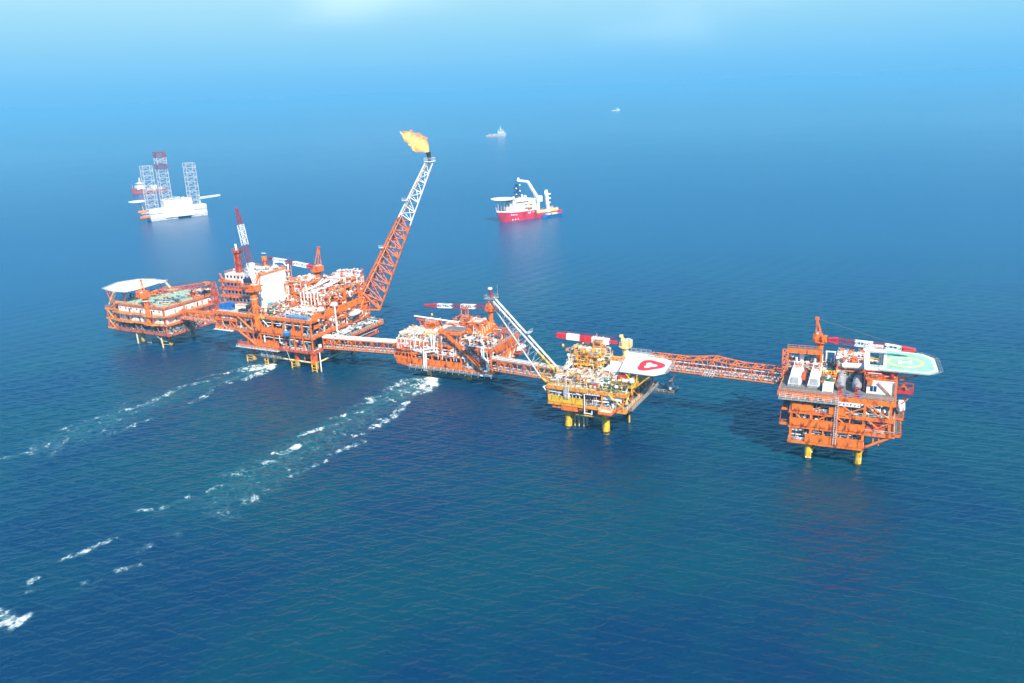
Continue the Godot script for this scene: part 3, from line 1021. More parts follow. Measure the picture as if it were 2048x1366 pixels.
func helideck(F: Transform3D, label: String, poly: Array, y: float, plate: String, edge: String, net := "grey") -> Node3D:
	var c := Vector2.ZERO
	for p in poly:
		c += p / poly.size()
	var t := thing(F, Vector3(c.x, y, c.y), "helideck", "helideck", label, "helidecks on the platforms")
	var s := Shape.new()
	s.prism(poly, y - 0.5, y)
	shape(t, "landing_deck", s, plate)
	shape(t, "perimeter_marking", border(poly, y + 0.006, 0.15, 1.5), edge)
	s = Shape.new()
	for i in poly.size():   # the safety net round the edge
		var a: Vector2 = poly[i]
		var b: Vector2 = poly[(i + 1) % poly.size()]
		var n := (b - a).orthogonal().normalized()
		if n.dot(a - c) < 0.0:
			n = -n
		var k := maxi(2, int((b - a).length() / 1.4))
		for j in k + 1:
			var p := a.lerp(b, float(j) / k)
			s.bar(Vector3(p.x, y - 0.3, p.y), Vector3(p.x + n.x * 1.3, y + 0.05, p.y + n.y * 1.3), 0.09)
		s.bar(Vector3(a.x + n.x * 1.3, y + 0.05, a.y + n.y * 1.3), Vector3(b.x + n.x * 1.3, y + 0.05, b.y + n.y * 1.3), 0.1)
		s.bar(Vector3(a.x + n.x * 0.65, y - 0.12, a.y + n.y * 0.65), Vector3(b.x + n.x * 0.65, y - 0.12, b.y + n.y * 0.65), 0.07)
	shape(t, "safety_net", s, net, "stuff")
	return t

func container(F: Transform3D, at: Vector3, size: Vector3, mat: String, label: String, called := "container", category := "container", group := "containers on the top decks") -> Node3D:
	var t := thing(F, at, called, category, label, group)
	box(t, "body", at + Vector3(0, size.y * 0.5, 0), size - Vector3(0.2, 0.2, 0.2), mat)
	for x in [-1, 1]:
		for z in [-1, 1]:
			box(t, "corner_post", at + Vector3(x * size.x * 0.5, size.y * 0.5, z * size.z * 0.5), Vector3(0.24, size.y + 0.1, 0.24), mat)
	var s := Shape.new()
	var n := maxi(3, int(size.x / 0.7))
	for i in n:
		s.box(at + Vector3((float(i) + 0.5) / n * size.x - size.x * 0.5, size.y * 0.5, size.z * 0.5 - 0.08), Vector3(0.28, size.y - 0.5, 0.1))
	shape(t, "corrugation", s, mat)
	box(t, "lid", at + Vector3(0, size.y - 0.04, 0), Vector3(size.x - 0.3, 0.16, size.z - 0.3), mat)
	return t

func sign_board(par: Node3D, a: Vector3, w: float, h: float, seed_: int) -> void:
	# the board and its row of dark characters, unreadable in the photograph as well
	box(par, "sign_board", a, Vector3(w, h, 0.12), "clean_white")
	var rng := RandomNumberGenerator.new()
	rng.seed = seed_
	var s := Shape.new()
	var n := int(w / (h * 0.8))
	for i in n:
		var c := a + Vector3((i + 0.5) / n * w - w * 0.5, 0, 0.09)
		for k in 3:
			if rng.randf() < 0.5:
				s.box(c + Vector3(0, (k - 1) * h * 0.2, 0), Vector3(h * 0.45, h * 0.09, 0.04))
			else:
				s.box(c + Vector3((k - 1) * h * 0.15, 0, 0), Vector3(h * 0.09, h * 0.5, 0.05))
	shape(par, "sign_lettering", s, "dark_grey")

func lifeboat(F: Transform3D, c: Vector3, along: Vector3, label: String, mat := "clean_white") -> Node3D:
	var t := thing(F, c, "lifeboat", "lifeboat", label, "lifeboats hung on the platforms")
	var d := along.normalized()
	var s := Shape.new()
	s.tube(c - d * 2.6, c + d * 2.6, 1.25, 12, 1.25, false)
	s.tube(c + d * 2.6, c + d * 3.9, 1.25, 12, 0.35, true)
	s.tube(c - d * 2.6, c - d * 3.5, 1.25, 12, 0.6, true)
	shape(t, "hull", s, mat)
	box(t, "canopy", c + Vector3(0, 1.3, 0), Vector3(1.5, 0.9, 1.5), mat)
	for q in [-2.0, 2.0]:
		bar(t, "davit", c + d * q + Vector3(0, 3.4, 0) - d.cross(Vector3.UP) * 1.8, c + d * q + Vector3(0, 1.2, 0), 0.3, "orange")
	return t

# close-set small pipework of a process area: too fine to pick apart singly
func tangle(par: Node3D, seed_: int, lo: Vector3, hi: Vector3, n: int, mats: Array, r := 0.13) -> void:
	var rng := RandomNumberGenerator.new()
	rng.seed = seed_
	for mat in mats:
		var s := Shape.new()
		for i in n:
			var p := Vector3(rng.randf_range(lo.x, hi.x), rng.randf_range(lo.y, hi.y), rng.randf_range(lo.z, hi.z))
			var rr := r * rng.randf_range(0.7, 1.5)
			var steps := rng.randi_range(2, 4)
			var ax := rng.randi() % 3
			for k in steps:
				var q := p
				var l := rng.randf_range(0.8, 3.6) * (1.0 if rng.randf() < 0.5 else -1.0)
				q[ax] = clampf(q[ax] + l, lo[ax], hi[ax])
				if q.distance_to(p) > 0.3:
					s.tube(p, q, rr, 6)
				p = q
				ax = (ax + 1 + rng.randi() % 2) % 3
			if rng.randf() < 0.45:
				s.box(p, Vector3(rng.randf_range(0.4, 1.1), rng.randf_range(0.4, 1.2), rng.randf_range(0.4, 1.0)))
		shape(par, "small_pipework", s, mat, "stuff")

# ---------------------------------------------------------------- the platform on the right
func platform_right() -> void:
	var F := frame(95.1, -254.9, 24.5)
	var t := thing(F, Vector3.ZERO, "offshore_platform", "platform", "tall orange platform on stout yellow legs with three tiers of plain wall bands", "platforms joined by bridges")
	jacket(t, [Vector2(0, 0), Vector2(15.2, 0), Vector2(0, -16), Vector2(15.2, -16)], 1.15, 7.0, 5.2, "yellow", "yellow")
	for q in [[Vector3(0, 5.4, 0), Vector3(15.2, 5.4, 0)], [Vector3(0, 5.4, -16), Vector3(15.2, 5.4, -16)], [Vector3(0, 5.4, 0), Vector3(0, 5.4, -16)], [Vector3(15.2, 5.4, 0), Vector3(15.2, 5.4, -16)], [Vector3(2.6, 5.2, 0), Vector3(0.8, 3.2, 0)], [Vector3(12.6, 5.2, 0), Vector3(14.4, 3.0, 0)]]:
		brace(t, q[0], q[1], 0.33, "dull_yellow")
	for p in [Vector3(0.9, 1.0, 0.8), Vector3(1.2, 2.9, 0.5), Vector3(-0.4, 1.1, 1.1), Vector3(15.9, 2.4, 0.9)]:
		ball(t, "anode", p, Vector3.ONE * 0.28, "pipe_white")
	deck(t, 7.0, -6.2, 16.5, 2.0, -19, "grating", "orange", 1.0, "pipe_white")
	deck(t, 12.3, -6.2, 25.0, 2.0, -24, "grating", "orange", 1.0, "pipe_white")
	deck(t, 17.4, -6.2, 24.6, 2.0, -26, "grating", "orange", 1.1, "pipe_white")
	deck(t, 23.0, -10.2, 24.6, 1.4, -29, "grating", "orange", 1.5)
	columns(t, [-5.6, 0.5, 8.1, 16.1], [1.75], 7.0, 21.6, 0.75, "orange")
	columns(t, [4.3, 12.0], [1.8], 7.0, 17.0, 0.4, "orange")
	columns(t, [23.5], [1.75], 12.4, 21.8, 0.8, "orange")
	columns(t, [-5.6, 8.1, 16.1], [-18.0], 7.0, 21.6, 0.75, "orange_red")
	columns(t, [23.8], [-12.0, -23.0], 12.4, 21.8, 0.7, "orange_red")
	wall_panels(t, -1.1, 16.0, 7.0, 9.5, 2.3, "orange", 4.3)
	wall_panels(t, -6.1, 16.4, 12.3, 14.7, 2.35, "orange", 4.5)
	wall_panels(t, -5.6, 0.4, 17.5, 20.0, 2.4, "orange", 6.0)
	wall_panels(t, 5.6, 10.8, 17.3, 19.8, 2.4, "orange", 5.2)
	wall_panels(t, 16.6, 23.0, 12.3, 14.2, 1.2, "orange_red", 3.2)
	for q in [[0.5, 17.4, 5.3, 20.9], [8.6, 21.2, 13.0, 17.8], [7.4, 17.0, 11.0, 13.9], [2.6, 14.8, 6.2, 17.2], [-5.4, 17.2, -2.4, 14.4], [8.4, 17.0, 16.0, 20.4], [-4.0, 21.6, -0.6, 17.8], [16.4, 21.4, 20.5, 17.8], [16.4, 17.0, 20.4, 14.0], [16.4, 12.0, 24.2, 16.6], [16.8, 21.8, 23.2, 17.6]]:
		brace(t, Vector3(q[0], q[1], 2.0), Vector3(q[2], q[3], 2.0), 0.24, "orange")
	brace(t, Vector3(16.6, 7.0, 1.5), Vector3(24.8, 11.8, 1.5), 0.45, "orange")
	brace(t, Vector3(16.6, 7.2, -12), Vector3(24.8, 11.8, -12), 0.45, "orange_red")
	columns(t, [19.2, 20.8], [1.4], 8.2, 12.2, 0.35, "orange")
	# narrow galleries on both flanks
	for g in [[24.8, 27.2, 17.2, -1, -14], [24.8, 26.8, 12.6, 2, -10], [-9.2, -6.4, 12.5, 1.6, -8], [-8.6, -6.4, 17.4, 1.0, -10]]:
		deck(t, g[2], g[0], g[1], g[3], g[4], "grating", "orange", 0.7, "orange")
		columns(t, [g[0] + 0.2 if g[0] < 0 else g[1] - 0.2], [g[3] - 0.2], g[2], g[2] + 3.8, 0.18, "orange_red")
	deck(t, 21.45, -9.6, 8.2, 3.4, 1.8, "grating", "grey", 0.4, "pipe_white")
	sign_board(t, Vector3(11.5, 21.1, 2.2), 6.4, 1.3, 5)
	var s := Shape.new()
	for x in [7.5, 8.3]:
		s.bar(Vector3(x, 7.2, 2.75), Vector3(x, 24.0, 2.75), 0.16)
	for i in 22:
		s.bar(Vector3(7.5, 7.6 + i * 0.74, 2.75), Vector3(8.3, 7.6 + i * 0.74, 2.75), 0.12)
	shape(t, "caged_ladder", s, "light_grey")
	for q in [[8.6, 12.0, 10, 2], [14.6, 17.0, 14, 1], [20.2, 22.0, 13, 1], [9.8, 11.2, 9, -3], [15.4, 16.4, 10, -4]]:
		rod(t, "pipe", Vector3(-5.4, q[0], q[3] - 1.2), Vector3(15.6, q[0], q[3] - 1.2), 0.2, "pipe_white")
		rod(t, "pipe", Vector3(-4.8, q[0] + 0.6, q[3] - 2.0), Vector3(15.6, q[0] + 0.6, q[3] - 2.0), 0.14, "light_grey")
	equipment(t, 101, -4.5, 15.5, 0.4, -6, 7.0, 3.4, 14, ["pipe_white", "light_grey", "dark_grey", "pipe_white", "grey"])
	equipment(t, 102, -4.5, 23.5, 0.4, -6, 12.3, 3.6, 16, ["pipe_white", "light_grey", "dark_grey", "grey", "orange_red"])
	equipment(t, 103, -4.5, 23.0, 0.4, -6, 17.4, 3.8, 16, ["dark_grey", "grey", "pipe_white", "dark_grey", "light_grey"])
	for i in 3:
		vessel(t, "horizontal_vessel", Vector3(17.6 + i * 2.1, 19.4, 0.8), Vector3(17.6 + i * 2.1, 19.4, -3), 0.75, "pipe_white")
	box(t, "red_locker", Vector3(20.2, 15.9, 1.0), Vector3(2.2, 1.8, 0.9), "red")
	box(t, "cabinet", Vector3(18.0, 15.9, 0.6), Vector3(2.0, 1.9, 0.9), "pipe_white")
	# top deck: the portal frame round the two turbine sets
	var tr := [Vector3(-10.7, 23.0, -12.6), Vector3(-10.7, 33.0, -12.6), Vector3(-9.6, 23.0, -17.4), Vector3(-9.6, 31.6, -17.4)]
	bar(t, "portal_post", tr[0], tr[1], 0.4, "orange")
	bar(t, "portal_post", tr[2], tr[3], 0.6, "orange")
	for k in 6:
		var a: Vector3 = tr[0].lerp(tr[1], k / 6.0)
		var b: Vector3 = tr[2].lerp(tr[3], k / 6.0)
		var a2: Vector3 = tr[0].lerp(tr[1], (k + 1) / 6.0)
		var b2: Vector3 = tr[2].lerp(tr[3], (k + 1) / 6.0)
		bar(t, "portal_lacing", a2, b2, 0.2, "orange")
		bar(t, "portal_lacing", a if k % 2 else b, b2 if k % 2 else a2, 0.2, "orange")
	box(t, "portal_beam", Vector3(-4.4, 30.6, -20.0), Vector3(11.6, 1.7, 0.9), "orange")
	box(t, "portal_walkway", Vector3(-4.4, 31.5, -20.4), Vector3(11.6, 0.12, 1.8), "grating")
	rails(t, [Vector3(-10, 31.6, -19.6), Vector3(1.2, 31.6, -19.6)], "orange", 1.1)
	bar(t, "portal_post", Vector3(1.0, 23, -19.6), Vector3(1.0, 31.4, -19.6), 0.6, "orange")
	bar(t, "portal_post", Vector3(1.5, 23, -8.0), Vector3(1.2, 29.6, -13.0), 0.35, "orange")
	bar(t, "portal_post", Vector3(-9.8, 23, -20.0), Vector3(-9.8, 30.0, -20.0), 0.6, "orange")
	rails(t, [Vector3(-10, 23, -12), Vector3(-10, 23, 1.3), Vector3(24, 23, 1.3)], "orange_light", 1.1)
	s = Shape.new()
	for i in 6:
		s.box(Vector3(-3.0 + (i % 3) * 1.4, 22.3, 2.0), Vector3(0.9, 0.9, 0.5))
	for p in [Vector3(4.0, 22.0, 2.2), Vector3(0.2, 21.9, 2.4)]:
		box(t, "davit_box", p, Vector3(1.3, 1.5, 1.0), "orange")
	equipment(t, 104, -9, 5, -19, -28, 23.0, 4.0, 12, ["pipe_white", "grey", "green", "orange", "dark_grey"])
	equipment(t, 105, 2.6, 6.2, -8, -20, 23.0, 2.4, 10, ["yellow", "green", "pipe_white", "orange", "yellow"])
	equipment(t, 106, 6.6, 15.0, -14, -17, 23.0, 2.4, 7, ["dark_grey", "grey", "blue", "pipe_white"])
	for p in [[Vector3(8.6, 23, -1.2), "red"], [Vector3(13.4, 23, -0.8), "red"], [Vector3(10.5, 23, -0.6), "blue"], [Vector3(14.6, 23, -0.4), "blue"]]:
		box(t, "fire_locker", p[0] + Vector3(0, 0.5, 0), Vector3(1.1, 1.0, 0.7), p[1])
	# the pipe module in the middle of the deck
	open_frame(t, 6.4, 15.2, -13.5, -23.5, [23.0, 27.2], 2, 2, 0.55, "orange")
	vessel(t, "horizontal_vessel", Vector3(8.4, 29.0, -13.0), Vector3(14.8, 29.2, -13.0), 0.95, "pipe_white")
	for x in [7.4, 13.4]:
		box(t, "module_tower", Vector3(x, 29.8, -21.0), Vector3(1.2, 5.0, 1.4), "orange")
		pipe_rows(t, Vector3(x - 1.4, 28.0, -18.5), Vector3(x + 1.6, 28.0, -18.5), Vector3(0, 0.75, -0.15), 6, 0.13, ["pipe_white"])
		for q in 3:
			rod(t, "pipe", Vector3(x - 1.3 + q * 1.2, 27.3, -18.3), Vector3(x - 1.3 + q * 1.2, 32.4, -18.3), 0.13, "pipe_white")
	pipe(t, [Vector3(2.4, 23, -22), Vector3(2.4, 30.5, -22), Vector3(5.2, 30.5, -22), Vector3(5.2, 26, -22)], 0.3, "pipe_white")
	tangle(t, 151, Vector3(-9.6, 23.2, -28), Vector3(5, 26.5, -17), 50, ["clean_white", "grey", "orange", "dark_grey"], 0.13)
	tangle(t, 152, Vector3(2.4, 23.2, -22), Vector3(6.4, 26.4, -5), 40, ["clean_white", "yellow", "orange", "green"], 0.12)
	tangle(t, 153, Vector3(6.6, 23.2, -23), Vector3(15, 26.6, -13), 40, ["pipe_white", "dark_grey", "grey"], 0.13)
	tangle(t, 154, Vector3(6.4, 27.6, -23), Vector3(15, 31.5, -14), 36, ["clean_white", "orange", "pipe_white"], 0.13)
	tangle(t, 155, Vector3(-5, 7.3, -3), Vector3(15.6, 10.8, 1.4), 60, ["pipe_white", "light_grey", "dark_grey"], 0.12)
	tangle(t, 156, Vector3(-5, 12.6, -3), Vector3(23, 16.2, 1.2), 70, ["pipe_white", "light_grey", "dark_grey"], 0.12)
	tangle(t, 157, Vector3(-5, 17.7, -3), Vector3(23, 21.4, 1.2), 60, ["grey", "dark_grey", "pipe_white"], 0.12)
	# control room under the helideck
	var room := thing(F, Vector3(20.2, 23, -12.5), "control_room", "building", "white control room under the green helideck of the right platform")
	box(room, "wall", Vector3(20.2, 25.1, -12.4), Vector3(8.5, 4.1, 15.0), "clean_white")
	box(room, "roof_parapet", Vector3(20.2, 27.5, -12.4), Vector3(8.9, 0.7, 15.4), "clean_white")
	for x in [17.45, 18.5]:
		box(room, "window", Vector3(x, 24.7, -4.86), Vector3(0.85, 1.8, 0.1), "dark_blue")
	box(room, "roof_deck", Vector3(20.0, 27.95, -12.0), Vector3(9.4, 0.3, 15.0), "orange")
	bar(room, "wall_brace", Vector3(19.2, 26.9, -4.5), Vector3(23.6, 22.6, -4.5), 0.3, "orange")
	box(room, "corner_box", Vector3(16.9, 27.0, -4.5), Vector3(1.4, 1.9, 0.6), "orange")
	equipment(room, 107, 17, 23.5, -5.5, -9, 28.1, 1.9, 9, ["red", "orange", "orange", "red"])
	rails(room, [Vector3(15.6, 28.1, -5), Vector3(24.6, 28.1, -5), Vector3(24.6, 28.1, -14)], "orange_light", 1.1)
	deck(t, 25.0, 24.8, 29.2, -4.5, -8.5, "grating", "red", 0.9, "orange_red")
	equipment(t, 108, 25.2, 28.6, -5, -8, 25.0, 1.8, 4, ["red", "dark_grey", "orange_red"])
	columns(t, [24.4], [-4.4], 19.0, 27.6, 0.6, "orange")
	# helideck with its open service bay
	var h := helideck(F, "green helideck with yellow ring and white letter H at the right platform", [Vector2(20.2, -5.6), Vector2(33.3, -5.4), Vector2(36.0, -9.2), Vector2(35.2, -22.2), Vector2(31.8, -26.2), Vector2(20.2, -28.1)], 31.0, "heli_green", "heli_white")
	for q in [[Vector2(14.9, -5.8), Vector2(20.14, -5.7), Vector2(20.14, -10.0), Vector2(14.7, -10.0)], [Vector2(13.6, -27.2), Vector2(14.7, -10.06), Vector2(16.3, -10.06), Vector2(15.9, -25.0)], [Vector2(13.6, -27.25), Vector2(15.9, -25.06), Vector2(20.14, -24.6), Vector2(20.14, -28.1), Vector2(15.6, -29.0)]]:
		s = Shape.new()
		s.prism(q, 30.5, 31.0)
		shape(h, "access_walkway", s, "heli_white")
	box(h, "access_cover", Vector3(18.2, 31.02, -8.6), Vector3(3.4, 0.05, 2.0), "heli_green")
	shape(h, "touchdown_ring", flat_ring(Vector3(26.6, 31.012, -15.6), 4.6, 5.5), "line_yellow")
	for x in [25.1, 28.1]:
		box(h, "letter_stroke", Vector3(x, 31.02, -15.5), Vector3(0.9, 0.03, 4.2), "line_white")
	box(h, "letter_stroke", Vector3(26.6, 31.02, -15.5), Vector3(2.08, 0.03, 0.9), "line_white")
	box(h, "service_hut", Vector3(17.8, 31.3, -29.6), Vector3(4.2, 1.0, 1.8), "clean_white")
	for q in [[Vector3(26.5, 27.6, -8), Vector3(22.5, 30.5, -7)], [Vector3(26.5, 27.6, -8), Vector3(26.6, 30.5, -7)], [Vector3(26.5, 27.6, -8), Vector3(31.8, 30.5, -7)], [Vector3(26.5, 27.6, -22), Vector3(32, 30.5, -22)], [Vector3(24.6, 28.0, -14), Vector3(30.5, 30.5, -14)], [Vector3(24.4, 27.4, -8), Vector3(26.6, 27.6, -8)]]:
		rod(h, "support_strut", q[0], q[1], 0.26, "orange")
	for p in [Vector3(15.2, 0, -6.5), Vector3(15.2, 0, -26), Vector3(23.5, 0, -26)]:
		bar(h, "support_post", p + Vector3(0, 23.0, 0), p + Vector3(0, 30.5, 0), 0.5, "orange_red")
	equipment(t, 109, 16.6, 19.6, -20.5, -24.5, 27.0, 3.2, 8, ["dark_grey", "green", "yellow", "dark_red", "pipe_white"])
	# equipment that stands on the top deck
	for k in 2:
		var x := -5.9 + k * 6.1
		var lab: String = ["pale turbine generator set nearest the lattice portal of the right platform", "pale turbine generator set between its twin and the white cubicle"][k]
		var g := thing(F, Vector3(x, 23, -15), "turbine_generator", "generator", lab, "turbine generator sets")
		box(g, "base_skid", Vector3(x, 23.4, -15), Vector3(4.2, 0.7, 21.0), "grey")
		s = Shape.new()
		var w := 2.0
		for q in [[-4.8, -8.6, 2.5, "i"], [-8.8, -15.4, 3.1, "m"], [-15.6, -20.4, 2.3, "b"]]:
			var z0: float = q[0]
			var z1: float = q[1]
			var y1: float = 23.8 + q[2]
			s.hexa([Vector3(x - w, 23.8, z0), Vector3(x + w, 23.8, z0), Vector3(x + w, 23.8, z1), Vector3(x - w, 23.8, z1), Vector3(x - w * 0.75, y1, z0 - 0.5), Vector3(x + w * 0.75, y1, z0 - 0.5), Vector3(x + w * 0.75, y1, z1 + 0.3), Vector3(x - w * 0.75, y1, z1 + 0.3)])
		shape(g, "enclosure", s, "clean_white")
		for i in 7:
			box(g, "intake_louvre", Vector3(x, 24.2 + i * 0.3, -4.74 - i * 0.06), Vector3(3.0 - i * 0.1, 0.12, 0.16), "light_grey")
		rod(g, "exhaust_stack", Vector3(x + 0.4, 24.5, -22.5), Vector3(x + 0.4, 29.2, -22.5), 0.85, "pipe_white")
		rod(g, "exhaust_stack", Vector3(x - 1.2, 24.5, -21.0), Vector3(x - 1.2, 28.0, -21.0), 0.5, "pipe_white")
		box(g, "roof_fan", Vector3(x, 27.1, -11.6), Vector3(1.5, 0.4, 1.7), "light_grey")
		box(g, "roof_marking", Vector3(x, 26.95, -13.9), Vector3(2.2, 0.12, 1.1), "orange_light")
		box(g, "side_duct", Vector3(x + 2.5, 25.0, -11.0), Vector3(0.9, 1.8, 5.0), "orange_red")
		pipe(g, [Vector3(x - 1.4, 26.2, -17.0), Vector3(x - 1.4, 27.6, -17.0), Vector3(x + 1.2, 27.6, -17.0), Vector3(x + 1.2, 25.5, -17.0)], 0.22, "pipe_white")
	container(F, Vector3(4.6, 23, -3.6), Vector3(2.9, 2.7, 2.6), "clean_white", "small white cubicle between generator sets and the silver tanks", "cubicle", "cubicle", "")
	for k in 2:
		var x := 8.2 + k * 4.9
		var lab: String = ["silver horizontal tank beside the white cubicle on right platform", "silver horizontal tank nearest the white control room"][k]
		var g := thing(F, Vector3(x, 23, -8), "horizontal_tank", "tank", lab, "silver tanks on the right platform")
		vessel(g, "shell", Vector3(x, 25.0, -4.6), Vector3(x, 25.0, -12.6), 1.45, "steel")
		for z in [-6.2, -11.0]:
			box(g, "saddle", Vector3(x, 23.5, z), Vector3(2.2, 1.1, 0.5), "grey")
		s = Shape.new()
		for q in [-0.4, 0.4]:
			s.bar(Vector3(x + q, 23.2, -3.6), Vector3(x + q, 25.4, -3.6), 0.12)
		for i in 3:
			s.bar(Vector3(x - 0.4, 23.8 + i * 0.7, -3.6), Vector3(x + 0.4, 23.8 + i * 0.7, -3.6), 0.12)
		shape(g, "ladder", s, "red")
		box(g, "top_hatch", Vector3(x, 26.5, -8.6), Vector3(0.8, 0.3, 0.8), "light_grey")
	lifeboat(F, Vector3(26.3, 19.8, -5.0), Vector3(0, 0, 1), "white lifeboat hung on the flank of the right platform")
	crane(F, Vector3(0.2, 23.2, -21.6), 33.4, 0.95, Vector3(2.6, 35.0, -21.0), Vector3(28.9, 34.0, -20.0), Vector3(-1.2, 42.0, -21.4),
		[[0.0, 0.12, "red", 0.3], [0.12, 0.32, "dark_red", 0.1], [0.32, 0.53, "white", 0.15], [0.53, 0.67, "dark_red", 0.1], [0.67, 0.86, "white", 0.15], [0.86, 1.0, "red", 0.28]], "orange crane with red and white lattice boom reaching over the green helideck", "orange", false, 0.0, 1.0, 1.6)

# ---------------------------------------------------------------- the yellow wellhead platform
func platform_yellow() -> void:
	var F := frame(18.9, -290.2, 28.0)
	var t := thing(F, Vector3.ZERO, "offshore_platform", "platform", "yellow wellhead platform on slanted bright yellow legs, its deck crowded with valves", "platforms joined by bridges")
	jacket(t, [Vector2(0.7, -0.7), Vector2(15.0, -0.7), Vector2(0.7, -22), Vector2(15.0, -22)], 1.35, 9.0, 6.6, "yellow", "yellow_orange", 0.075, Vector2(7.8, -11))
	for q in [[Vector3(0.6, 6.0, 0.4), Vector3(15.2, 6.0, 0.4)], [Vector3(0.6, 6.0, -22), Vector3(15.2, 6.0, -22)], [Vector3(0.6, 6.0, 0), Vector3(0.6, 6.0, -22)], [Vector3(15.2, 6.0, 0), Vector3(15.2, 6.0, -22)]]:
		rod(t, "jacket_brace", q[0], q[1], 0.42, "dull_yellow")
	box(t, "lower_walkway", Vector3(11.5, 6.3, -2), Vector3(7.2, 0.2, 2.4), "dull_yellow")
	rails(t, [Vector3(8, 6.4, -0.8), Vector3(15, 6.4, -0.8)], "dull_yellow", 1.1)
	for q in [[Vector3(2.6, 9.6, 0), Vector3(7.6, 6.4, 0)], [Vector3(13.4, 9.4, 0), Vector3(8.6, 9.9, -6)], [Vector3(15.4, 6.2, -2), Vector3(21.5, 9.6, -9)], [Vector3(12.6, 9.4, 0), Vector3(9.4, 10.2, 0)]]:
		brace(t, q[0], q[1], 0.3, "yellow_orange")
	for q in [[1.8, -3.2], [2.7, -4.6], [3.6, -3.0], [4.6, -4.4], [5.4, -3.2], [6.2, -4.4], [12.6, -3.5]]:
		rod(t, "conductor_pipe", Vector3(q[0], -6, q[1]), Vector3(q[0], 9.6, q[1]), 0.3, "yellow" if q[0] < 5 else "cream")
	rod(t, "conductor_pipe", Vector3(19.4, -6, -13), Vector3(19.4, 9, -13), 0.35, "yellow")
	for q in [[2.2, 9.0, -3.4], [4.8, 9.0, -3.4], [6.6, 9.0, -3.6]]:
		rod(t, "conductor_sleeve", Vector3(q[0], 5.0, q[2] + 0.4), Vector3(q[0], 10, q[2] + 0.4), 0.42, "orange")
	deck(t, 10.9, -5.8, 23.8, 3.0, -30, "grating", "yellow_orange", 1.2, "pipe_white")
	deck(t, 17.0, -6.2, 24.0, 3.2, -31, "deck_pale", "yellow_orange", 1.3)
	box(t, "under_box", Vector3(-2.6, 9.1, 1.6), Vector3(3.6, 1.5, 2.0), "orange")
	box(t, "under_box", Vector3(2.4, 8.9, 2.2), Vector3(6.2, 1.9, 1.6), "orange")
	box(t, "under_box", Vector3(7.6, 9.5, 1.2), Vector3(3.4, 1.6, 3.0), "orange")
	wall_panels(t, -5.8, 8.0, 10.9, 13.1, 3.3, "yellow", 4.6)
	columns(t, [-5.7, 0.4, 8.1, 15.0, 22.9], [2.9], 11, 16.0, 0.5, "yellow_orange")
	columns(t, [23.4], [-5, -12, -20, -28], 11, 16.0, 0.55, "yellow_orange")
	rails(t, [Vector3(-6.1, 17, 3.0), Vector3(23.8, 17, 3.0)], "yellow", 1.2)
	rails(t, [Vector3(-6.1, 17, 3.0), Vector3(-6.1, 17, -30)], "yellow", 1.2)
	for i in 9:
		rod(t, "pipe", Vector3(-4.6 + i * 1.35, 11.2, 2.3), Vector3(-4.6 + i * 1.35, 17.6, 2.3), 0.12 + 0.07 * (i % 3), "pipe_white")
	for q in [14.4, 15.2]:
		rod(t, "pipe", Vector3(-5.4, q, 2.5), Vector3(8, q, 2.5), 0.17, "pipe_white")
	for i in 4:
		rod(t, "pipe", Vector3(0.8 + i * 0.55, 12.8, 3.7), Vector3(0.8 + i * 0.55, 17.4, 3.7), 0.16, "light_grey")
	pipe(t, [Vector3(8.6, 15.4, 3.6), Vector3(8.6, 8.2, 3.6), Vector3(11.4, 8.2, 3.6), Vector3(11.4, 9.4, 3.6)], 0.22, "pipe_white")
	pipe(t, [Vector3(-6.4, 16.6, 2.8), Vector3(-7.6, 16.0, 3.2), Vector3(-6.6, 14.8, 3.2)], 0.2, "pipe_white")
	sign_board(t, Vector3(11.6, 15.7, 3.3), 5.4, 1.0, 9)
	equipment(t, 201, -4.6, 7.6, 1.6, -7, 10.9, 3.8, 14, ["dark_grey", "pipe_white", "grey", "dark_grey"])
	equipment(t, 202, 9.2, 14.6, 2.2, -6, 10.9, 3.6, 12, ["pipe_white", "light_grey", "dark_red", "green", "grey"])
	equipment(t, 203, 16.0, 22.6, 2.2, -3, 10.9, 2.0, 6, ["pipe_white", "light_grey", "orange"])
	box(t, "control_cabin", Vector3(18.9, 15.2, 1.4), Vector3(7.0, 2.4, 2.6), "clean_white")
	box(t, "cabin_door", Vector3(16.2, 14.9, 2.74), Vector3(0.8, 1.6, 0.08), "light_grey")
	deck(t, 10.1, 14.6, 19.2, 5.2, 2.9, "heli_white", "orange", 0.9, "pipe_white")
	brace(t, Vector3(19.2, 9.6, 4.6), Vector3(23.4, 13.6, 3.2), 0.4, "orange")
	brace(t, Vector3(17.6, 16.4, 3.6), Vector3(22.8, 12.4, 3.6), 0.28, "yellow")
	brace(t, Vector3(23.4, 16, 2.8), Vector3(23.4, 11.4, -4.8), 0.24, "yellow_orange")
	for z in [-5, -12, -20]:
		brace(t, Vector3(23.6, 16, z), Vector3(23.6, 11.2, z - 7), 0.22, "yellow_orange")
	vessel(t, "drain_tank", Vector3(20.6, 9.7, -1), Vector3(20.6, 9.7, -8), 0.9, "grey")
	box(t, "side_gallery", Vector3(24.9, 10.6, -14), Vector3(1.8, 0.25, 31), "grating")
	rails(t, [Vector3(25.7, 10.7, 1.4), Vector3(25.7, 10.7, -29)], "light_grey", 1.2)
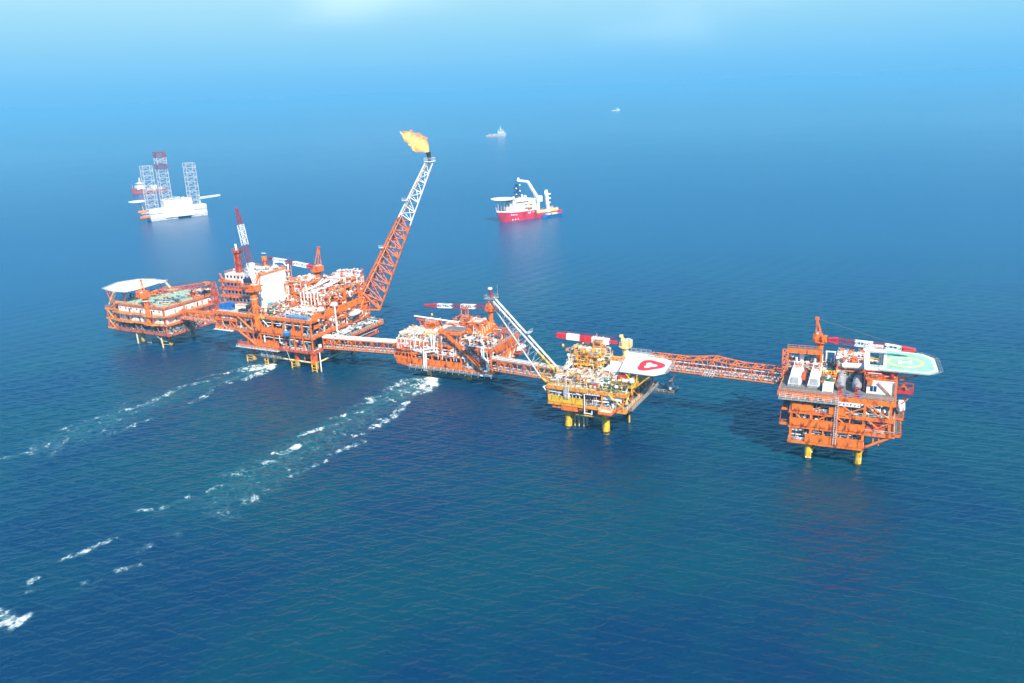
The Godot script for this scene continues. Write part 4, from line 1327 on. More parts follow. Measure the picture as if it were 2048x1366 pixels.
	# wellhead trees in two rows
	for k in 2:
		for i in 9:
			var p := Vector3(-2.5 + i * 1.95 + k * 0.7, 17.0, -1.6 - k * 2.8)
			var s := Shape.new()
			s.tube(p, p + Vector3(0, 1.9, 0), 0.28, 8)
			s.box(p + Vector3(0, 0.6, 0), Vector3(0.75, 0.4, 0.75))
			s.box(p + Vector3(0, 1.25, 0), Vector3(0.66, 0.4, 0.66))
			s.tube(p + Vector3(-0.8, 1.25, 0), p + Vector3(0.8, 1.25, 0), 0.2, 8)
			s.tube(p + Vector3(0.55, 1.25, 0.35), p + Vector3(0.55, 1.25, 0.5), 0.38, 10)
			shape(t, "wellhead_tree", s, ["pipe_white", "cream", "orange_light", "steel"][(i + k) % 4])
	rails(t, [Vector3(-4, 17, -0.2), Vector3(14, 17, -0.2)], "light_grey", 1.0)
	pipe_rows(t, Vector3(-4.5, 17.5, -7.0), Vector3(13.0, 17.5, -7.0), Vector3(0, 0, -0.55), 6, 0.15, ["pipe_white", "orange_light", "light_grey"])
	equipment(t, 204, -4.5, 12.5, -8.0, -12.5, 17.0, 2.4, 26, ["pipe_white", "cream", "dark_grey", "orange_red", "light_grey", "yellow_orange"])
	equipment(t, 205, -5.4, 5.5, -14, -29, 17.0, 5.0, 26, ["yellow_orange", "cream", "pipe_white", "yellow", "light_grey"])
	equipment(t, 209, 14.5, 23.0, 2.0, -3.5, 17.0, 2.2, 16, ["pipe_white", "green", "cream", "blue", "yellow_orange"])
	box(t, "deck_plate_pale", Vector3(9.5, 17.12, -15.5), Vector3(9, 0.12, 6.5), "deck_green")
	# the yellow equipment tower at the back
	open_frame(t, -1.5, 6.5, -14, -22, [17.0, 20.4, 23.6], 2, 2, 0.4, "yellow_orange")
	equipment(t, 206, -0.5, 5.8, -15, -21, 20.5, 3.0, 12, ["cream", "yellow_orange", "pipe_white", "yellow"])
	equipment(t, 207, -0.5, 5.8, -15, -21, 23.7, 3.2, 10, ["cream", "yellow_orange", "pipe_white", "yellow"])
	open_frame(t, 3.4, 6.4, -18, -21, [23.6, 26.4, 28.4], 1, 1, 0.3, "yellow_orange")
	bar(t, "mast", Vector3(5.0, 28.4, -19), Vector3(4.4, 31.2, -19), 0.2, "yellow_orange")
	bar(t, "mast", Vector3(9.4, 17, -20), Vector3(9.4, 25.4, -20), 0.2, "cream")
	ball(t, "beacon_lamp", Vector3(9.4, 25.5, -20), Vector3.ONE * 0.35, "pipe_white")
	open_frame(t, 7.2, 9.6, -19, -22, [17.0, 20.0, 22.6], 1, 1, 0.3, "cream")
	stair(t, Vector3(-5.0, 20.4, -12.5), Vector3(-1.5, 23.6, -20.5), 1.0, "pipe_white")
	stair(t, Vector3(-5.8, 17.1, -3.0), Vector3(-3.0, 21.0, -12.0), 1.0, "pipe_white")
	tangle(t, 251, Vector3(-5.4, 17.2, -13), Vector3(14, 19.4, 1.6), 80, ["clean_white", "cream", "steel", "yellow_orange", "dark_grey"], 0.11)
	tangle(t, 252, Vector3(-5.4, 17.2, -29), Vector3(7, 25.5, -13), 70, ["cream", "yellow_orange", "clean_white", "yellow"], 0.12)
	tangle(t, 253, Vector3(13.5, 17.2, -4), Vector3(23.4, 19.2, 2.4), 40, ["clean_white", "cream", "dark_grey", "green"], 0.11)
	tangle(t, 254, Vector3(-5.2, 11.2, -2), Vector3(23, 15.6, 2.6), 60, ["clean_white", "grey", "dark_grey"], 0.11)
	tangle(t, 255, Vector3(3, 7, -6), Vector3(13, 10.2, -1), 25, ["grey", "light_grey"], 0.11)
	# side frames under the helideck
	deck(t, 19.4, 17.5, 25.4, 0.5, -5.5, "grating", "yellow", 0.9, "yellow")
	columns(t, [18, 25], [0.2, -5.2], 17.0, 19.0, 0.4, "yellow")
	box(t, "red_locker", Vector3(20.0, 20.4, -3.5), Vector3(2.8, 1.9, 1.6), "red")
	equipment(t, 208, 18.2, 24.6, -0.5, -5, 19.4, 2.2, 8, ["pipe_white", "cream", "yellow", "dark_grey"])
	ball(t, "satellite_dome", Vector3(25.2, 21.4, 0.6), Vector3.ONE * 1.0, "clean_white")
	bar(t, "dome_post", Vector3(25.2, 17, 0.6), Vector3(25.2, 20.5, 0.6), 0.3, "yellow")
	brace(t, Vector3(23.6, 17, -3.0), Vector3(23.6, 13, 2.6), 0.3, "yellow")
	# helideck
	var poly := [Vector2(18.9, -4.2), Vector2(14.3, -26.2), Vector2(28.2, -24.6), Vector2(33.1, -20.0), Vector2(34.1, -7.6), Vector2(31.4, -3.7)]
	var h := helideck(F, "white helideck with a red ring mark beside the pale crane of the yellow platform", poly, 23.0, "heli_white", "clean_white", "light_grey")
	var inner := []
	for p in poly:
		inner.append(Vector2(24.4, -14.6).lerp(p, 0.8))
	var s := Shape.new()
	for i in inner.size():
		var a: Vector2 = inner[i]
		var b: Vector2 = inner[(i + 1) % inner.size()]
		s.tri(Vector3(24.4, 23.003, -14.6), Vector3(a.x, 23.003, a.y), Vector3(b.x, 23.003, b.y))
	shape(h, "landing_area", upward(s), "heli_mint")
	s = Shape.new()
	var n := 54   # a rounded three-cornered red ring round a pale heart
	for i in n:
		var q := []
		for e in [[i, 0], [i + 1, 0], [i + 1, 1], [i, 1]]:
			var a: float = TAU * e[0] / n
			var r: float = (5.35 + 0.75 * cos(3.0 * a + 0.5)) if e[1] == 1 else (2.35 + 0.65 * cos(3.0 * a + 0.4))
			q.append(Vector3(27.2 + cos(a) * r * 0.86, 23.012, -13.4 + sin(a) * r * 1.12))
		s.quad(q[0], q[1], q[2], q[3])
	shape(h, "red_ring_marking", upward(s), "line_red")
	s = Shape.new()
	for i in n:
		var a := TAU * i / n
		var b := TAU * (i + 1) / n
		var ra := 2.33 + 0.65 * cos(3.0 * a + 0.4)
		var rb := 2.33 + 0.65 * cos(3.0 * b + 0.4)
		s.tri(Vector3(27.2, 23.009, -13.4), Vector3(27.2 + cos(a) * ra * 0.86, 23.009, -13.4 + sin(a) * ra * 1.12), Vector3(27.2 + cos(b) * rb * 0.86, 23.009, -13.4 + sin(b) * rb * 1.12))
	shape(h, "ring_centre", upward(s), "line_white")
	s = Shape.new()
	for i in 22:   # the worn yellow arc beside it
		if i == 7 or i == 13 or i == 14:
			continue
		var q := []
		for e in [[i, 3.4], [i + 1, 3.4], [i + 1, 4.1], [i, 4.1]]:
			var a: float = PI * 0.55 + 0.075 * e[0] * 1.25
			q.append(Vector3(24.0 + cos(a) * e[1], 23.008, -14.6 - sin(a) * e[1]))
		s.quad(q[0], q[1], q[2], q[3])
	shape(h, "worn_yellow_arc", upward(s), "line_yellow")
	box(h, "access_platform", Vector3(18.6, 22.7, -27.4), Vector3(8.2, 0.3, 2.0), "grey")
	rails(h, [Vector3(14.6, 22.8, -28.3), Vector3(22.6, 22.8, -28.3)], "light_grey", 1.0)
	for q in [[Vector3(25, 17.6, -3.5), Vector3(20.5, 22.5, -5.0)], [Vector3(25, 17.6, -3.5), Vector3(25.4, 22.5, -4.6)], [Vector3(25, 17.6, -3.5), Vector3(30.6, 22.5, -4.6)], [Vector3(24, 17.4, -12), Vector3(31, 22.5, -12)], [Vector3(24, 17.4, -22), Vector3(30, 22.5, -21)], [Vector3(20.2, 17.2, -4.6), Vector3(22.8, 22.5, -4.6)]]:
		rod(h, "support_strut", q[0], q[1], 0.26, "yellow")
	for p in [Vector3(17, 0, -22), Vector3(17, 0, -12), Vector3(23, 0, -12), Vector3(23, 0, -22), Vector3(21, 0, -5)]:
		bar(h, "support_post", p + Vector3(0, 17.1, 0), p + Vector3(0, 22.5, 0), 0.45, "yellow_orange")
	# things on the deck
	container(F, Vector3(12.8, 17, -14.6), Vector3(5.4, 3.4, 4.6), "clean_white", "white deck house behind the blue tank of the yellow platform", "deck_house", "cabin", "")
	var g := thing(F, Vector3(13.2, 20.4, -17), "cream_cabin", "cabin", "cream control cabin with yellow trim on the white deck house", "")
	box(g, "wall", Vector3(13.2, 21.5, -17.2), Vector3(4.2, 2.2, 3.2), "clean_white")
	box(g, "roof_trim", Vector3(13.2, 22.9, -17.2), Vector3(4.5, 0.7, 3.5), "yellow_orange")
	rails(g, [Vector3(11.1, 23.2, -15.5), Vector3(15.3, 23.2, -15.5), Vector3(15.3, 23.2, -18.8)], "cream", 0.9)
	g = thing(F, Vector3(11.2, 17, -10.4), "blue_tank", "tank", "small blue tank in front of the white deck house", "")
	vessel(g, "shell", Vector3(10.2, 18.4, -10.6), Vector3(12.6, 18.4, -10.6), 0.95, "blue")
	box(g, "saddle", Vector3(10.4, 17.4, -10.6), Vector3(0.4, 0.9, 1.4), "blue")
	box(g, "saddle", Vector3(12.4, 17.4, -10.6), Vector3(0.4, 0.9, 1.4), "blue")
	container(F, Vector3(7.4, 17, -9.8), Vector3(4.2, 1.5, 1.6), "orange", "orange deck box behind the long blue and white crate", "deck_box", "crate", "")
	g = container(F, Vector3(8.0, 17.1, -7.6), Vector3(6.6, 1.1, 1.5), "dark_blue", "long blue crate with a white lid on the yellow platform", "long_crate", "crate", "")
	box(g, "white_lid", Vector3(8.0, 18.3, -7.6), Vector3(6.7, 0.2, 1.7), "clean_white")
	container(F, Vector3(12.4, 17, -7.0), Vector3(3.4, 2.2, 2.6), "light_grey", "grey box with a pale top right of the long blue crate", "deck_box", "crate", "")
	container(F, Vector3(-3.4, 17, -8.6), Vector3(2.4, 2.0, 1.8), "clean_white", "white and blue cubicle left of the pale green deck", "cubicle", "cubicle", "")
	container(F, Vector3(-4.4, 17, -4.4), Vector3(1.6, 2.6, 1.4), "orange", "upright orange box at the foot of the grey flare boom", "deck_box", "crate", "")
	container(F, Vector3(16.8, 17, 0.4), Vector3(2.4, 1.8, 2.0), "green", "dark green box at the front edge of the yellow platform", "deck_box", "crate", "")
	g = thing(F, Vector3(12.0, 17, 1.4), "hose_reel", "hose reel", "red hose reel at the front edge of the yellow platform", "")
	rod(g, "drum", Vector3(12.0, 18.0, 1.0), Vector3(12.0, 18.0, 1.9), 0.9, "red")
	rod(g, "hub", Vector3(12.0, 18.0, 0.9), Vector3(12.0, 18.0, 2.0), 0.4, "pipe_white")
	box(g, "stand", Vector3(12.0, 17.3, 1.4), Vector3(1.2, 0.6, 1.2), "grey")
	# the outlying boat landing with its grey rescue craft
	deck(t, 7.6, 23.6, 31.4, -28.5, -34.5, "grating", "dark_grey", 0.6, "light_grey")
	brace(t, Vector3(24, 11, -30), Vector3(31, 7.2, -31), 0.25, "grey")
	bar(t, "hanger", Vector3(29.5, 22.5, -23), Vector3(29.8, 7.5, -30), 0.2, "grey")
	lifeboat(F, Vector3(29.2, 9.6, -31.4), Vector3(0.3, 0, 1), "grey lifeboat on the outlying landing below the red ring helideck", "light_grey")
	equipment(t, 210, 24.4, 28.0, -29, -34, 7.6, 2.2, 5, ["dark_grey", "grey", "light_grey"])
	var c := crane(F, Vector3(14.6, 17.0, -22.2), 25.6, 1.0, Vector3(11.6, 27.6, -21.8), Vector3(-12.6, 28.6, -20.5), Vector3(13.0, 30.2, -22.2),
		[[0.0, 0.13, "red"], [0.13, 0.41, "clean_white"], [0.41, 0.61, "red"], [0.61, 0.83, "clean_white"], [0.83, 1.0, "red"]], "cream crane with a smooth red and white box boom on the yellow platform", "cream", true, 3.6, 0.9, 1.9)
	for i in 13:
		var p := Vector3(11.6, 27.6, -21.8).lerp(Vector3(-12.6, 28.6, -20.5), 0.05 + 0.07 * i)
		bar(c, "boom_walkway_post", p + Vector3(0, 0.9, 0), p + Vector3(0, 1.9, 0), 0.12, "dark_red")
	bar(c, "boom_walkway_rail", Vector3(11.2, 29.4, -21.8), Vector3(-9.6, 30.3, -20.7), 0.12, "dark_red")
	# the grey flare boom that leans out over the bridge
	g = thing(F, Vector3(-6.2, 17, -5.5), "leaning_flare_boom", "flare boom", "unlit grey lattice flare boom leaning left from the yellow platform", "")
	var A := Vector3(-7.0, 20.4, -6)
	var B := Vector3(-32.0, 44.8, -6)
	var dn := Vector3(-3.0, -2.2, 0)
	for q in [[Vector3(0, 0, 1.4), 0.42], [Vector3(0, 0, -1.4), 0.42]]:
		rod(g, "upper_chord", A + q[0], A.lerp(B, 0.24) + q[0], q[1], "yellow")
		rod(g, "upper_chord", A.lerp(B, 0.24) + q[0], B + q[0] * 0.8, q[1], "light_grey")
	rod(g, "flare_pipe", A + Vector3(0.6, 0.6, 0.3), B + Vector3(0.6, 0.6, 0.3), 0.34, "light_grey")
	rod(g, "flare_pipe", A + Vector3(0.4, 0.5, -0.6), B + Vector3(0.4, 0.5, -0.6), 0.2, "pipe_white")
	rod(g, "lower_chord", A + dn * 2.0, B + dn * 0.45, 0.3, "light_grey")
	var m := 11
	for k in m + 1:
		var tt := float(k) / m
		var lo := (A + dn * 2.0).lerp(B + dn * 0.45, tt)
		var hi := A.lerp(B, tt)
		var mat := "yellow" if k < 2 else "light_grey"
		rod(g, "cross_member", hi + Vector3(0, 0, 1.3), hi - Vector3(0, 0, 1.3), 0.14, mat)
		for q in [1.35, -1.35]:
			rod(g, "post", lo, hi + Vector3(0, 0, q), 0.14, mat)
			if k < m:
				var hi2 := A.lerp(B, float(k + 1) / m)
				rod(g, "diagonal", lo, hi2 + Vector3(0, 0, q), 0.13, mat)
	for q in [1.4, -1.4]:
		rod(g, "base_leg", A + Vector3(0, 0, q), Vector3(-6.0, 12.0, -6 + q), 0.35, "yellow")
		rod(g, "base_leg", A + dn * 2.0, Vector3(-6.1, 12.0, -6 + q), 0.3, "yellow")
		rod(g, "base_leg", A + dn * 1.0, Vector3(-6.1, 16.5, -6 + q), 0.22, "yellow_orange")
	box(g, "tip_platform", B + Vector3(-0.6, 0.3, 0), Vector3(4.2, 0.3, 4.2), "grey")
	rails(g, [B + Vector3(-2.6, 0.5, 2), B + Vector3(1.4, 0.5, 2), B + Vector3(1.4, 0.5, -2), B + Vector3(-2.6, 0.5, -2)], "grey", 1.1, true)
	rod(g, "flare_tip", B + Vector3(-0.6, 0.4, 0), B + Vector3(-0.9, 3.6, 0), 0.5, "dark_red")
	ball(g, "flare_tip_cap", B + Vector3(-1.0, 3.8, 0), Vector3(0.9, 0.6, 0.9), "pipe_white")
	rod(g, "aerial", B + Vector3(1.2, 0.5, -1.6), B + Vector3(1.2, 5.0, -1.6), 0.06, "grey")
	box(g, "rest_platform", A.lerp(B, 0.47) + Vector3(1.4, 1.2, 0), Vector3(1.6, 0.2, 3.0), "light_grey")
	rails(g, [A.lerp(B, 0.47) + Vector3(2.2, 1.3, -1.4), A.lerp(B, 0.47) + Vector3(2.2, 1.3, 1.4)], "light_grey", 1.1)

# ---------------------------------------------------------------- the middle process platform
func platform_middle() -> void:
	var F := frame(-37.2, -355.8, 26.5)
	var t := thing(F, Vector3.ZERO, "offshore_platform", "platform", "low orange process platform wrapped in white pipes, in the middle of the row", "platforms joined by bridges")
	jacket(t, [Vector2(0.2, 0), Vector2(20.6, 0.4), Vector2(0.2, -17), Vector2(20.6, -17)], 1.05, 6.0, 3.0, "dull_yellow", "dull_yellow")
	rod(t, "conductor_pipe", Vector3(1.9, -6, 1.2), Vector3(1.9, 6, 1.2), 0.3, "dull_yellow")
	deck(t, 6.5, -14.0, 33.2, 3.0, -22, "grating", "orange", 1.0, "pipe_white")
	deck(t, 11.4, -14.0, 33.2, 3.0, -24, "grating", "orange", 0.8, "pipe_white")
	deck(t, 16.2, -13.0, 33.2, 3.0, -26, "grating", "orange", 0.9, "light_grey")
	# walkway slung below the front edge
	box(t, "slung_walkway", Vector3(13, 4.9, 3.9), Vector3(41, 0.25, 2.0), "grating")
	rails(t, [Vector3(-7.5, 5.0, 4.8), Vector3(33.4, 5.0, 4.8)], "light_grey", 1.1)
	for i in 14:
		bar(t, "walkway_hanger", Vector3(-7 + i * 3.1, 6.0, 3.3), Vector3(-7 + i * 3.1, 3.9, 4.6), 0.12, "pipe_white")
	box(t, "walkway_end", Vector3(31.0, 5.1, 4.2), Vector3(5.0, 0.5, 1.6), "clean_white")
	wall_panels(t, -6.6, 18.6, 6.5, 8.8, 3.3, "orange", 4.2)
	columns(t, [-6.4, -0.6, 4.1, 8.6, 13.4, 18.5, 27.0, 32.8], [2.85], 6.5, 15.4, 0.6, "orange")
	columns(t, [-13.4, 32.8], [-8, -16, -23], 6.5, 15.4, 0.6, "orange_red")
	for q in [[-5.8, 10.8, -2.2, 7.2], [19.2, 7.2, 23.4, 11.0], [27.4, 11.0, 31.8, 7.0], [13.6, 15.4, 17.0, 11.8], [19.4, 15.2, 26.4, 11.6]]:
		brace(t, Vector3(q[0], q[1], 3.0), Vector3(q[2], q[3], 3.0), 0.2, "orange")
	# rounded sponson on the left
	var s := Shape.new()
	s.hexa([Vector3(-13.6, 5.6, 3.4), Vector3(-7.4, 5.2, 4.2), Vector3(-7.4, 5.2, -2), Vector3(-13.6, 5.6, -2), Vector3(-15.6, 8.8, 3.4), Vector3(-7.0, 8.6, 4.4), Vector3(-7.0, 8.6, -2), Vector3(-15.6, 8.8, -2)])
	shape(t, "sponson", s, "orange")
	for i in 5:
		bar(t, "sponson_post", Vector3(-15.2 + i * 1.9, 8.8, 3.4), Vector3(-14.6 + i * 1.7, 11.4, 3.0), 0.3, "orange")
	brace(t, Vector3(-12.6, 8.8, 3.2), Vector3(-8.8, 12.8, 3.2), 0.3, "orange")
	box(t, "left_cabinet", Vector3(-11.6, 13.4, 3.0), Vector3(4.4, 3.4, 1.4), "orange_red")
	box(t, "left_cabinet", Vector3(-9.6, 12.6, 3.2), Vector3(7.6, 0.4, 2.0), "orange")
	# long white headers along the front
	pipe_rows(t, Vector3(-12.8, 16.7, 2.6), Vector3(4.4, 16.7, 2.6), Vector3(0, 0.1, -0.9), 7, 0.26, ["light_grey", "pipe_white", "grey", "pipe_white"])
	pipe_rows(t, Vector3(-9, 14.6, 3.2), Vector3(8, 14.6, 3.2), Vector3(0, -0.55, -0.2), 4, 0.2, ["pipe_white", "light_grey", "orange_red"])
	pipe_rows(t, Vector3(18.5, 16.8, 2.8), Vector3(33.0, 16.8, 2.8), Vector3(0, 0, -0.8), 7, 0.26, ["light_grey", "pipe_white", "grey"])
	for i in 9:
		var x := -13.0 + i * 1.6 + (i % 3) * 0.4
		pipe(t, [Vector3(x, 17.4, 1.4), Vector3(x, 17.4, 3.6), Vector3(x, 12.0 + (i % 4), 3.6)], 0.2, "pipe_white")
	pipe(t, [Vector3(4.0, 19.6, 3.2), Vector3(4.9, 19.2, 4.0), Vector3(4.9, 14.4, 4.0), Vector3(0.7, 13.4, 4.2), Vector3(0.5, 4.4, 4.2), Vector3(0.5, 4.2, 3.2)], 0.36, "clean_white", "discharge_pipe")
	pipe(t, [Vector3(5.4, 19.4, 2.6), Vector3(6.2, 18.6, 4.0), Vector3(6.0, 13.2, 4.0), Vector3(1.8, 12.4, 4.2), Vector3(1.5, 4.4, 4.2), Vector3(1.5, 4.2, 3.2)], 0.36, "clean_white", "discharge_pipe")
	for i in 2:
		pipe(t, [Vector3(29.2 + i * 0.9, 17.0, 2.4), Vector3(29.2 + i * 0.9, 17.0, 4.0), Vector3(29.2 + i * 0.9, 12.6, 4.0), Vector3(31.2 + i * 0.8, 11.6, 4.1), Vector3(31.4 + i * 0.8, 7.4, 4.1), Vector3(29.8 + i * 0.8, 6.6, 4.1)], 0.3, "clean_white")
	for q in [7.4, 9.6, 15.2, 16.4, 20.5, 22.0]:
		rod(t, "pipe", Vector3(q, 9.6, 3.4), Vector3(q, 16.4, 3.4), 0.16, "pipe_white")
	sign_board(t, Vector3(12.8, 12.6, 3.6), 7.0, 1.1, 14)
	equipment(t, 301, -12, 31, 1.5, -5, 6.5, 3.6, 26, ["dark_grey", "pipe_white", "grey", "light_grey", "dark_grey"])
	equipment(t, 302, -12, 31, 1.8, -6, 11.4, 3.6, 38, ["pipe_white", "orange_red", "light_grey", "pipe_white", "grey", "orange"])
	box(t, "white_hut", Vector3(22.9, 8.4, 2.2), Vector3(3.2, 2.8, 2.0), "light_grey")
	box(t, "hut_window", Vector3(22.9, 8.7, 3.24), Vector3(1.2, 1.2, 0.08), "dark_grey")
	# big portal and the broad stair down the front
	columns(t, [8.6, 18.3], [2.4, -6.0], 16.2, 21.4, 0.6, "orange")
	box(t, "portal_beam", Vector3(13.4, 21.7, 2.6), Vector3(11.0, 1.1, 1.6), "orange")
	box(t, "portal_beam", Vector3(8.6, 21.6, -2), Vector3(0.7, 0.9, 8.0), "orange")
	box(t, "portal_beam", Vector3(18.3, 21.6, -2), Vector3(0.7, 0.9, 8.0), "orange")
	box(t, "portal_floor", Vector3(13.4, 21.95, -3), Vector3(8.9, 0.15, 7.0), "grating")
	rails(t, [Vector3(8.6, 22.3, -6), Vector3(8.6, 22.3, 3), Vector3(18.3, 22.3, 3)], "orange_light", 1.1)
	stair(t, Vector3(12.4, 21.4, 4.0), Vector3(27.9, 8.8, 4.4), 1.5, "orange")
	bar(t, "stair_box_beam", Vector3(12.2, 21.0, 3.7), Vector3(27.6, 8.4, 4.0), 0.5, "orange", 1.5)
	# the right flank: inclined orange cladding with pale panels
	for q in [[-0.2, -9.2], [-9.3, -18.6]]:
		s = Shape.new()
		s.hexa([Vector3(33.5, 13.6, q[0]), Vector3(35.6, 14.6, q[0]), Vector3(35.6, 14.6, q[1]), Vector3(33.5, 13.6, q[1]), Vector3(33.5, 16.2, q[0]), Vector3(36.0, 17.4, q[0]), Vector3(36.0, 17.4, q[1]), Vector3(33.5, 16.2, q[1])])
		shape(t, "flank_cladding", s, "orange")
	side_panels(t, -1.0, -21, 7.4, 10.6, 33.6, "clean_white", 4.0)
	side_panels(t, -1.0, -21, 11.8, 13.3, 33.6, "pipe_white", 4.0)
	for i in 5:
		brace(t, Vector3(34.0, 7.0, -1 - i * 4), Vector3(35.4, 14.4, -4 - i * 4), 0.25, "orange")
		bar(t, "flank_rib", Vector3(33.9, 6.6, -2.5 - i * 4), Vector3(33.9, 14.0, -2.5 - i * 4), 0.35, "orange")
	stair(t, Vector3(34.6, 7.0, -2), Vector3(34.6, 13.4, -12), 1.1, "orange_light")
	# process modules on the roof
	equipment(t, 303, -11, 7.5, 1.0, -10, 16.2, 3.0, 34, ["pipe_white", "orange", "light_grey", "orange_red", "cream", "pipe_white"])
	equipment(t, 304, 19, 31.5, 1.0, -8, 16.2, 3.2, 24, ["pipe_white", "dark_grey", "light_grey", "orange", "green", "red"])
	equipment(t, 305, 8, 30, -10, -24, 16.2, 4.6, 34, ["orange", "pipe_white", "orange_red", "cream", "light_grey"])
	for k in 2:
		var z := -6.5 - k * 3.6
		pipe_rows(t, Vector3(-10.5, 17.4 + k * 0.6, z), Vector3(2.0, 17.4 + k * 0.6, z - 6.0), Vector3(0.75, 0.15, -0.1), 5, 0.3, ["cream", "pipe_white", "orange_light", "pipe_white"])
	open_frame(t, -4.6, 0.2, -7.5, -12.5, [16.2, 19.4, 22.0], 1, 1, 0.6, "orange", "orange")
	box(t, "clad_box", Vector3(-2.2, 20.7, -8.6), Vector3(3.6, 2.2, 1.4), "orange")
	open_frame(t, 10.8, 13.0, -13, -15.2, [16.2, 20.0, 24.0, 28.4], 1, 1, 0.32, "orange")
	brace(t, Vector3(8.8, 16.4, -13), Vector3(11.0, 25.4, -13), 0.22, "orange")
	brace(t, Vector3(7.6, 23.6, -13.2), Vector3(10.9, 26.2, -13.2), 0.18, "orange")
	bar(t, "pole", Vector3(7.7, 19.6, -13.2), Vector3(7.7, 24.6, -13.2), 0.22, "orange")
	for k in 2:
		vessel(t, "white_vessel", Vector3(5.2 + k * 6.0, 20.6, -7.4), Vector3(8.8 + k * 6.0, 20.6, -7.4), 1.35, "clean_white")
	for x in [6.4, 7.8, 12.4, 13.6]:
		box(t, "saddle", Vector3(x, 18.6, -7.4), Vector3(0.5, 3.2, 1.8), "dark_grey")
	open_frame(t, 16.6, 21.0, -11, -16, [16.2, 20.0, 23.0], 1, 1, 0.5, "orange", "pipe_white")
	for k in 7:   # the run of coolers that climbs towards the crane
		var a := Vector3(24.0, 18.6 + k * 0.35, -3.0 - k * 2.1)
		box(t, "cooler", a, Vector3(3.8, 1.5, 1.9), "orange")
		for q in 3:
			rod(t, "cooler_nozzle", a + Vector3(-1.2 + q * 1.2, 0.8, 0), a + Vector3(-1.2 + q * 1.2, 1.5, 0), 0.3, "cream")
	bar(t, "cooler_rail", Vector3(26.2, 17.6, -2), Vector3(26.2, 20.4, -17), 0.4, "orange")
	open_frame(t, 28.2, 31.6, -8, -18, [16.2, 19.6], 1, 2, 0.45, "orange_red")
	rod(t, "green_drum", Vector3(29.6, 17.6, -4.0), Vector3(31.2, 17.6, -4.0), 1.0, "green")
	vessel(t, "dark_vessel", Vector3(28.4, 17.6, -2.6), Vector3(28.4, 17.6, -5.2), 0.9, "dark_grey")
	box(t, "red_locker", Vector3(27.2, 17.0, -0.2), Vector3(2.6, 1.4, 1.2), "red")
	tangle(t, 351, Vector3(-12.6, 16.4, -11), Vector3(8, 19.6, 2.4), 70, ["clean_white", "pipe_white", "orange_light", "cream"], 0.13)
	tangle(t, 352, Vector3(18.6, 16.4, -10), Vector3(32, 19.6, 2.6), 60, ["clean_white", "pipe_white", "dark_grey", "orange"], 0.13)
	tangle(t, 353, Vector3(4, 16.4, -24), Vector3(22, 22.5, -9), 60, ["clean_white", "orange_light", "orange"], 0.13)
	tangle(t, 354, Vector3(-13, 11.6, -1), Vector3(32.6, 15.4, 3.6), 70, ["clean_white", "pipe_white", "orange_red"], 0.12)
	tangle(t, 355, Vector3(-6, 6.7, -1), Vector3(32.6, 10.6, 2.6), 40, ["pipe_white", "grey"], 0.12)
	tangle(t, 356, Vector3(8.8, 16.4, -5), Vector3(18.2, 21, 2.2), 30, ["clean_white", "orange", "dark_grey"], 0.13)
	# vent boom laid over its rest
	var g := thing(F, Vector3(-9, 16.2, -12), "vent_boom", "boom", "long white vent boom lying level above the middle platform's roof", "")
	rod(g, "vent_pipe", Vector3(-12.2, 23.8, -10.5), Vector3(10.4, 22.8, -10.2), 0.38, "clean_white")
	rod(g, "vent_pipe", Vector3(-8.0, 23.0, -10.9), Vector3(10.4, 22.2, -10.6), 0.14, "light_grey")
	box(g, "rest_beam", Vector3(-8.9, 22.3, -10.8), Vector3(4.8, 0.7, 1.0), "orange_red")
	bar(g, "rest_leg", Vector3(-9.8, 22.0, -10.8), Vector3(-8.9, 16.3, -11.6), 0.5, "orange_red")
	bar(g, "rest_leg", Vector3(-7.6, 22.0, -10.8), Vector3(-8.3, 16.3, -11.6), 0.4, "orange_red")
	for x in [-2.0, 4.0, 9.0]:
		bar(g, "rest_post", Vector3(x, 22.9, -10.5), Vector3(x, 16.3, -10.8), 0.3, "orange")
	var lb := lifeboat(F, Vector3(36.4, 11.0, -19.0), Vector3(0, 0, 1), "white lifeboat on the right flank of the middle platform")
	box(lb, "cradle", Vector3(36.0, 9.3, -19.0), Vector3(3.6, 0.6, 6.0), "orange_red")
	var s2 := Shape.new()
	s2.hexa([Vector3(18.6, 16.3, -17.4), Vector3(24.6, 16.3, -17.4), Vector3(24.6, 16.3, -23), Vector3(18.6, 16.3, -23), Vector3(20.4, 20.6, -18.8), Vector3(22.8, 20.6, -18.8), Vector3(22.8, 20.6, -21.4), Vector3(20.4, 20.6, -21.4)])
	shape(t, "crane_seat", s2, "orange")
	crane(F, Vector3(21.6, 20.4, -20.0), 26.2, 1.05, Vector3(18.6, 28.0, -19.8), Vector3(-11.6, 26.6, -19.6), Vector3(21.6, 30.4, -20.0),
		[[0.0, 0.14, "dark_red", 0.12], [0.14, 0.38, "clean_white", 0.15], [0.38, 0.53, "dark_red", 0.11], [0.53, 0.78, "clean_white", 0.15], [0.78, 1.0, "red", 0.18]], "orange crane of the middle platform with boom held level towards the left", "orange", false, 4.0, 0.9, 1.6)

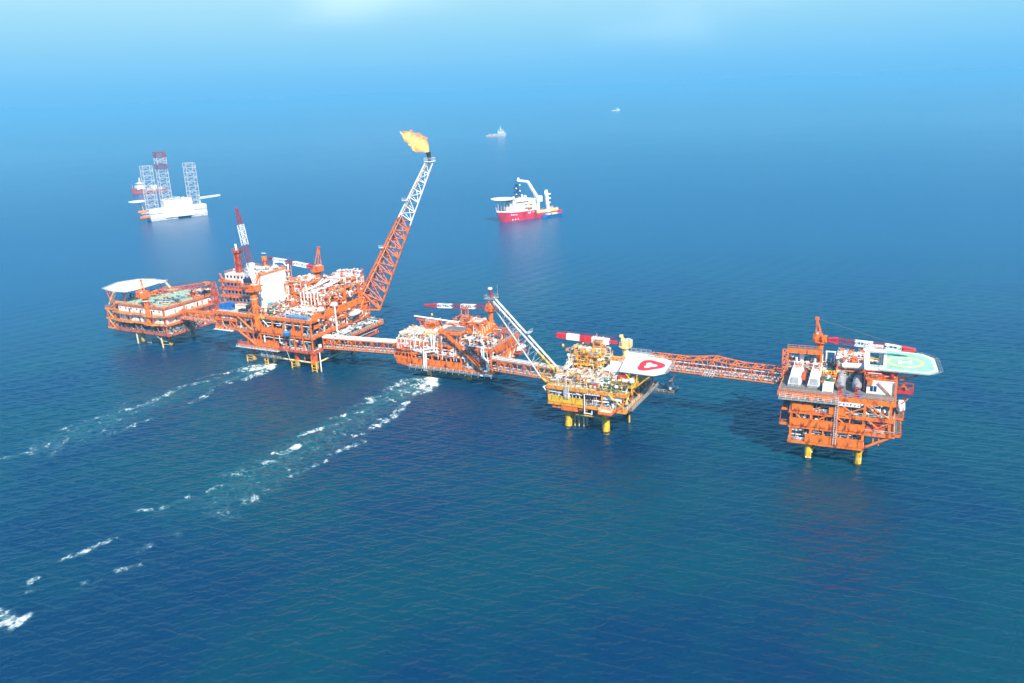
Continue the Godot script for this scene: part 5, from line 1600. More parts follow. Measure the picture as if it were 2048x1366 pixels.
# ---------------------------------------------------------------- the main platform
func platform_main() -> void:
	var F := frame(-112.4, -383.7, 27.8)
	var t := thing(F, Vector3.ZERO, "offshore_platform", "platform", "largest orange platform, carrying the white block and the flame boom", "platforms joined by bridges")
	jacket(t, [Vector2(-12.2, 0.4), Vector2(0.4, 0), Vector2(14.8, 0.8), Vector2(26.2, 1.2), Vector2(-12, -26), Vector2(0, -26), Vector2(14, -26), Vector2(26, -26)], 1.15, 8.4, 3.6, "dull_yellow", "orange_red")
	for q in [[Vector3(-12.2, 3.4, 0.4), Vector3(26.4, 3.4, 1.2)], [Vector3(-12.2, 3.4, -26), Vector3(26.4, 3.4, -26)], [Vector3(-12.2, 3.4, 0.4), Vector3(-12.2, 3.4, -26)], [Vector3(26.2, 3.4, 0.4), Vector3(26.2, 3.4, -26)], [Vector3(0.4, 3.4, 0.4), Vector3(0.4, 3.4, -26)]]:
		rod(t, "jacket_brace", q[0], q[1], 0.4, "cream")
	for q in [[Vector3(-15.4, 3.2, 1.8), Vector3(-15.4, -4, 1.8)], [Vector3(12.2, 3.0, 1.8), Vector3(12.2, -4, 1.8)], [Vector3(-3.6, 4.0, 2.4), Vector3(-3.6, -4, 2.4)], [Vector3(-1.2, 4.0, 3.0), Vector3(-1.2, -4, 3.0)], [Vector3(25.2, 5.0, 3.0), Vector3(25.2, -4, 3.0)], [Vector3(27.8, 5.0, 3.0), Vector3(27.8, -4, 3.0)]]:
		rod(t, "boat_landing_post", q[0], q[1], 0.32, "yellow")
	for k in 3:
		for x in [[-3.6, -1.2, 2.7], [25.2, 27.8, 3.0], [12.2, 14.6, 1.6], [-15.4, -12.4, 1.4]]:
			bar(t, "boat_landing_rung", Vector3(x[0], 0.6 + k * 1.3, x[2]), Vector3(x[1], 0.6 + k * 1.3, x[2]), 0.24, "yellow")
	bar(t, "riser_guard", Vector3(26.0, 8.4, 2.8), Vector3(26.0, 3.4, 3.2), 2.0, "orange", 0.3)
	brace(t, Vector3(20.0, 8.2, 1.4), Vector3(25.8, 4.0, 1.4), 0.3, "orange_red")
	brace(t, Vector3(20.0, 8.2, 1.4), Vector3(20.0, 3.8, 1.4), 0.25, "orange_red")
	rod(t, "caisson", Vector3(29.2, 9, 1.6), Vector3(29.2, -5, 1.6), 0.28, "clean_white")
	for x in [-5.2, -2.0, 1.6, 11.4]:
		rod(t, "ladder_post", Vector3(x, 8.8, 3.4), Vector3(x + 0.9, 3.4, 2.6), 0.14, "light_grey")
	box(t, "landing_walkway", Vector3(1.5, 4.1, 2.6), Vector3(12, 0.2, 1.8), "grating")
	rails(t, [Vector3(-4.5, 4.2, 3.5), Vector3(7.5, 4.2, 3.5)], "light_grey", 1.1)
	deck(t, 9.2, -18.6, 27.4, 3.2, -38, "grating", "orange_red", 1.0, "orange_red")
	deck(t, 16.2, -18.0, 27.4, 3.0, -40, "grating", "orange", 1.2, "pipe_white")
	deck(t, 24.0, -31.0, 27.2, 3.2, -42, "deck_pale", "orange", 1.5)
	box(t, "slung_walkway", Vector3(-6, 7.9, 3.8), Vector3(26, 0.3, 1.8), "light_grey")
	rails(t, [Vector3(-18.6, 8.0, 4.6), Vector3(7.0, 8.0, 4.6)], "light_grey", 1.1)
	wall_panels(t, -7.2, 7.3, 9.2, 12.4, 3.5, "orange", 4.8)
	wall_panels(t, -4.6, 10.6, 16.2, 18.8, 3.4, "orange", 5.0)
	wall_panels(t, 14.8, 21.4, 16.2, 18.6, 3.4, "orange", 5.0)
	columns(t, [-4.0, 4.2, 11.0, 16.6, 21.6, 26.8], [2.9], 9.2, 22.6, 0.6, "orange")
	columns(t, [-8.6, -12.4], [2.8], 9.2, 22.6, 0.45, "orange")
	columns(t, [26.9], [-9, -18, -27, -36], 9.2, 22.6, 0.7, "orange")
	columns(t, [-17.6], [-8, -18, -30], 9.2, 22.6, 0.6, "orange_red")
	for q in [[-17.6, 15.6, -7.4, 9.4, 0.5], [-12.2, 15.4, -9.0, 9.6, 0.2], [-4.0, 15.6, -8.2, 9.6, 0.2], [-17.4, 22.8, -8.8, 16.4, 0.5], [-4.2, 22.6, -0.4, 16.6, 0.24]]:
		brace(t, Vector3(q[0], q[1], 3.0), Vector3(q[2], q[3], 3.0), q[4], "orange")
	bar(t, "white_brace", Vector3(-1.6, 22.4, 3.1), Vector3(2.0, 18.9, 3.2), 0.3, "clean_white")
	# the wing to the left, where the bridge lands
	deck(t, 16.4, -32.4, -18.2, 2.6, -10, "grating", "orange", 1.2, "orange_light")
	columns(t, [-31.8, -28.0, -23.0, -18.8], [2.4], 16.4, 22.8, 0.5, "orange")
	columns(t, [-31.8], [-9.6], 16.4, 22.8, 0.5, "orange")
	box(t, "wing_band", Vector3(-25.0, 19.9, 2.6), Vector3(14.0, 0.9, 0.4), "orange")
	for q in [[-31.6, 16.6, -28.2, 19.6], [-22.8, 19.4, -19.0, 16.6], [-22.6, 22.6, -19.0, 20.0], [-31.6, 19.6, -28.2, 22.4]]:
		brace(t, Vector3(q[0], q[1], 2.4), Vector3(q[2], q[3], 2.4), 0.22, "orange")
	box(t, "wing_walkway", Vector3(-27, 14.9, 3.0), Vector3(12, 0.2, 1.6), "clean_white")
	for i in 6:
		bar(t, "walkway_hanger", Vector3(-32 + i * 2.2, 16, 2.8), Vector3(-32 + i * 2.2, 14.6, 3.6), 0.1, "pipe_white")
	for i in 4:
		box(t, "wing_cabinet", Vector3(-29.2 + i * 2.5, 21.6, 1.6), Vector3(1.8, 1.9, 1.4), ["dark_grey", "clean_white", "light_grey", "clean_white"][i])
	pipe(t, [Vector3(-27.0, 19.4, 3.0), Vector3(-26.0, 16.8, 3.2), Vector3(-24.4, 16.2, 3.2)], 0.1, "pipe_white")
	equipment(t, 401, -17, 25, 1.6, -6, 9.2, 4.4, 26, ["dark_grey", "pipe_white", "grey", "dark_red", "light_grey"])
	equipment(t, 402, -17, 25, 1.6, -6, 16.2, 4.6, 26, ["dark_grey", "pipe_white", "grey", "dark_grey", "dark_red"])
	for q in [[13.6, 2.2], [14.6, 1.6], [20.8, 2.2], [21.6, 1.6], [8.4, 1.8]]:
		rod(t, "pipe", Vector3(-3, q[0], q[1]), Vector3(26, q[0], q[1]), 0.2, "pipe_white")
	for x in [10.2, 14.6, 16.8, 21.0]:
		box(t, "white_crate", Vector3(x, 9.7, 2.2), Vector3(2.2, 0.8, 1.4), "clean_white")
	pipe(t, [Vector3(-0.6, 15.0, 4.0), Vector3(-0.6, 11.6, 4.0)], 0.35, "pipe_white")
	pipe(t, [Vector3(8.6, 15.6, 4.0), Vector3(8.6, 12.4, 4.0), Vector3(9.4, 12.0, 4.0)], 0.2, "pipe_white")
	rails(t, [Vector3(-31, 24, 3), Vector3(-8, 24, 3)], "orange_light", 1.1)
	rails(t, [Vector3(-1, 24, 3), Vector3(27, 24, 3)], "red", 1.1)
	# right flank: three plate girders over process floors
	box(t, "flank_girder", Vector3(27.5, 24.9, -19.5), Vector3(0.6, 2.9, 44), "orange")
	box(t, "flank_girder", Vector3(27.7, 20.6, -19.5), Vector3(0.5, 1.7, 43), "orange")
	box(t, "flank_girder", Vector3(27.8, 16.4, -19), Vector3(0.5, 1.5, 42), "orange")
	for i in 10:
		bar(t, "flank_post", Vector3(27.6, 16.8, -2 - i * 3.9), Vector3(27.6, 23.6, -2 - i * 3.9), 0.3, "orange")
	for i in 6:
		brace(t, Vector3(27.7, 19.8, -2 - i * 6.4), Vector3(27.7, 17.0, -5 - i * 6.4), 0.16, "pipe_white")
	brace(t, Vector3(28.0, 25.6, -36), Vector3(28.0, 17.0, -29), 0.6, "orange")
	bar(t, "flank_raker", Vector3(28.0, 26.2, -41.5), Vector3(28.0, 15.4, -32), 0.7, "orange")
	pipe(t, [Vector3(26.6, 27.5, -12.5), Vector3(28.6, 27.5, -12.8), Vector3(28.6, 15.4, -12.8), Vector3(30.2, 14.6, -12.8)], 0.36, "clean_white")
	for i in 2:
		vessel(t, "white_drum", Vector3(27.0, 27.6, -4.2 - i * 9.4), Vector3(28.8, 27.6, -4.2 - i * 9.4), 1.25, "clean_white")
	for i in 5:
		box(t, "grey_cabinet", Vector3(26.2, 18.6, -6 - i * 6.2), Vector3(1.6, 2.4, 1.2), ["dark_grey", "pipe_white", "grey", "light_grey", "dark_grey"][i])
	# lower lay-down deck with its grey roof
	deck(t, 13.0, 27.9, 34.5, -3.0, -41, "grating", "orange", 1.0, "pipe_white")
	deck(t, 8.6, 27.9, 32.5, -6, -39, "grating", "orange_red", 0.9, "grey")
	box(t, "shelter_roof", Vector3(31.8, 14.7, -21), Vector3(4.2, 0.3, 22), "light_grey")
	for i in 6:
		bar(t, "shelter_post", Vector3(33.6, 13, -11 - i * 4), Vector3(33.6, 14.6, -11 - i * 4), 0.2, "grey")
	for i in 3:
		box(t, "shelter_ridge", Vector3(30.6 + i * 1.2, 14.95, -21), Vector3(0.35, 0.25, 21), "grey")
	equipment(t, 403, 28.6, 33.6, -4, -12, 13.0, 2.4, 12, ["pipe_white", "light_grey", "dark_grey", "green"])
	equipment(t, 404, 28.6, 33.6, -33, -40, 13.0, 2.6, 8, ["pipe_white", "grey", "dark_grey", "green"])
	brace(t, Vector3(34.2, 14.6, -39.6), Vector3(32.4, 8.8, -36.5), 0.55, "orange")
	brace(t, Vector3(34.2, 12.4, -40.6), Vector3(28.2, 8.8, -38.6), 0.4, "orange")
	pipe_rows(t, Vector3(30.2, 11.0, -4), Vector3(30.2, 11.0, -38), Vector3(0.7, -0.25, 0), 5, 0.2, ["light_grey", "pipe_white", "grey"])
	# process modules stepping up towards the back right
	open_frame(t, 2.5, 12.5, -10, -26, [24.0, 28.6, 32.4, 36.2], 2, 3, 0.5, "orange")
	open_frame(t, 13.4, 25.6, -8, -24, [24.0, 28.0, 31.6], 3, 3, 0.5, "orange")
	open_frame(t, 14.0, 25.6, -25, -40, [24.0, 28.6, 32.8, 35.6], 3, 3, 0.5, "orange")
	equipment(t, 405, 3.5, 12, -10.5, -25, 24.1, 4.2, 16, ["orange", "pipe_white", "orange_red", "light_grey"])
	equipment(t, 406, 3.5, 12, -10.5, -25, 28.7, 3.6, 16, ["orange", "pipe_white", "pipe_white", "orange_light", "clean_white"])
	equipment(t, 407, 3.5, 12, -10.5, -25, 32.5, 3.4, 16, ["orange", "pipe_white", "clean_white", "orange_light"])
	equipment(t, 408, 3.5, 12, -11, -25, 36.3, 2.4, 14, ["pipe_white", "clean_white", "orange_light"])
	equipment(t, 409, 14, 25, -8.5, -23, 24.1, 3.8, 18, ["orange", "pipe_white", "orange_red", "light_grey"])
	equipment(t, 410, 14, 25, -8.5, -23, 28.1, 3.4, 20, ["orange", "pipe_white", "clean_white", "orange_light"])
	equipment(t, 411, 14, 25, -8.5, -23, 31.7, 3.4, 18, ["orange", "pipe_white", "clean_white", "orange_light", "orange"])
	equipment(t, 412, 14, 25, -25.5, -39, 28.7, 3.8, 14, ["orange", "pipe_white", "clean_white"])
	equipment(t, 413, 14, 25, -25.5, -39, 32.9, 3.0, 16, ["orange", "pipe_white", "clean_white", "orange_light"])
	equipment(t, 414, 15, 24.5, -26, -38, 35.7, 2.6, 14, ["orange", "pipe_white", "clean_white", "orange_light"])
	for k in 2:
		rod(t, "process_column", Vector3(5.0 + k * 5.2, 24, -11.6), Vector3(5.0 + k * 5.2, 34.6, -11.6), 0.85, "orange")
		rod(t, "process_column", Vector3(7.4 + k * 5.4, 24, -12.6), Vector3(7.4 + k * 5.4, 36.6, -12.6), 0.5, "pipe_white")
	for i in 6:
		pipe(t, [Vector3(13.6 + i * 2.0, 28.4, -7.6), Vector3(13.6 + i * 2.0, 33.6 + (i % 3), -7.6), Vector3(13.6 + i * 2.0, 33.6 + (i % 3), -16.0), Vector3(13.6 + i * 2.0, 36.6, -24.5)], 0.3, "pipe_white" if i % 2 else "clean_white")
	box(t, "white_package", Vector3(20.0, 36.4, -30.5), Vector3(5.0, 4.2, 4.0), "clean_white")
	rails(t, [Vector3(17.5, 38.5, -28.5), Vector3(22.5, 38.5, -28.5)], "orange_red", 1.0)
	bar(t, "sloped_walkway", Vector3(13.6, 35.0, -24.4), Vector3(17.6, 38.6, -30), 1.0, "clean_white", 0.5)
	bar(t, "sloped_walkway", Vector3(24.0, 36.6, -30), Vector3(27.2, 28.2, -41), 1.4, "orange", 0.6)
	ball(t, "round_flange", Vector3(26.9, 29.6, -27.6), Vector3(0.5, 1.7, 1.7), "clean_white")
	ball(t, "round_flange_core", Vector3(27.1, 29.6, -27.6), Vector3(0.5, 1.1, 1.1), "orange_red")
	equipment(t, 415, 23, 29, -36, -41, 24.2, 2.6, 12, ["pipe_white", "light_blue", "orange", "clean_white"])
	equipment(t, 416, -6, 2, -6, -24, 24.0, 2.2, 22, ["light_grey", "pipe_white", "dark_grey", "green", "orange_red", "cream"])
	equipment(t, 417, 0, 13, 0, -7, 24.0, 2.0, 16, ["light_grey", "pipe_white", "green", "cream", "orange"])
	open_frame(t, 7.4, 11.4, -6.5, -9.6, [24.0, 27.2], 1, 1, 0.45, "orange")
	# white pipe frame over the light blue basket
	for x in [13.0, 17.0, 21.0, 24.6]:
		pipe(t, [Vector3(x, 24, -0.8), Vector3(x, 27.6, -0.8), Vector3(x, 27.6, -5.6), Vector3(x, 24, -5.6)], 0.16, "clean_white")
	for q in [[26.0, -0.8], [27.6, -0.8], [27.6, -5.6], [26.4, -3.2]]:
		rod(t, "pipe", Vector3(12.6, q[0], q[1]), Vector3(25.0, q[0], q[1]), 0.2, "clean_white")
	bar(t, "sloped_boom", Vector3(8.0, 24.6, -2.0), Vector3(15.0, 28.4, -7.0), 0.5, "clean_white")
	equipment(t, 418, 13, 24.5, -2, -6.5, 24.0, 2.6, 14, ["pipe_white", "clean_white", "orange_light"])

	tangle(t, 451, Vector3(3, 24.4, -25.5), Vector3(12.4, 38.2, -9.6), 90, ["clean_white", "pipe_white", "orange_light", "orange"], 0.14)
	tangle(t, 452, Vector3(13.6, 24.4, -24), Vector3(25.6, 34.5, -7.6), 100, ["clean_white", "pipe_white", "orange", "orange_light"], 0.14)
	tangle(t, 453, Vector3(14, 29, -40), Vector3(26, 38.5, -25), 80, ["clean_white", "orange", "pipe_white"], 0.14)
	tangle(t, 454, Vector3(-7, 24.1, -24), Vector3(13, 26.4, 1.5), 70, ["clean_white", "light_grey", "dark_grey", "orange_light"], 0.12)
	tangle(t, 455, Vector3(12.6, 24.1, -6.6), Vector3(25.4, 27.6, -0.4), 40, ["clean_white", "pipe_white", "orange"], 0.12)
	tangle(t, 456, Vector3(26.4, 17.2, -40), Vector3(28.4, 23.4, -1), 50, ["clean_white", "dark_grey", "orange"], 0.13)
	tangle(t, 457, Vector3(28.2, 13.2, -40), Vector3(34, 15, -3), 50, ["clean_white", "grey", "dark_grey"], 0.12)
	tangle(t, 458, Vector3(-17, 9.4, -2), Vector3(26, 15, 2.6), 45, ["pipe_white", "grey", "dark_red"], 0.12)
	tangle(t, 459, Vector3(-17, 16.4, -2), Vector3(26, 22, 2.6), 45, ["pipe_white", "grey", "dark_red"], 0.12)
	# accommodation block
	var b := thing(F, Vector3(-19.5, 24, -15), "accommodation_block", "building", "tall windowless white accommodation wall with orange galleries on the main platform", "")
	box(b, "wall", Vector3(-19.6, 32.2, -14.8), Vector3(20.4, 16.2, 19.6), "clean_white")
	box(b, "wall", Vector3(-13, 28.4, -26.5), Vector3(9.0, 8.6, 4.0), "clean_white")
	box(b, "roof", Vector3(-19.6, 40.4, -14.8), Vector3(20.8, 0.3, 20.0), "heli_white")
	box(b, "roof_parapet", Vector3(-9.3, 40.6, -14.8), Vector3(0.3, 0.9, 20.0), "orange_light")
	rails(b, [Vector3(-29.8, 40.6, -5), Vector3(-9.4, 40.6, -5), Vector3(-9.4, 40.6, -24.6), Vector3(-29.8, 40.6, -24.6)], "orange_light", 1.1, true)
	for k in 4:
		var y := 26.2 + k * 3.7
		box(b, "gallery", Vector3(-19.8, y, -3.6), Vector3(20.8, 0.35, 3.0), "orange")
		box(b, "gallery_wing", Vector3(-31.0, y, -5.2), Vector3(2.6, 0.9, 4.6), "orange")
		bar(b, "gallery_raker", Vector3(-31.6, y + 3.4, -3.4), Vector3(-28.2, y + 0.2, -2.4), 0.5, "orange")
		rails(b, [Vector3(-30, y + 0.2, -2.2), Vector3(-9.6, y + 0.2, -2.2)], "red" if k > 1 else "orange_light", 1.1)
		for i in 8:
			box(b, "window", Vector3(-28.2 + i * 2.3, y + 1.9, -4.94), Vector3(1.1, 1.2, 0.1), "glass")
		bar(b, "gallery_post", Vector3(-29.6, y, -2.4), Vector3(-29.6, y + 3.7, -2.4), 0.25, "orange")
		bar(b, "gallery_post", Vector3(-19.6, y, -2.4), Vector3(-19.6, y + 3.7, -2.4), 0.25, "orange")
		bar(b, "gallery_post", Vector3(-10.0, y, -2.4), Vector3(-10.0, y + 3.7, -2.4), 0.25, "orange")
	ball(b, "satellite_dome", Vector3(-31.6, 33.2, -7.6), Vector3.ONE * 1.1, "clean_white")
	ball(b, "satellite_dome", Vector3(-29.6, 33.0, -6.8), Vector3.ONE * 0.75, "clean_white")
	bar(b, "dome_arm", Vector3(-31.6, 32.4, -7.6), Vector3(-29.6, 30.6, -7.2), 0.25, "orange")
	for k in 4:   # stair tower at the back corner
		box(b, "stair_landing", Vector3(-8.4, 29.6 + k * 3.2, -25.0), Vector3(2.4, 0.25, 2.6), "orange_light")
		bar(b, "stair_flight", Vector3(-7.6, 29.6 + k * 3.2, -24.0), Vector3(-8.6, 32.6 + k * 3.2, -26.0), 0.7, "clean_white", 0.2)
	for p in [Vector3(-7.3, 0, -23.8), Vector3(-7.3, 0, -26.2)]:
		bar(b, "stair_post", p + Vector3(0, 24, 0), p + Vector3(0, 41.5, 0), 0.25, "orange_light")
	equipment(b, 430, -28, -10.5, -7, -23, 40.6, 2.0, 20, ["clean_white", "light_grey", "pipe_white", "heli_white"])
	pipe(b, [Vector3(-14, 40.6, -22), Vector3(-14, 43.6, -22), Vector3(-10.2, 43.6, -24), Vector3(-9.0, 41.6, -25)], 0.3, "clean_white")
	var m := thing(F, Vector3(-24, 40.5, -9), "lattice_mast", "mast", "red lattice mast with a white lamp, left end of the accommodation roof", "")
	lattice(m, Vector3(-24.0, 38.0, -9), Vector3(-23.8, 50.6, -9), Vector3.BACK, 2.5, 2.5, 2.3, 2.3, 7, 0.2, 0.12, "orange_red")
	box(m, "mast_platform", Vector3(-23.8, 50.9, -9), Vector3(3.6, 1.0, 3.6), "orange_red")
	rails(m, [Vector3(-25.6, 51.4, -7.2), Vector3(-22, 51.4, -7.2), Vector3(-22, 51.4, -10.8), Vector3(-25.6, 51.4, -10.8)], "orange_red", 1.0, true)
	rod(m, "lamp", Vector3(-24.2, 51.4, -9), Vector3(-24.5, 54.4, -9), 0.5, "clean_white")
	box(m, "mast_cladding", Vector3(-24.5, 44.2, -9), Vector3(1.3, 12.0, 2.0), "dark_red")
	m = thing(F, Vector3(-19, 40.5, -21), "radar_mast", "mast", "stout orange radar mast with a flat white scanner on the accommodation roof", "")
	box(m, "mast_base", Vector3(-18.8, 40.9, -21.4), Vector3(3.2, 0.9, 3.0), "orange_light")
	rod(m, "mast_body", Vector3(-18.9, 40.6, -21.4), Vector3(-19.2, 44.0, -21.4), 0.9, "orange")
	rod(m, "mast_head", Vector3(-19.2, 44.0, -21.4), Vector3(-19.3, 46.4, -21.4), 1.3, "orange")
	for q in [-1.0, 1.0]:
		bar(m, "mast_arm", Vector3(-19.2, 43.6, -21.4), Vector3(-19.2 + q * 4.0, 42.2, -21.4), 0.4, "dark_red")
	rod(m, "scanner_post", Vector3(-19.3, 46.4, -21.4), Vector3(-19.3, 47.8, -21.4), 0.12, "dark_grey")
	box(m, "scanner", Vector3(-19.3, 47.9, -21.4), Vector3(2.4, 0.25, 0.5), "clean_white")

	# things on the top deck
	container(F, Vector3(-27.2, 24, -1.2), Vector3(7.4, 2.6, 3.0), "blue", "deep blue container nearest the landing of the far left bridge")
	container(F, Vector3(-25.2, 26.6, -1.4), Vector3(5.4, 0.8, 2.8), "blue", "flat deep blue tray stacked on the container at the bridge landing", "tray")
	container(F, Vector3(-19.4, 24, -3.4), Vector3(6.4, 2.6, 2.6), "clean_white", "white container with red railings before the orange galleries")
	container(F, Vector3(-15.2, 24, 0.2), Vector3(4.6, 1.4, 2.4), "dark_blue", "dark blue basket left of the thick orange crane pedestal", "basket")
	container(F, Vector3(-10.6, 24, -0.4), Vector3(2.6, 1.6, 2.2), "green", "green skip behind the thick orange crane pedestal", "skip")
	container(F, Vector3(-6.6, 24, -10.4), Vector3(4.0, 2.6, 2.6), "light_blue", "bright cyan box at the foot of the white wall", "box")
	container(F, Vector3(-5.6, 24, -14.8), Vector3(2.2, 1.8, 2.2), "blue", "small blue box behind the bright cyan box", "box")
	container(F, Vector3(1.4, 24, -1.6), Vector3(3.4, 2.4, 2.6), "green", "grey green hut in the middle of the main deck edge", "hut", "hut")
	container(F, Vector3(-0.2, 24, -6.4), Vector3(6.0, 1.2, 2.6), "pipe_white", "pale open tray behind the grey green hut", "tray")
	container(F, Vector3(18.6, 24, 1.4), Vector3(11.4, 1.3, 2.4), "light_blue", "long light blue basket under the white pipe frame", "basket")
	var g := thing(F, Vector3(14.2, 16.2, 3.6), "hanging_tub", "tub", "round blue tub hung in front of the main platform's second floor", "")
	rod(g, "tub_body", Vector3(13.9, 16.6, 4.6), Vector3(13.9, 17.9, 4.6), 1.7, "blue")
	rod(g, "tub_rim", Vector3(13.9, 17.8, 4.6), Vector3(13.9, 18.1, 4.6), 1.85, "light_blue")
	bar(g, "tub_arm", Vector3(13.9, 17.2, 3.2), Vector3(13.9, 17.2, 4.6), 0.3, "orange")
	g = thing(F, Vector3(-3.6, 24, -17.5), "yellow_drum", "drum", "small yellow drum beside the white wall's right end", "")
	rod(g, "drum_body", Vector3(-4.6, 25.2, -17.5), Vector3(-2.8, 25.2, -17.5), 1.0, "yellow")
	box(g, "saddle", Vector3(-3.7, 24.4, -17.5), Vector3(1.6, 0.8, 1.4), "grey")
	g = lifeboat(F, Vector3(30.4, 21.0, -25.0), Vector3(0, -0.03, 1), "white lifeboat on the right flank of the main platform")
	# two cranes
	var c := crane(F, Vector3(-4.4, 17.0, 3.6), 35.4, 1.55, Vector3(-3.8, 39.0, 2.8), Vector3(-9.9, 72.9, 1.6), Vector3(-1.6, 43.4, 1.0),
		[[0.0, 0.28, "clean_white", 0.16], [0.28, 0.52, "dark_red", 0.11], [0.52, 0.79, "clean_white", 0.16], [0.79, 1.0, "dark_red", 0.14]], "orange crane with its boom raised steeply, on the thick pedestal of the main platform", "orange", false, 0.0, 1.0, 2.1)
	for q in [Vector3(-10.6, 24.2, 3.0), Vector3(2.4, 24.2, 3.0)]:
		rod(c, "pedestal_brace", Vector3(-4.4, 30.0, 3.4), q, 0.3, "orange")
	rod(c, "pedestal_ring", Vector3(-4.4, 32.0, 3.6), Vector3(-4.4, 32.3, 3.6), 2.0, "light_grey")
	rod(c, "pedestal_ring", Vector3(-4.4, 24.2, 3.6), Vector3(-4.4, 24.7, 3.6), 1.85, "orange")
	rod(c, "pedestal_ring", Vector3(-4.4, 19.0, 3.6), Vector3(-4.4, 19.6, 3.6), 1.9, "orange")
	box(c, "winch_house", Vector3(-9.0, 39.6, 1.4), Vector3(3.2, 2.6, 2.6), "dark_blue")
	box(c, "winch_house", Vector3(-11.4, 39.4, 1.0), Vector3(2.2, 2.2, 2.2), "clean_white")
	box(c, "machine_floor", Vector3(-7.4, 37.6, 1.6), Vector3(11.0, 0.5, 4.4), "orange")
	rails(c, [Vector3(-12.6, 37.9, 3.7), Vector3(-1.8, 37.9, 3.7)], "orange_light", 1.2)
	box(t, "yellow_fender", Vector3(-0.6, 23.4, 3.5), Vector3(5.2, 1.1, 0.5), "yellow")
	crane(F, Vector3(2.2, 24.0, -34.0), 37.2, 1.3, Vector3(-0.6, 39.6, -34.0), Vector3(-28.0, 42.6, -34.0), Vector3(4.6, 49.6, -34.0),
		[[0.0, 0.1, "red", 0.3], [0.1, 0.42, "clean_white", 0.16], [0.42, 0.6, "dark_red", 0.14], [0.6, 0.9, "clean_white", 0.16], [0.9, 1.0, "dark_red", 0.25]], "orange crane behind the white block of the main platform, boom laid level", "orange", false, 0.0, 1.0, 1.7)

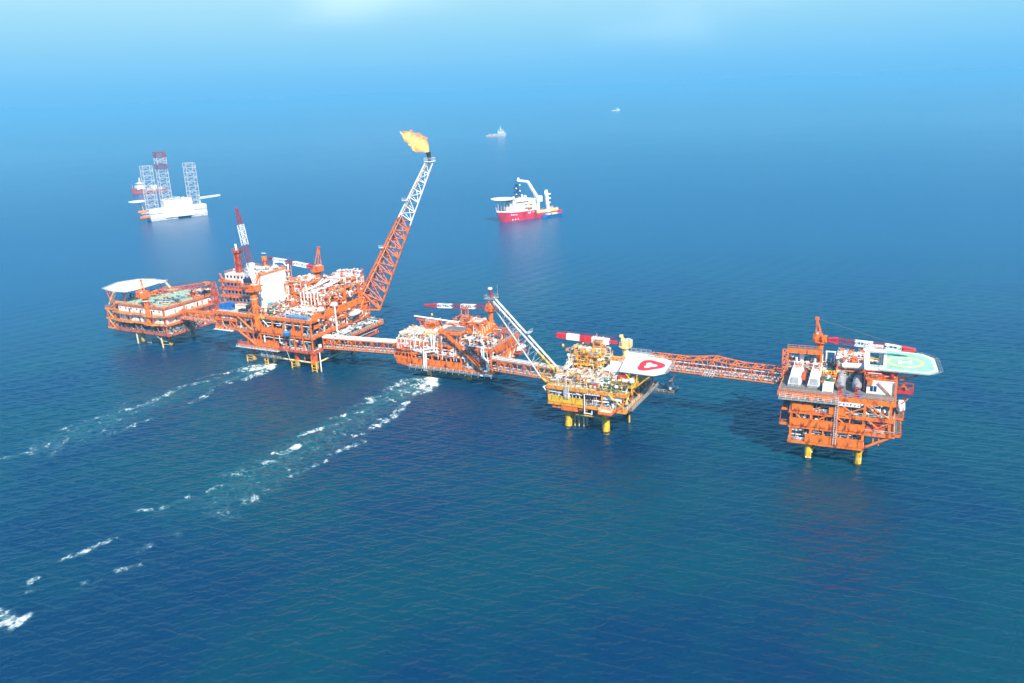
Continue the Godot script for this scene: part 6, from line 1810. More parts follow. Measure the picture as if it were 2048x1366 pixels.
# ---------------------------------------------------------------- the accommodation platform far left
func platform_far_left() -> void:
	var F := frame(-193.2, -430.1, 28.5)
	var t := thing(F, Vector3.ZERO, "offshore_platform", "platform", "living quarters platform with white walls, orange walkways and pale green roof, leftmost in the row", "platforms joined by bridges")
	jacket(t, [Vector2(0, 0), Vector2(19.9, -0.7), Vector2(0, -16), Vector2(19.1, -16)], 1.05, 7.0, 4.6, "dull_yellow", "dull_yellow")
	rod(t, "caisson", Vector3(-1.4, 7, 2.3), Vector3(-1.2, -5, 2.3), 0.4, "cream")
	rod(t, "caisson", Vector3(17.4, 5, 2.8), Vector3(18.8, -5, 2.8), 0.42, "cream")
	for i in 4:
		rod(t, "riser", Vector3(1.6 + i * 0.9, 7, -1.2), Vector3(1.8 + i * 0.9, -5, -1.2), 0.16, "light_grey")
	brace(t, Vector3(13.0, 6.4, 2.6), Vector3(17.6, 3.6, 2.6), 0.22, "grey")
	brace(t, Vector3(17.6, 1.6, 2.6), Vector3(19.9, 0.8, -0.4), 0.2, "grey")
	brace(t, Vector3(17.6, 3.4, 2.6), Vector3(19.9, 2.4, -0.4), 0.2, "grey")
	deck(t, 7.3, -15.5, 24.6, 3.2, -34, "grating", "orange_red", 0.9, "grey")
	deck(t, 12.2, -15.0, 23.4, 3.0, -33, "grating", "orange", 0.8)
	deck(t, 16.6, -15.0, 23.0, 3.0, -33, "grating", "orange", 0.8)
	deck(t, 21.2, -15.0, 22.6, 2.7, -33, "deck_green", "orange", 0.9, "orange_light")
	columns(t, [-14.6, 22.6], [2.8, -10, -22, -32], 7.3, 21, 0.5, "orange")
	for i in 9:   # slanting hangers over the dark lower storey
		bar(t, "slanting_post", Vector3(-12.6 + i * 4.0, 11.6, 2.8), Vector3(-10.8 + i * 4.0, 7.3, 3.0), 0.3, "orange_red")
	for i in 7:
		bar(t, "flank_hanger", Vector3(23.2, 11.6, -2 - i * 5.0), Vector3(24.2, 7.4, -2 - i * 5.0), 0.25, "orange_red")
	box(t, "dark_bulkhead", Vector3(3.8, 9.5, -3.2), Vector3(34, 4.0, 0.3), "dark_grey")
	equipment(t, 501, -12, 21, 1.2, -2.2, 7.3, 2.8, 14, ["dark_grey", "dark_blue", "dark_grey", "grey"])
	equipment(t, 502, 19.6, 23.4, -3, -31, 7.3, 3.0, 18, ["dark_grey", "light_grey", "dark_blue", "pipe_white"])
	for k in 2:   # the two storeys of cabins, panel by panel
		var y0 := 12.3 + k * 4.4
		var y1 := 15.8 + k * 4.5
		wall_panels(t, -12.6 + k * 0.4, 20.6, y0, y1, 2.1, "clean_white", 3.0)
		side_panels(t, 2.0, -31.5, y0, y1, 21.9, "clean_white", 4.0)
		side_panels(t, 0.8, -31.5, y0, y1, -13.2, "clean_white", 4.0)
		wall_panels(t, -13.2, 21.2, y0, y1, -31.8, "clean_white", 5.0)
		for i in 11:
			box(t, "panel_seam", Vector3(-12.6 + k * 0.4 + i * 3.02, (y0 + y1) * 0.5, 2.22), Vector3(0.16, y1 - y0, 0.12), "orange_light")
		for i in 3:
			box(t, "door", Vector3(-5.6 + i * 8.4 + k * 1.5, y0 + 1.15, 2.22), Vector3(1.0, 2.1, 0.12), "dark_grey")
		for i in 8:
			box(t, "window", Vector3(-11.0 + i * 4.2, y0 + 2.0, 2.2), Vector3(0.8, 0.8, 0.1), "glass")
		for i in 4:
			box(t, "door", Vector3(22.02, y0 + 1.15, -4.5 - i * 7.4), Vector3(0.12, 2.1, 1.0), "dark_red" if i == 2 else "grey")
		# scalloped walkway on the front edge
		var s := Shape.new()
		s.prism([Vector2(-15.4, 2.6), Vector2(-15.4, 3.8), Vector2(-8.6, 4.7), Vector2(-1.4, 4.7), Vector2(0.6, 3.7), Vector2(7.4, 3.7), Vector2(9.4, 5.2), Vector2(15.6, 5.2), Vector2(17.6, 3.7), Vector2(23.6, 3.7), Vector2(23.6, 2.6)], y0 - 0.4, y0 - 0.05)
		shape(t, "walkway", s, "orange_light")
		var edge := [Vector3(-15.4, y0, 3.7), Vector3(-8.6, y0, 4.6), Vector3(-1.4, y0, 4.6), Vector3(0.6, y0, 3.6), Vector3(7.4, y0, 3.6), Vector3(9.4, y0, 5.1), Vector3(15.6, y0, 5.1), Vector3(17.6, y0, 3.6), Vector3(23.6, y0, 3.6)]
		rails(t, edge, "yellow_orange", 1.1)
		for i in edge.size() - 1:
			bar(t, "walkway_kerb", edge[i] - Vector3(0, 0.25, -0.1), edge[i + 1] - Vector3(0, 0.25, -0.1), 0.2, "yellow_orange", 0.6)
		box(t, "side_walkway", Vector3(23.0, y0 - 0.2, -14), Vector3(3.2, 0.3, 33), "orange_light")
		rails(t, [Vector3(24.5, y0, 2), Vector3(24.5, y0, -30)], "orange", 1.1)
		box(t, "walkway_kerb", Vector3(24.6, y0 - 0.3, -14), Vector3(0.2, 0.6, 33), "orange")
		for i in 5:
			box(t, "walkway_locker", Vector3(22.6, y0 + 0.7, -3 - i * 6.1), Vector3(1.2, 1.3, 0.9), ["pipe_white", "red", "grey", "light_grey", "red"][i])
	bar(t, "white_slab", Vector3(23.6, 16.0, -17), Vector3(23.6, 16.0, -31), 1.6, "clean_white", 0.4)
	# left wing of braced galleries
	columns(t, [-21.6, -16.2], [2.4, -8.0], 7.2, 18.0, 0.5, "orange")
	for y in [7.2, 12.4, 17.6]:
		box(t, "wing_floor", Vector3(-18.6, y, -3.0), Vector3(6.6, 0.3, 12.0), "grating")
		box(t, "wing_beam", Vector3(-18.6, y - 0.1, 3.0), Vector3(6.8, 0.8, 0.5), "yellow_orange")
		rails(t, [Vector3(-21.8, y + 0.2, -8.6), Vector3(-21.8, y + 0.2, 3), Vector3(-15.6, y + 0.2, 3)], "orange", 1.1)
	for q in [[-21.4, 12.6, -16.4, 7.4], [-21.4, 17.4, -16.2, 12.6], [-20.6, 7.2, -13.4, 12.2], [-19.6, 12.6, -13.0, 17.6], [-18.6, 17.6, -12.6, 21.2]]:
		brace(t, Vector3(q[0], q[1], 2.9), Vector3(q[2], q[3], 2.9), 0.34, "yellow_orange")
	# roof clutter
	for q in [[4.0, -9.0, 3.4, 0.7, "black"], [8.6, -13.0, 2.4, 0.6, "black"], [12.4, -18.5, 1.6, 0.5, "dark_red"], [9.0, -9.4, 1.8, 0.5, "dark_grey"]]:
		box(t, "roof_hatch", Vector3(q[0], 21.3, q[1]), Vector3(q[2], 0.24, q[3] + 0.4), q[4])
	equipment(t, 503, 4, 20, -2, -20, 21.2, 1.2, 16, ["light_grey", "cream", "dark_grey", "orange_light"])
	equipment(t, 504, -13, -2, -4, -24, 21.2, 3.2, 14, ["dark_red", "pipe_white", "dark_grey", "orange_red"])
	equipment(t, 505, 15, 22, -22, -31, 21.2, 2.6, 12, ["pipe_white", "dark_grey", "orange_light", "red", "dark_blue"])
	columns(t, [21.8], [-17.5, -19.5], 12.4, 23.6, 0.4, "orange")
	for i in 5:
		brace(t, Vector3(21.8, 13 + i * 2.1, -17.5), Vector3(21.8, 15.1 + i * 2.1, -19.5), 0.15, "orange_light")
	wall_panels(t, 12.6, 22.4, 21.2, 21.9, -21.0, "orange", 5.0)
	tangle(t, 551, Vector3(-14, 7.5, -2), Vector3(24, 10.8, 1.6), 50, ["dark_grey", "grey", "pipe_white"], 0.12)
	tangle(t, 552, Vector3(21.8, 7.5, -32), Vector3(24.4, 11, -2), 40, ["grey", "pipe_white", "dark_grey"], 0.12)
	tangle(t, 553, Vector3(14, 21.4, -32), Vector3(22, 23.6, -22), 30, ["pipe_white", "dark_grey", "orange_light"], 0.12)
	# helideck
	var h := helideck(F, "plain white helideck overhanging the left corner of the living quarters platform", [Vector2(-22.5, 1.2), Vector2(-13.0, 4.2), Vector2(-3.4, 3.2), Vector2(-2.4, -6.0), Vector2(-4.6, -21.8), Vector2(-14, -23.5), Vector2(-22.6, -21.5), Vector2(-27.4, -11.4)], 28.0, "heli_white", "clean_white", "light_grey")
	for q in [[Vector3(-16.6, 20.6, 2.6), Vector3(-21.6, 27.4, 1.0)], [Vector3(-16.6, 20.6, 2.6), Vector3(-16.8, 27.4, 2.4)], [Vector3(-16.6, 20.6, -6), Vector3(-25.4, 27.4, -10)], [Vector3(-16.6, 20.6, -18), Vector3(-22, 27.4, -20)], [Vector3(-8, 21.4, 1.4), Vector3(-5, 27.4, 1.4)], [Vector3(-4, 21.4, -10), Vector3(-4, 27.4, -10)], [Vector3(-4, 21.4, -20), Vector3(-5, 27.4, -20)], [Vector3(-12, 21.4, -12), Vector3(-12, 27.4, -12)]]:
		rod(h, "support_strut", q[0], q[1], 0.3, "orange_red")
	bar(h, "access_stair", Vector3(-11.4, 27.2, 3.6), Vector3(-16.4, 20.4, 3.6), 1.8, "cream", 0.7)
	box(h, "foam_skid", Vector3(-3.6, 28.4, -19), Vector3(5.0, 0.8, 4.0), "heli_white")
	rails(h, [Vector3(-1.4, 28, -16), Vector3(-1.4, 28, -22)], "cream", 1.2)
	bar(h, "access_stair", Vector3(-1.6, 27.6, -21), Vector3(2.4, 21.4, -23), 1.4, "cream", 0.5)
	# crane with a long orange boom laid down towards the back
	var c := crane(F, Vector3(11.4, 12.4, 3.6), 25.4, 1.05, Vector3(12.0, 27.4, 0.4), Vector3(27.2, 28.6, -24.6), Vector3(7.0, 34.0, 1.0),
		[[0.0, 0.12, "orange", 0.26], [0.12, 0.9, "orange_red", 0.15], [0.9, 1.0, "orange", 0.35]], "orange crane of the living quarters platform, its boom lying over the roof", "orange", false, 0.0, 1.0, 2.2)
	box(c, "winch_house", Vector3(9.2, 27.6, 3.0), Vector3(6.0, 3.2, 3.4), "orange")
	for q in [Vector3(6.6, 21.3, 2.6), Vector3(17.6, 21.3, 2.6)]:
		rod(c, "pedestal_brace", Vector3(11.4, 24.4, 3.4), q, 0.22, "orange")
	rod(c, "pedestal_ring", Vector3(11.4, 24.2, 3.6), Vector3(11.4, 24.5, 3.6), 2.0, "pipe_white")
	var m := thing(F, Vector3(28.5, 12, -29), "stair_tower", "tower", "leaning orange lattice stair tower between living quarters and main platform", "")
	lattice(m, Vector3(26.6, 28.2, -26.6), Vector3(29.4, 9.0, -27.6), Vector3.RIGHT, 2.6, 2.6, 2.6, 2.6, 9, 0.2, 0.14, "orange_red")
	bar(m, "tower_tie", Vector3(26.0, 21.4, -27), Vector3(22.6, 21.0, -27), 0.4, "orange")
	bar(m, "tower_tie", Vector3(28.0, 12.6, -27), Vector3(23.0, 12.0, -27), 0.4, "orange")
	for k in 5:
		bar(m, "stair_flight", Vector3(26.2 + k * 0.55, 26.4 - k * 3.7, -25.6), Vector3(26.8 + k * 0.55, 23.2 - k * 3.7, -28.2), 0.9, "orange_light", 0.15)

# ---------------------------------------------------------------- bridges and the flare
func link(called_label: String, A: Vector3, B: Vector3, w: float, h: float, n: int, mat: String, top: Array, floor_rows: int, hump := 0.0) -> Node3D:
	# A and B: ends at the centre of the walkway floor, in the world
	var d := B - A
	var yaw := atan2(-d.z, d.x)
	var flat := Vector2(d.x, d.z).length()
	var F := Transform3D(Basis(Vector3.UP, yaw), A)
	var E := Vector3(flat, d.y, 0)
	var t := thing(F, Vector3.ZERO, "truss_bridge", "bridge", called_label, "bridges between the platforms")
	var up := func(k: float) -> Vector3:
		return Vector3(0, h + hump * maxf(0.0, 1.0 - absf(k - 0.5) * 5.0), 0)
	for q in [-0.5, 0.5]:
		rod(t, "bottom_chord", Vector3(0, 0, w * q), E + Vector3(0, 0, w * q), 0.24, mat)
		for k in n:
			var a := E * (float(k) / n) + Vector3(0, 0, w * q)
			var b := E * (float(k + 1) / n) + Vector3(0, 0, w * q)
			var ua: Vector3 = up.call(float(k) / n)
			var ub: Vector3 = up.call(float(k + 1) / n)
			rod(t, "top_chord", a + ua, b + ub, 0.24, mat)
			rod(t, "post", a, a + ua, 0.16, mat)
			if k % 2 == 0:
				rod(t, "diagonal", a, b + ub, 0.16, mat)
			else:
				rod(t, "diagonal", a + ua, b, 0.16, mat)
		rod(t, "post", E + Vector3(0, 0, w * q), E + Vector3(0, h, w * q), 0.2, mat)
	for k in n + 1:
		var a := E * (float(k) / n)
		var ua: Vector3 = up.call(float(k) / n)
		rod(t, "cross_member", a + Vector3(0, 0, w * 0.5), a + Vector3(0, 0, -w * 0.5), 0.14, mat)
		rod(t, "cross_member", a + ua + Vector3(0, 0, w * 0.5), a + ua + Vector3(0, 0, -w * 0.5), 0.14, mat)
		if top.is_empty() and k < n:
			var b := E * (float(k + 1) / n)
			var sg := 1.0 if k % 2 else -1.0
			rod(t, "top_diagonal", a + ua + Vector3(0, 0, sg * w * 0.5), b + (up.call(float(k + 1) / n) as Vector3) - Vector3(0, 0, sg * w * 0.5), 0.13, mat)
	bar(t, "walkway", Vector3(0, 0.15, w * 0.22), E + Vector3(0, 0.15, w * 0.22), w * 0.5, "grating", 0.12)
	for i in floor_rows:
		rod(t, "bridge_pipe", Vector3(0, 0.6 + 0.42 * i, w * (0.3 - 0.2 * (i % 3))), E + Vector3(0, 0.6 + 0.42 * i, w * (0.3 - 0.2 * (i % 3))), 0.14 + 0.05 * (i % 2), ["pipe_white", "light_grey", "orange_red", "pipe_white", "dark_grey"][i % 5])
	for i in top.size():
		var z := lerpf(-0.46, 0.46, (i + 0.5) / top.size()) * w
		rod(t, "bridge_pipe", Vector3(-0.5, h + 0.45, z), E + Vector3(0.5, h + 0.45, z), 0.36 * w / 4.0, top[i])
	rails(t, [Vector3(0, 0.2, w * 0.48), E + Vector3(0, 0.2, w * 0.48)], "pipe_white", 1.1)
	return t

func make_bridges() -> void:
	var L := frame(-193.2, -430.1, 28.5)
	var X := frame(-112.4, -383.7, 27.8)
	var P := frame(-37.2, -355.8, 26.5)
	var Y := frame(18.9, -290.2, 28.0)
	var R := frame(95.1, -254.9, 24.5)
	link("orange truss bridge from the living quarters to the main platform", L * Vector3(23.6, 13.6, -7.5), X * Vector3(-32.4, 16.4, -2.2), 3.4, 4.2, 12, "orange", [], 3)
	link("orange bridge topped with broad white pipes between main and middle platforms", X * Vector3(28.4, 10.0, -4.2), P * Vector3(-14.4, 9.0, -1.6), 4.4, 4.6, 14, "orange", ["clean_white", "pipe_white", "clean_white", "light_grey", "clean_white"], 5)
	link("orange bridge topped with grey pipes between middle and yellow platforms", P * Vector3(33.4, 7.2, 0.6), Y * Vector3(-6.0, 9.4, -23.0), 4.2, 4.4, 12, "orange", ["light_grey", "grey", "pipe_white", "grey", "light_grey"], 4)
	var b := link("long orange lattice bridge with a raised middle, leading to the right platform", Y * Vector3(23.0, 18.4, -26.0), R * Vector3(-10.4, 19.8, -17.2), 5.2, 4.6, 14, "orange", [], 6, 1.3)
	for k in 5:
		bar(b, "refuge_rail", Vector3(21.5 + k * 0.9, 0.2, 3.0), Vector3(22.6 + k * 0.9, 2.6, 3.0), 0.16, "clean_white")

func make_flare() -> void:
	var F := frame(-112.4, -383.7, 27.8)
	var t := thing(F, Vector3(30, 20, -38), "flare_boom", "flare boom", "tall leaning lattice boom, orange below and white above, burning at its tip", "")
	var a := Vector3(27.0, 28.4, -35.6)
	var a2 := Vector3(27.0, 28.4, -41.0)
	var b := Vector3(35.0, 19.6, -38.2)
	var e := Vector3(67.9, 90.4, -37.2)
	var e2 := Vector3(67.9, 90.4, -39.4)
	var f := Vector3(70.6, 89.6, -38.3)
	var split := 0.6
	for q in [[a, e, 0.5], [a2, e2, 0.5], [b, f, 0.42]]:
		rod(t, "chord", q[0], (q[0] as Vector3).lerp(q[1], split), q[2], "orange")
		rod(t, "chord", (q[0] as Vector3).lerp(q[1], split), q[1], q[2] * 0.8, "clean_white")
	var n := 16
	for k in n + 1:
		var s := float(k) / n
		var s2 := float(k + 1) / n
		var mat := "orange" if s < split - 0.01 else "clean_white"
		var r := 0.24 if s < split else 0.17
		var p := a.lerp(e, s)
		var p2 := a2.lerp(e2, s)
		var q := b.lerp(f, s)
		rod(t, "cross_member", p, q, r, mat)
		rod(t, "cross_member", p2, q, r, mat)
		rod(t, "cross_member", p, p2, r, mat)
		if k < n:
			if k % 2 == 0:
				rod(t, "diagonal", p, b.lerp(f, s2), r, mat)
				rod(t, "diagonal", q, a2.lerp(e2, s2), r, mat)
				rod(t, "diagonal", p2, a.lerp(e, s2), r, mat)
			else:
				rod(t, "diagonal", q, a.lerp(e, s2), r, mat)
				rod(t, "diagonal", p2, b.lerp(f, s2), r, mat)
				rod(t, "diagonal", p, a2.lerp(e2, s2), r, mat)
	for q in [0.9, 2.1]:
		var o := Vector3(0.6, -0.3, 0)
		rod(t, "flare_pipe", a + o + Vector3(0, 0, -q), a.lerp(e, split) + o + Vector3(0, 0, -q), 0.34, "orange_light")
		rod(t, "flare_pipe", a.lerp(e, split) + o + Vector3(0, 0, -q), e + o + Vector3(0, 0, -q * 0.7), 0.3, "pipe_white")
	bar(t, "ladder", a + Vector3(1.4, -0.9, 0.4), e + Vector3(1.0, -0.6, 0.3), 0.5, "pipe_white", 0.12)
	for s in [0.36, 0.72]:
		var p := a.lerp(e, s)
		box(t, "rest_platform", p + Vector3(-0.6, 0.2, 0.3), Vector3(2.2, 0.2, 2.2), "pipe_white")
		rails(t, [p + Vector3(-1.6, 0.3, 1.3), p + Vector3(0.5, 0.3, 1.3)], "pipe_white", 1.1)
	# knee frame on the corner of the deck
	var k0 := [Vector3(22.8, 19.4, -35.2), Vector3(22.8, 19.4, -41.2)]
	for q in k0:
		rod(t, "knee_brace", q, b, 0.34, "orange")
		rod(t, "knee_brace", q, Vector3(26.8, 28.4, q.z), 0.34, "orange")
		rod(t, "knee_brace", q + Vector3(4.6, 0, 0.4), Vector3(27.0, 28.0, q.z), 0.3, "orange")
	rod(t, "knee_brace", Vector3(27.2, 28.2, -35.6), Vector3(35.6, 20.4, -38.2), 0.3, "orange")
	rod(t, "knee_brace", Vector3(27.2, 28.2, -41.0), Vector3(35.6, 20.4, -38.2), 0.3, "orange")
	rod(t, "knee_brace", Vector3(24.4, 23.0, -36), Vector3(31.0, 23.8, -37.4), 0.22, "orange_light")
	box(t, "root_girder", Vector3(24.0, 27.6, -36.0), Vector3(7.0, 1.8, 1.0), "orange")
	box(t, "root_girder", Vector3(24.0, 27.6, -40.8), Vector3(7.0, 1.8, 1.0), "orange")
	box(t, "root_walkway", Vector3(25.4, 28.7, -38.4), Vector3(8.2, 0.2, 4.6), "grating")
	rails(t, [Vector3(21.2, 28.8, -35.8), Vector3(29.6, 28.8, -35.8)], "orange_light", 1.2)
	pipe(t, [Vector3(22.0, 29.4, -37.4), Vector3(27.2, 29.8, -37.4), Vector3(28.6, 31.6, -37.4)], 0.4, "clean_white")
	box(t, "tip_platform", Vector3(69.3, 90.6, -38.3), Vector3(3.8, 0.3, 3.6), "clean_white")
	rails(t, [Vector3(67.5, 90.8, -36.6), Vector3(71.1, 90.8, -36.6), Vector3(71.1, 90.8, -40), Vector3(67.5, 90.8, -40)], "clean_white", 1.3, true)
	rod(t, "flare_tip", Vector3(69.4, 90.6, -38.3), Vector3(68.9, 94.2, -38.3), 0.85, "black")
	rod(t, "flare_tip_rim", Vector3(68.95, 93.6, -38.3), Vector3(68.85, 94.6, -38.3), 1.1, "black")
	# the flame, blown to the left
	var fl := thing(F, Vector3(68.8, 94.4, -38.3), "flare_flame", "flame", "ragged yellow and orange gas flame blown leftwards from the boom tip", "")
	var rng := RandomNumberGenerator.new()
	rng.seed = 11
	var nz := FastNoiseLite.new()
	nz.seed = 3
	nz.frequency = 0.36
	nz.fractal_octaves = 4
	for layer in [["flame_edge", 1.0, "flame_edge"], ["flame_body", 0.8, "flame"], ["flame_core", 0.55, "flame_core"]]:
		var s := Shape.new()
		var rings := 40
		var seg := 26
		var grid := []
		for i in rings + 1:
			var u := float(i) / rings
			var c := Vector3(68.8 - 11.4 * u + 0.8 * sin(u * 5.0), 94.5 + 7.4 * pow(u, 0.8) + 0.5 * sin(u * 9.0), -38.3 + 0.5 * sin(u * 7.0))
			var rad: float = (0.35 + 2.9 * pow(sin(PI * pow(u, 0.72) * 0.93), 0.9)) * layer[1]
			if i == rings:
				rad = 0.05
			var row := []
			for j in seg:
				var th := TAU * j / seg
				var d := Vector3(0.55 * cos(th), 0.8 * cos(th), sin(th) * 0.9)
				var k: float = 1.0 + (1.35 * nz.get_noise_3d(c.x * 1.3 + d.x * 3.0 + layer[1] * 70.0, c.y * 1.3 + d.y * 4.0, d.z * 4.0)) * smoothstep(0.05, 0.5, u)
				row.append(c + d * rad * k)
			grid.append(row)
		for i in rings:
			for j in seg:
				s.quad(grid[i][j], grid[i][(j + 1) % seg], grid[i + 1][(j + 1) % seg], grid[i + 1][j])
		shape(fl, layer[0], s, layer[2])
	for i in 26:
		var u := rng.randf_range(0.22, 1.05)
		var c := Vector3(68.8 - 11.6 * u, 94.8 + 7.2 * u, -38.3) + Vector3(rng.randf_range(-0.8, 0.8), rng.randf_range(-2.2, 1.8), rng.randf_range(-1.5, 1.5))
		var dir := Vector3(-1.0, rng.randf_range(-0.1, 1.0), rng.randf_range(-0.5, 0.5)).normalized()
		var s := Shape.new()
		var r := rng.randf_range(0.35, 0.8)
		s.tube(c, c + dir * r * 1.2, r * 0.5, 8, r, true)
		s.tube(c + dir * r * 1.2, c + dir * r * rng.randf_range(3.0, 4.6) + Vector3(0, 0.6, 0), r, 8, 0.05, true)
		shape(fl, "flame_tongue", s, "flame_edge" if i % 3 else "flame")
	var s3 := Shape.new()
	s3.tube(Vector3(57.6, 101.0, -38.3), Vector3(56.6, 102.0, -38.3), 0.7, 8, 0.95, true)
	s3.tube(Vector3(56.6, 102.0, -38.3), Vector3(55.6, 103.4, -38.0), 0.95, 8, 0.2, true)
	shape(fl, "flame_tongue", s3, "flame_edge")
	var glow := OmniLight3D.new()
	glow.name = "flame_light"
	glow.light_color = Color(1.0, 0.66, 0.3)
	glow.light_energy = 6.0
	glow.light_size = 2.0
	glow.omni_range = 90.0
	glow.omni_attenuation = 2.0
	glow.shadow_enabled = true
	add_child(glow)
	glow.position = F * Vector3(64.0, 98.0, -33.5)

# ---------------------------------------------------------------- ships and the jack-up
func hull(par: Node3D, st: Array, zc: float, mat: String, called := "hull") -> void:
	# st: [x, half beam at deck, half beam at water, deck height] from bow to stern
	var s := Shape.new()
	var p := []
	for q in st:
		p.append([Vector3(q[0], q[3], zc + q[1]), Vector3(q[0], q[3], zc - q[1]), Vector3(q[4] if q.size() > 4 else q[0], -2.0, zc + q[2]), Vector3(q[4] if q.size() > 4 else q[0], -2.0, zc - q[2])])
	for i in p.size() - 1:
		var a: Array = p[i]
		var b: Array = p[i + 1]
		s.quad(a[2], b[2], b[0], a[0])
		s.quad(b[3], a[3], a[1], b[1])
		s.quad(a[0], b[0], b[1], a[1])
	var e: Array = p[-1]
	s.quad(e[2], e[3], e[1], e[0])
	var f: Array = p[0]
	s.quad(f[3], f[2], f[0], f[1])
	shape(par, called, s, mat)

func small_ship(F: Transform3D, L: float, beam: float, hull_mat: String, label: String, called: String, category: String) -> Node3D:
	# bow at x = 0, stern at x = L
	var t := thing(F, Vector3(L * 0.5, 0, 0), called, category, label, "")
	var k := L / 50.0
	var h := beam * 0.5
	hull(t, [[-1.5 * k, 0.3, 0.2, 8.6 * k, 1.0], [5 * k, h * 0.62, h * 0.35, 7.8 * k], [12 * k, h * 0.95, h * 0.8, 6.8 * k], [19.9 * k, h, h, 6.0 * k], [20 * k, h, h, 3.6 * k], [46 * k, h, h, 3.2 * k], [50 * k, h * 0.95, h * 0.9, 3.2 * k]], 0.0, hull_mat)
	box(t, "deckhouse", Vector3(12.5 * k, 8.6 * k, 0), Vector3(12.5 * k, 5.0 * k, beam * 0.84), "clean_white")
	box(t, "wheelhouse", Vector3(11.8 * k, 12.6 * k, 0), Vector3(8.5 * k, 3.2 * k, beam * 0.74), "clean_white")
	box(t, "window_band", Vector3(11.8 * k, 13.0 * k, 0), Vector3(8.64 * k, 1.2 * k, beam * 0.755), "dark_grey")
	box(t, "wheelhouse_roof", Vector3(11.8 * k, 14.4 * k, 0), Vector3(9.4 * k, 0.4 * k, beam * 0.8), "clean_white")
	lattice(t, Vector3(13.0 * k, 14.5 * k, 0), Vector3(13.6 * k, 23 * k, 0), Vector3.RIGHT, 2.2 * k, 2.2 * k, 1.0 * k, 1.0 * k, 5, 0.2 * k, 0.14 * k, "clean_white", false)
	ball(t, "radar_dome", Vector3(9.6 * k, 15.6 * k, 1.0), Vector3.ONE * 1.0 * k, "clean_white")
	for q in [-0.28, 0.28]:
		box(t, "funnel", Vector3(17.6 * k, 13.4 * k, beam * q), Vector3(2.2 * k, 5.4 * k, 1.6 * k), "light_grey")
	for i in 4:
		box(t, "deck_cargo", Vector3((25.0 + i * 5.6) * k, 4.6 * k, (0.22 if i % 2 else -0.2) * beam), Vector3(4.2 * k, 2.4 * k, beam * 0.36), ["light_grey", "clean_white", "orange", "pipe_white"][i])
	rails(t, [Vector3(20 * k, 3.6 * k, h), Vector3(48 * k, 3.3 * k, h)], "clean_white", 1.3 * k)
	rod(t, "foremast", Vector3(1.6 * k, 8.4 * k, 0), Vector3(1.4 * k, 14.5 * k, 0), 0.2 * k, "clean_white")
	return t

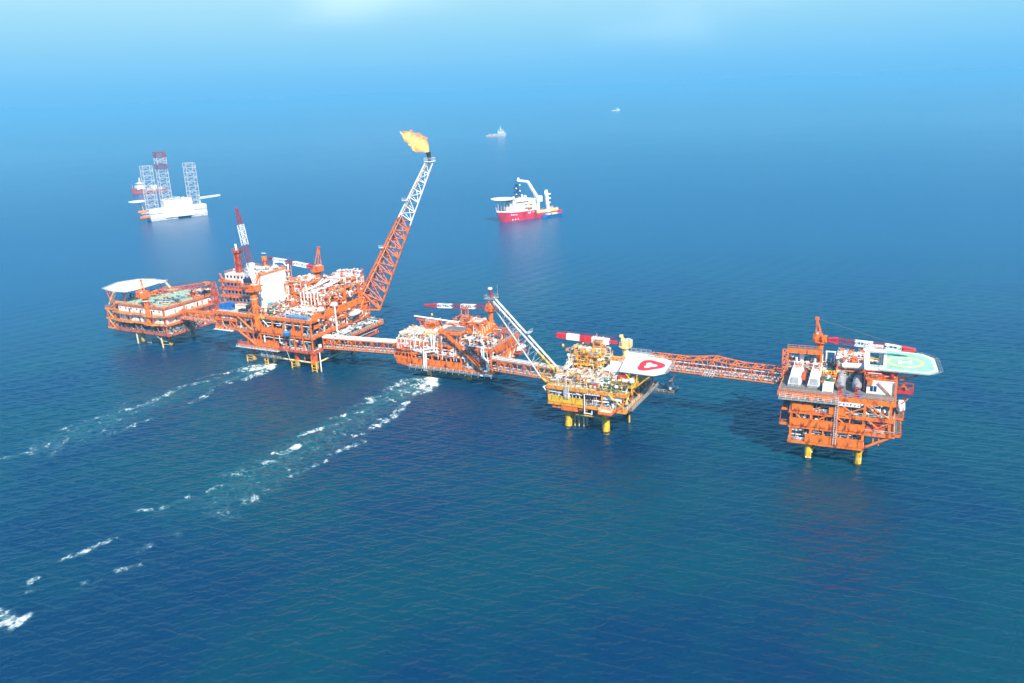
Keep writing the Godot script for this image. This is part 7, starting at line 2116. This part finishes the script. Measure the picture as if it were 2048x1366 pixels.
func make_vessels() -> void:
	# red and white construction ship
	var F := frame(-1.0, -793.6, -39.0)
	var t := thing(F, Vector3(35, 0, -7.5), "construction_ship", "ship", "red hulled ship with white wheelhouse, bow helideck and folded white crane", "")
	var zc := -7.5
	hull(t, [[-4.6, 0.6, 0.3, 9.8, 0.0], [2.0, 5.2, 2.2, 9.4], [9.0, 7.3, 5.6, 8.6], [18.0, 7.6, 7.2, 8.2], [37.8, 7.6, 7.6, 7.8], [38.2, 7.6, 7.6, 5.4], [66.0, 7.6, 7.6, 4.4], [72.0, 7.2, 6.8, 4.4]], zc, "hull_red")
	var s := Shape.new()
	s.quad(Vector3(-4.7, 9.9, zc + 0.7), Vector3(-4.7, 9.9, zc - 0.7), Vector3(-4.7, 11.2, zc - 0.7), Vector3(-4.7, 11.2, zc + 0.7))
	for q in [1.0, -1.0]:
		s.bar(Vector3(-4.6, 10.4, zc + 0.6 * q), Vector3(2.0, 10.0, zc + 5.2 * q), 0.25, 1.3)
		s.bar(Vector3(2.0, 10.0, zc + 5.2 * q), Vector3(9.0, 9.2, zc + 7.3 * q), 0.25, 1.2)
	shape(t, "bow_bulwark", s, "clean_white")
	s = Shape.new()   # rounded wheelhouse block
	var front := []
	for i in 9:
		var a := PI * 0.5 + PI * i / 8.0
		front.append(Vector2(14.0 + cos(a) * 5.5, zc - sin(a) * -7.2))
	front.append(Vector2(36.5, zc - 7.2))
	front.append(Vector2(36.5, zc + 7.2))
	s.prism(front, 8.0, 18.0)
	shape(t, "superstructure", s, "clean_white")
	s = Shape.new()
	s.hexa([Vector3(30, 8, zc + 7.5), Vector3(38.3, 8, zc + 7.5), Vector3(38.3, 8, zc - 7.5), Vector3(30, 8, zc - 7.5), Vector3(31, 20.0, zc + 6.8), Vector3(37.2, 19.0, zc + 6.8), Vector3(37.2, 19.0, zc - 6.8), Vector3(31, 20.0, zc - 6.8)])
	shape(t, "funnel_casing", s, "clean_white")
	box(t, "wheelhouse", Vector3(20.5, 19.2, zc), Vector3(15, 2.6, 13.6), "clean_white")
	for i in 8:
		box(t, "bridge_window", Vector3(14.4 + i * 1.9, 17.0, zc + 7.24), Vector3(1.5, 1.3, 0.12), "glass")
	for q in [[25.5, 14.2, 3.0], [31.5, 13.6, 3.4], [26.5, 11.0, 5.0]]:
		box(t, "side_opening", Vector3(q[0], q[1], zc + 7.3), Vector3(q[2], 0.9, 0.5), "dark_grey")
	for i in 5:
		box(t, "porthole", Vector3(13.0 + i * 2.4, 12.6, zc + 7.22), Vector3(0.6, 0.6, 0.1), "dark_grey")
	vessel(t, "rescue_boat", Vector3(27.5, 10.8, zc + 8.0), Vector3(32.0, 10.8, zc + 8.0), 1.0, "orange_light")
	rod(t, "helideck_plate", Vector3(2.6, 21.2, zc), Vector3(2.6, 22.0, zc), 11.2, "heli_white")
	shape(t, "helideck_ring", flat_ring(Vector3(2.6, 22.01, zc), 5.0, 5.8, 32), "line_yellow")
	rod(t, "helideck_underframe", Vector3(4.0, 20.2, zc), Vector3(4.0, 21.2, zc), 8.8, "dark_grey")
	for i in 6:
		for q in [1.0, -1.0]:
			rod(t, "helideck_post", Vector3(-3.4 + i * 2.5, 10.0, zc + q * (1.4 + i * 1.1)), Vector3(-5.0 + i * 2.9, 20.6, zc + q * (2.4 + i * 1.1)), 0.25, "clean_white")
	box(t, "foredeck_house", Vector3(6.0, 11.6, zc), Vector3(6.0, 5.0, 9.0), "light_grey")
	rod(t, "mooring_winch", Vector3(0.6, 11.0, zc + 3.2), Vector3(2.2, 11.0, zc + 3.2), 0.9, "dark_grey")
	for p in [Vector3(17.4, 20.5, zc + 2.4), Vector3(17.4, 20.5, zc - 2.4), Vector3(23.6, 20.5, zc + 2.4), Vector3(23.6, 20.5, zc - 2.4)]:
		bar(t, "mast_leg", p, Vector3(20.5, 33.6, zc) + (p - Vector3(20.5, 20.5, zc)) * 0.25, 0.55, "dark_blue")
	for i in 4:
		box(t, "mast_platform", Vector3(20.5, 22.6 + i * 3.2, zc), Vector3(6.2 - i * 1.1, 0.5, 5.4 - i * 0.9), "dark_blue")
	for i in 4:
		bar(t, "mast_brace", Vector3(18.2 + i * 0.5, 22.6 + i * 2.9, zc + 2.0 - i * 0.4), Vector3(22.6 - i * 0.5, 25.6 + i * 2.7, zc + 1.8 - i * 0.4), 0.5, "dark_blue")
		ball(t, "mast_dome", Vector3(18.4 + (i % 2) * 4.4, 24.2 + i * 2.8, zc + 2.2), Vector3.ONE * 0.75, "clean_white")
	for p in [Vector3(27.6, 21.6, zc + 4), Vector3(13.6, 21.8, zc + 3.4), Vector3(29.6, 21.4, zc - 3)]:
		ball(t, "satellite_dome", p, Vector3.ONE * 1.25, "clean_white")
	# folded knuckle crane
	rod(t, "crane_pedestal", Vector3(44.0, 4.5, zc + 3), Vector3(44.0, 14.6, zc + 3), 2.0, "clean_white")
	box(t, "crane_house", Vector3(45.0, 17.4, zc + 3), Vector3(6.6, 5.4, 4.4), "clean_white")
	bar(t, "crane_main_boom", Vector3(44.0, 18.4, zc + 3), Vector3(32.0, 34.8, zc + 3), 2.2, "clean_white", 2.6)
	bar(t, "crane_jib", Vector3(32.6, 35.0, zc + 3), Vector3(19.4, 37.4, zc + 3), 1.6, "clean_white", 2.0)
	ball(t, "jib_head", Vector3(20.6, 38.2, zc + 3), Vector3(1.3, 1.6, 1.0), "clean_white")
	rod(t, "crane_ram", Vector3(42.0, 15.4, zc + 3), Vector3(38.2, 24.6, zc + 3), 0.5, "light_grey")
	# stern gantry
	for p in [[Vector3(54.6, 4.8, zc + 5.4), Vector3(52.4, 23.0, zc + 5.4)], [Vector3(64.0, 4.4, zc - 4.0), Vector3(62.0, 22.6, zc - 4.0)]]:
		bar(t, "gantry_leg", p[0], p[1], 1.7, "clean_white", 2.2)
	bar(t, "gantry_beam", Vector3(51.4, 22.6, zc + 6.4), Vector3(63.0, 22.2, zc - 5.0), 2.0, "clean_white", 3.4)
	for i in 3:
		box(t, "gantry_step", Vector3(65.4, 11.0 + i * 4.2, zc - 4.2), Vector3(2.6, 1.2, 2.0), "clean_white")
	box(t, "aft_bulwark", Vector3(52.5, 5.6, zc + 7.4), Vector3(28.0, 2.6, 0.5), "cream")
	equipment(t, 601, 40, 69, zc + 6.4, zc - 6, 4.6, 3.0, 26, ["clean_white", "cream", "red", "light_grey", "orange_light"])
	rng_letters(t, Vector3(7.0, 6.4, zc + 6.95), Vector3(1.0, 0.0, 0.02), 7, 1.5, 3)
	rng_letters(t, Vector3(27.6, 6.2, zc + 7.66), Vector3(1.0, 0, 0), 3, 1.7, 8)
	rng_letters(t, Vector3(33.2, 6.6, zc + 7.66), Vector3(1.0, 0, 0), 4, 0.9, 9)
	for i in 3:
		ball(t, "thruster_mark", Vector3(9.2 + i * 3.2, 1.7, zc + 6.4 + i * 0.3), Vector3(0.7, 0.7, 0.15), "clean_white")
	# small blue boat alongside
	var b := thing(F, Vector3(54, 0, 5), "supply_boat", "boat", "small blue boat lying alongside the red hulled ship's stern", "")
	hull(b, [[41.0, 0.4, 0.2, 3.0, 42.5], [45.0, 2.4, 1.8, 2.6], [52.0, 2.8, 2.6, 2.2], [66.0, 2.8, 2.6, 2.0]], 4.4, "blue")
	for i in 8:
		rod(b, "fender", Vector3(46.0 + i * 2.5, 1.3, 7.2), Vector3(46.0 + i * 2.5, 1.3, 7.6), 0.6, "black")
	box(b, "wheelhouse", Vector3(49.0, 3.8, 4.2), Vector3(4.2, 2.8, 3.2), "clean_white")
	box(b, "wheelhouse_window", Vector3(49.0, 4.3, 4.2), Vector3(4.26, 0.8, 3.26), "glass")
	box(b, "deck_cargo", Vector3(57.0, 2.8, 4.2), Vector3(8.0, 1.2, 3.0), "cream")

	# white jack-up with three lattice legs
	F = frame(-376.6, -907.0, -37.0)
	t = thing(F, Vector3(28, 0, -14), "jackup_rig", "rig", "white three legged jack-up rig with tall lattice legs, far left", "")
	for q in [[0.0, 0.0, 27.0, 11.0], [42.0, 0.0, 59.0, 11.0], [16.0, -33.0, 44.0, 11.0]]:
		s = Shape.new()
		s.hexa([Vector3(q[0], -3, q[1]), Vector3(q[2], -3, q[1]), Vector3(q[2], -3, q[1] - 16), Vector3(q[0], -3, q[1] - 16), Vector3(q[0] - 1.5, 4.0, q[1]), Vector3(q[2], 3.4, q[1]), Vector3(q[2], 3.4, q[1] - 16), Vector3(q[0] - 1.5, 4.0, q[1] - 16)])
		shape(t, "pontoon", s, "light_grey")
	s = Shape.new()
	s.prism([Vector2(-1, 0), Vector2(59, 0), Vector2(59, -16), Vector2(44, -48), Vector2(16, -48), Vector2(-1, -16)], 3.4, 8.2)
	shape(t, "hull_deck", s, "clean_white")
	box(t, "jacking_house", Vector3(6.6, 9.4, -6.5), Vector3(16.0, 5.4, 13.0), "clean_white")
	box(t, "jacking_house", Vector3(51.5, 9.2, -6.5), Vector3(15.0, 6.0, 13.0), "clean_white")
	box(t, "accommodation", Vector3(29.0, 11.2, -4.6), Vector3(29.6, 17.8, 12.0), "clean_white")
	box(t, "accommodation_roof", Vector3(29.0, 20.2, -4.6), Vector3(30.2, 0.5, 12.6), "heli_white")
	for k in 3:
		for i in 8:
			box(t, "window", Vector3(17.6 + i * 3.2, 6.2 + k * 4.6, 1.44), Vector3(1.0, 0.9, 0.1), "light_grey")
	for k in 3:
		var c: Vector2 = [Vector2(3.6, -6.0), Vector2(12.4, -10.0), Vector2(48.2, -6.0)][k]
		var top: float = [57.5, 62.0, 57.0][k]
		if k == 1:
			c = Vector2(28.0, -38.0)
			top = 69.0
		if k == 1:
			lattice(t, Vector3(c.x, 8, c.y), Vector3(c.x, 51.0, c.y), Vector3.BACK, 10, 10, 10, 10, 9, 0.38, 0.19, "light_grey")
			lattice(t, Vector3(c.x, 51, c.y), Vector3(c.x, 56, c.y), Vector3.BACK, 10, 10, 10, 10, 1, 0.45, 0.3, "dark_red")
			lattice(t, Vector3(c.x, 56, c.y), Vector3(c.x, 63.5, c.y), Vector3.BACK, 10, 10, 10, 10, 2, 0.4, 0.22, "light_grey")
			lattice(t, Vector3(c.x, 63.5, c.y), Vector3(c.x, top, c.y), Vector3.BACK, 10, 10, 10, 10, 1, 0.5, 0.35, "dark_red")
		else:
			lattice(t, Vector3(c.x, 12, c.y), Vector3(c.x, top, c.y), Vector3.BACK, 10, 10, 10, 10, 9, 0.38, 0.19, "light_grey")
	rod(t, "helideck_plate", Vector3(-8.0, 20.4, -16), Vector3(-8.0, 21.2, -16), 9.0, "heli_white")
	for p in [Vector3(-3, 0, -13), Vector3(-3, 0, -20)]:
		rod(t, "helideck_post", p + Vector3(0, 8, 0), p + Vector3(-3, 20.4, 0), 0.5, "light_grey")
	box(t, "lifeboat_platform", Vector3(-5.0, 9.0, -5.0), Vector3(9.0, 0.6, 7.0), "light_grey")
	box(t, "lifeboat_platform", Vector3(-4.0, 6.6, -2.0), Vector3(8.0, 0.6, 3.0), "light_grey")
	vessel(t, "lifeboat", Vector3(-11.0, 10.6, -4.0), Vector3(-4.0, 10.6, -4.0), 1.6, "orange_light")
	vessel(t, "lifeboat", Vector3(-11.0, 5.0, 0.4), Vector3(-3.0, 5.0, 0.4), 1.6, "orange")
	rod(t, "crane_post", Vector3(55.0, 12, -9), Vector3(55.0, 18.4, -9), 1.2, "clean_white")
	boom_length(t, Vector3(55.0, 18.2, -9), Vector3(80.0, 18.6, -14), Vector3.UP, 1.8, 1.8, 1.4, 1.4, 10, 0.28, 0.16, "clean_white")
	rod(t, "hoist_rope", Vector3(79, 18, -13.8), Vector3(79, 12, -13.8), 0.1, "grey")
	equipment(t, 602, 16, 42, 0.5, -10, 20.5, 2.2, 12, ["clean_white", "light_grey", "pipe_white"])
	equipment(t, 603, 18, 42, -14, -30, 8.2, 4.0, 12, ["clean_white", "light_grey", "grey", "dark_blue"])

	var far := small_ship(frame(-522.0, -1205.0, -42.0), 46.0, 13.0, "hull_faded", "pale red hulled supply ship half hidden behind the white jack-up rig", "supply_ship", "ship")
	box(far, "cargo_frame", Vector3(30, 7, 0), Vector3(8, 5, 8), "pipe_white")
	far = small_ship(Transform3D(Basis(Vector3.UP, deg_to_rad(155.0)), Vector3(6.0, 0, -2318.0)), 56.0, 14.0, "light_grey", "pale grey ship alone in the haze beyond the flame", "patrol_ship", "ship")
	small_ship(Transform3D(Basis(Vector3.UP, deg_to_rad(165.0)), Vector3(558.0, 0, -4185.0)), 40.0, 11.0, "clean_white", "tiny white boat near the horizon, the farthest of the vessels", "distant_boat", "boat")
	far.set_meta("category", "ship")

func rng_letters(par: Node3D, a: Vector3, d: Vector3, n: int, h: float, seed_: int) -> void:
	# block strokes of the ship's name, too small to read in the photograph
	var rng := RandomNumberGenerator.new()
	rng.seed = seed_
	var s := Shape.new()
	for i in n:
		var c := a + d * i * h * 0.8
		s.box(c, Vector3(h * 0.16, h, 0.16))
		if rng.randf() < 0.75:
			s.box(c + Vector3(h * 0.42, 0, 0), Vector3(h * 0.16, h, 0.16))
		for k in 3:
			if rng.randf() < 0.6:
				s.box(c + Vector3(h * 0.21, (k - 1) * h * 0.42, 0), Vector3(h * 0.5, h * 0.16, 0.14))
	shape(par, "hull_lettering", s, "clean_white")
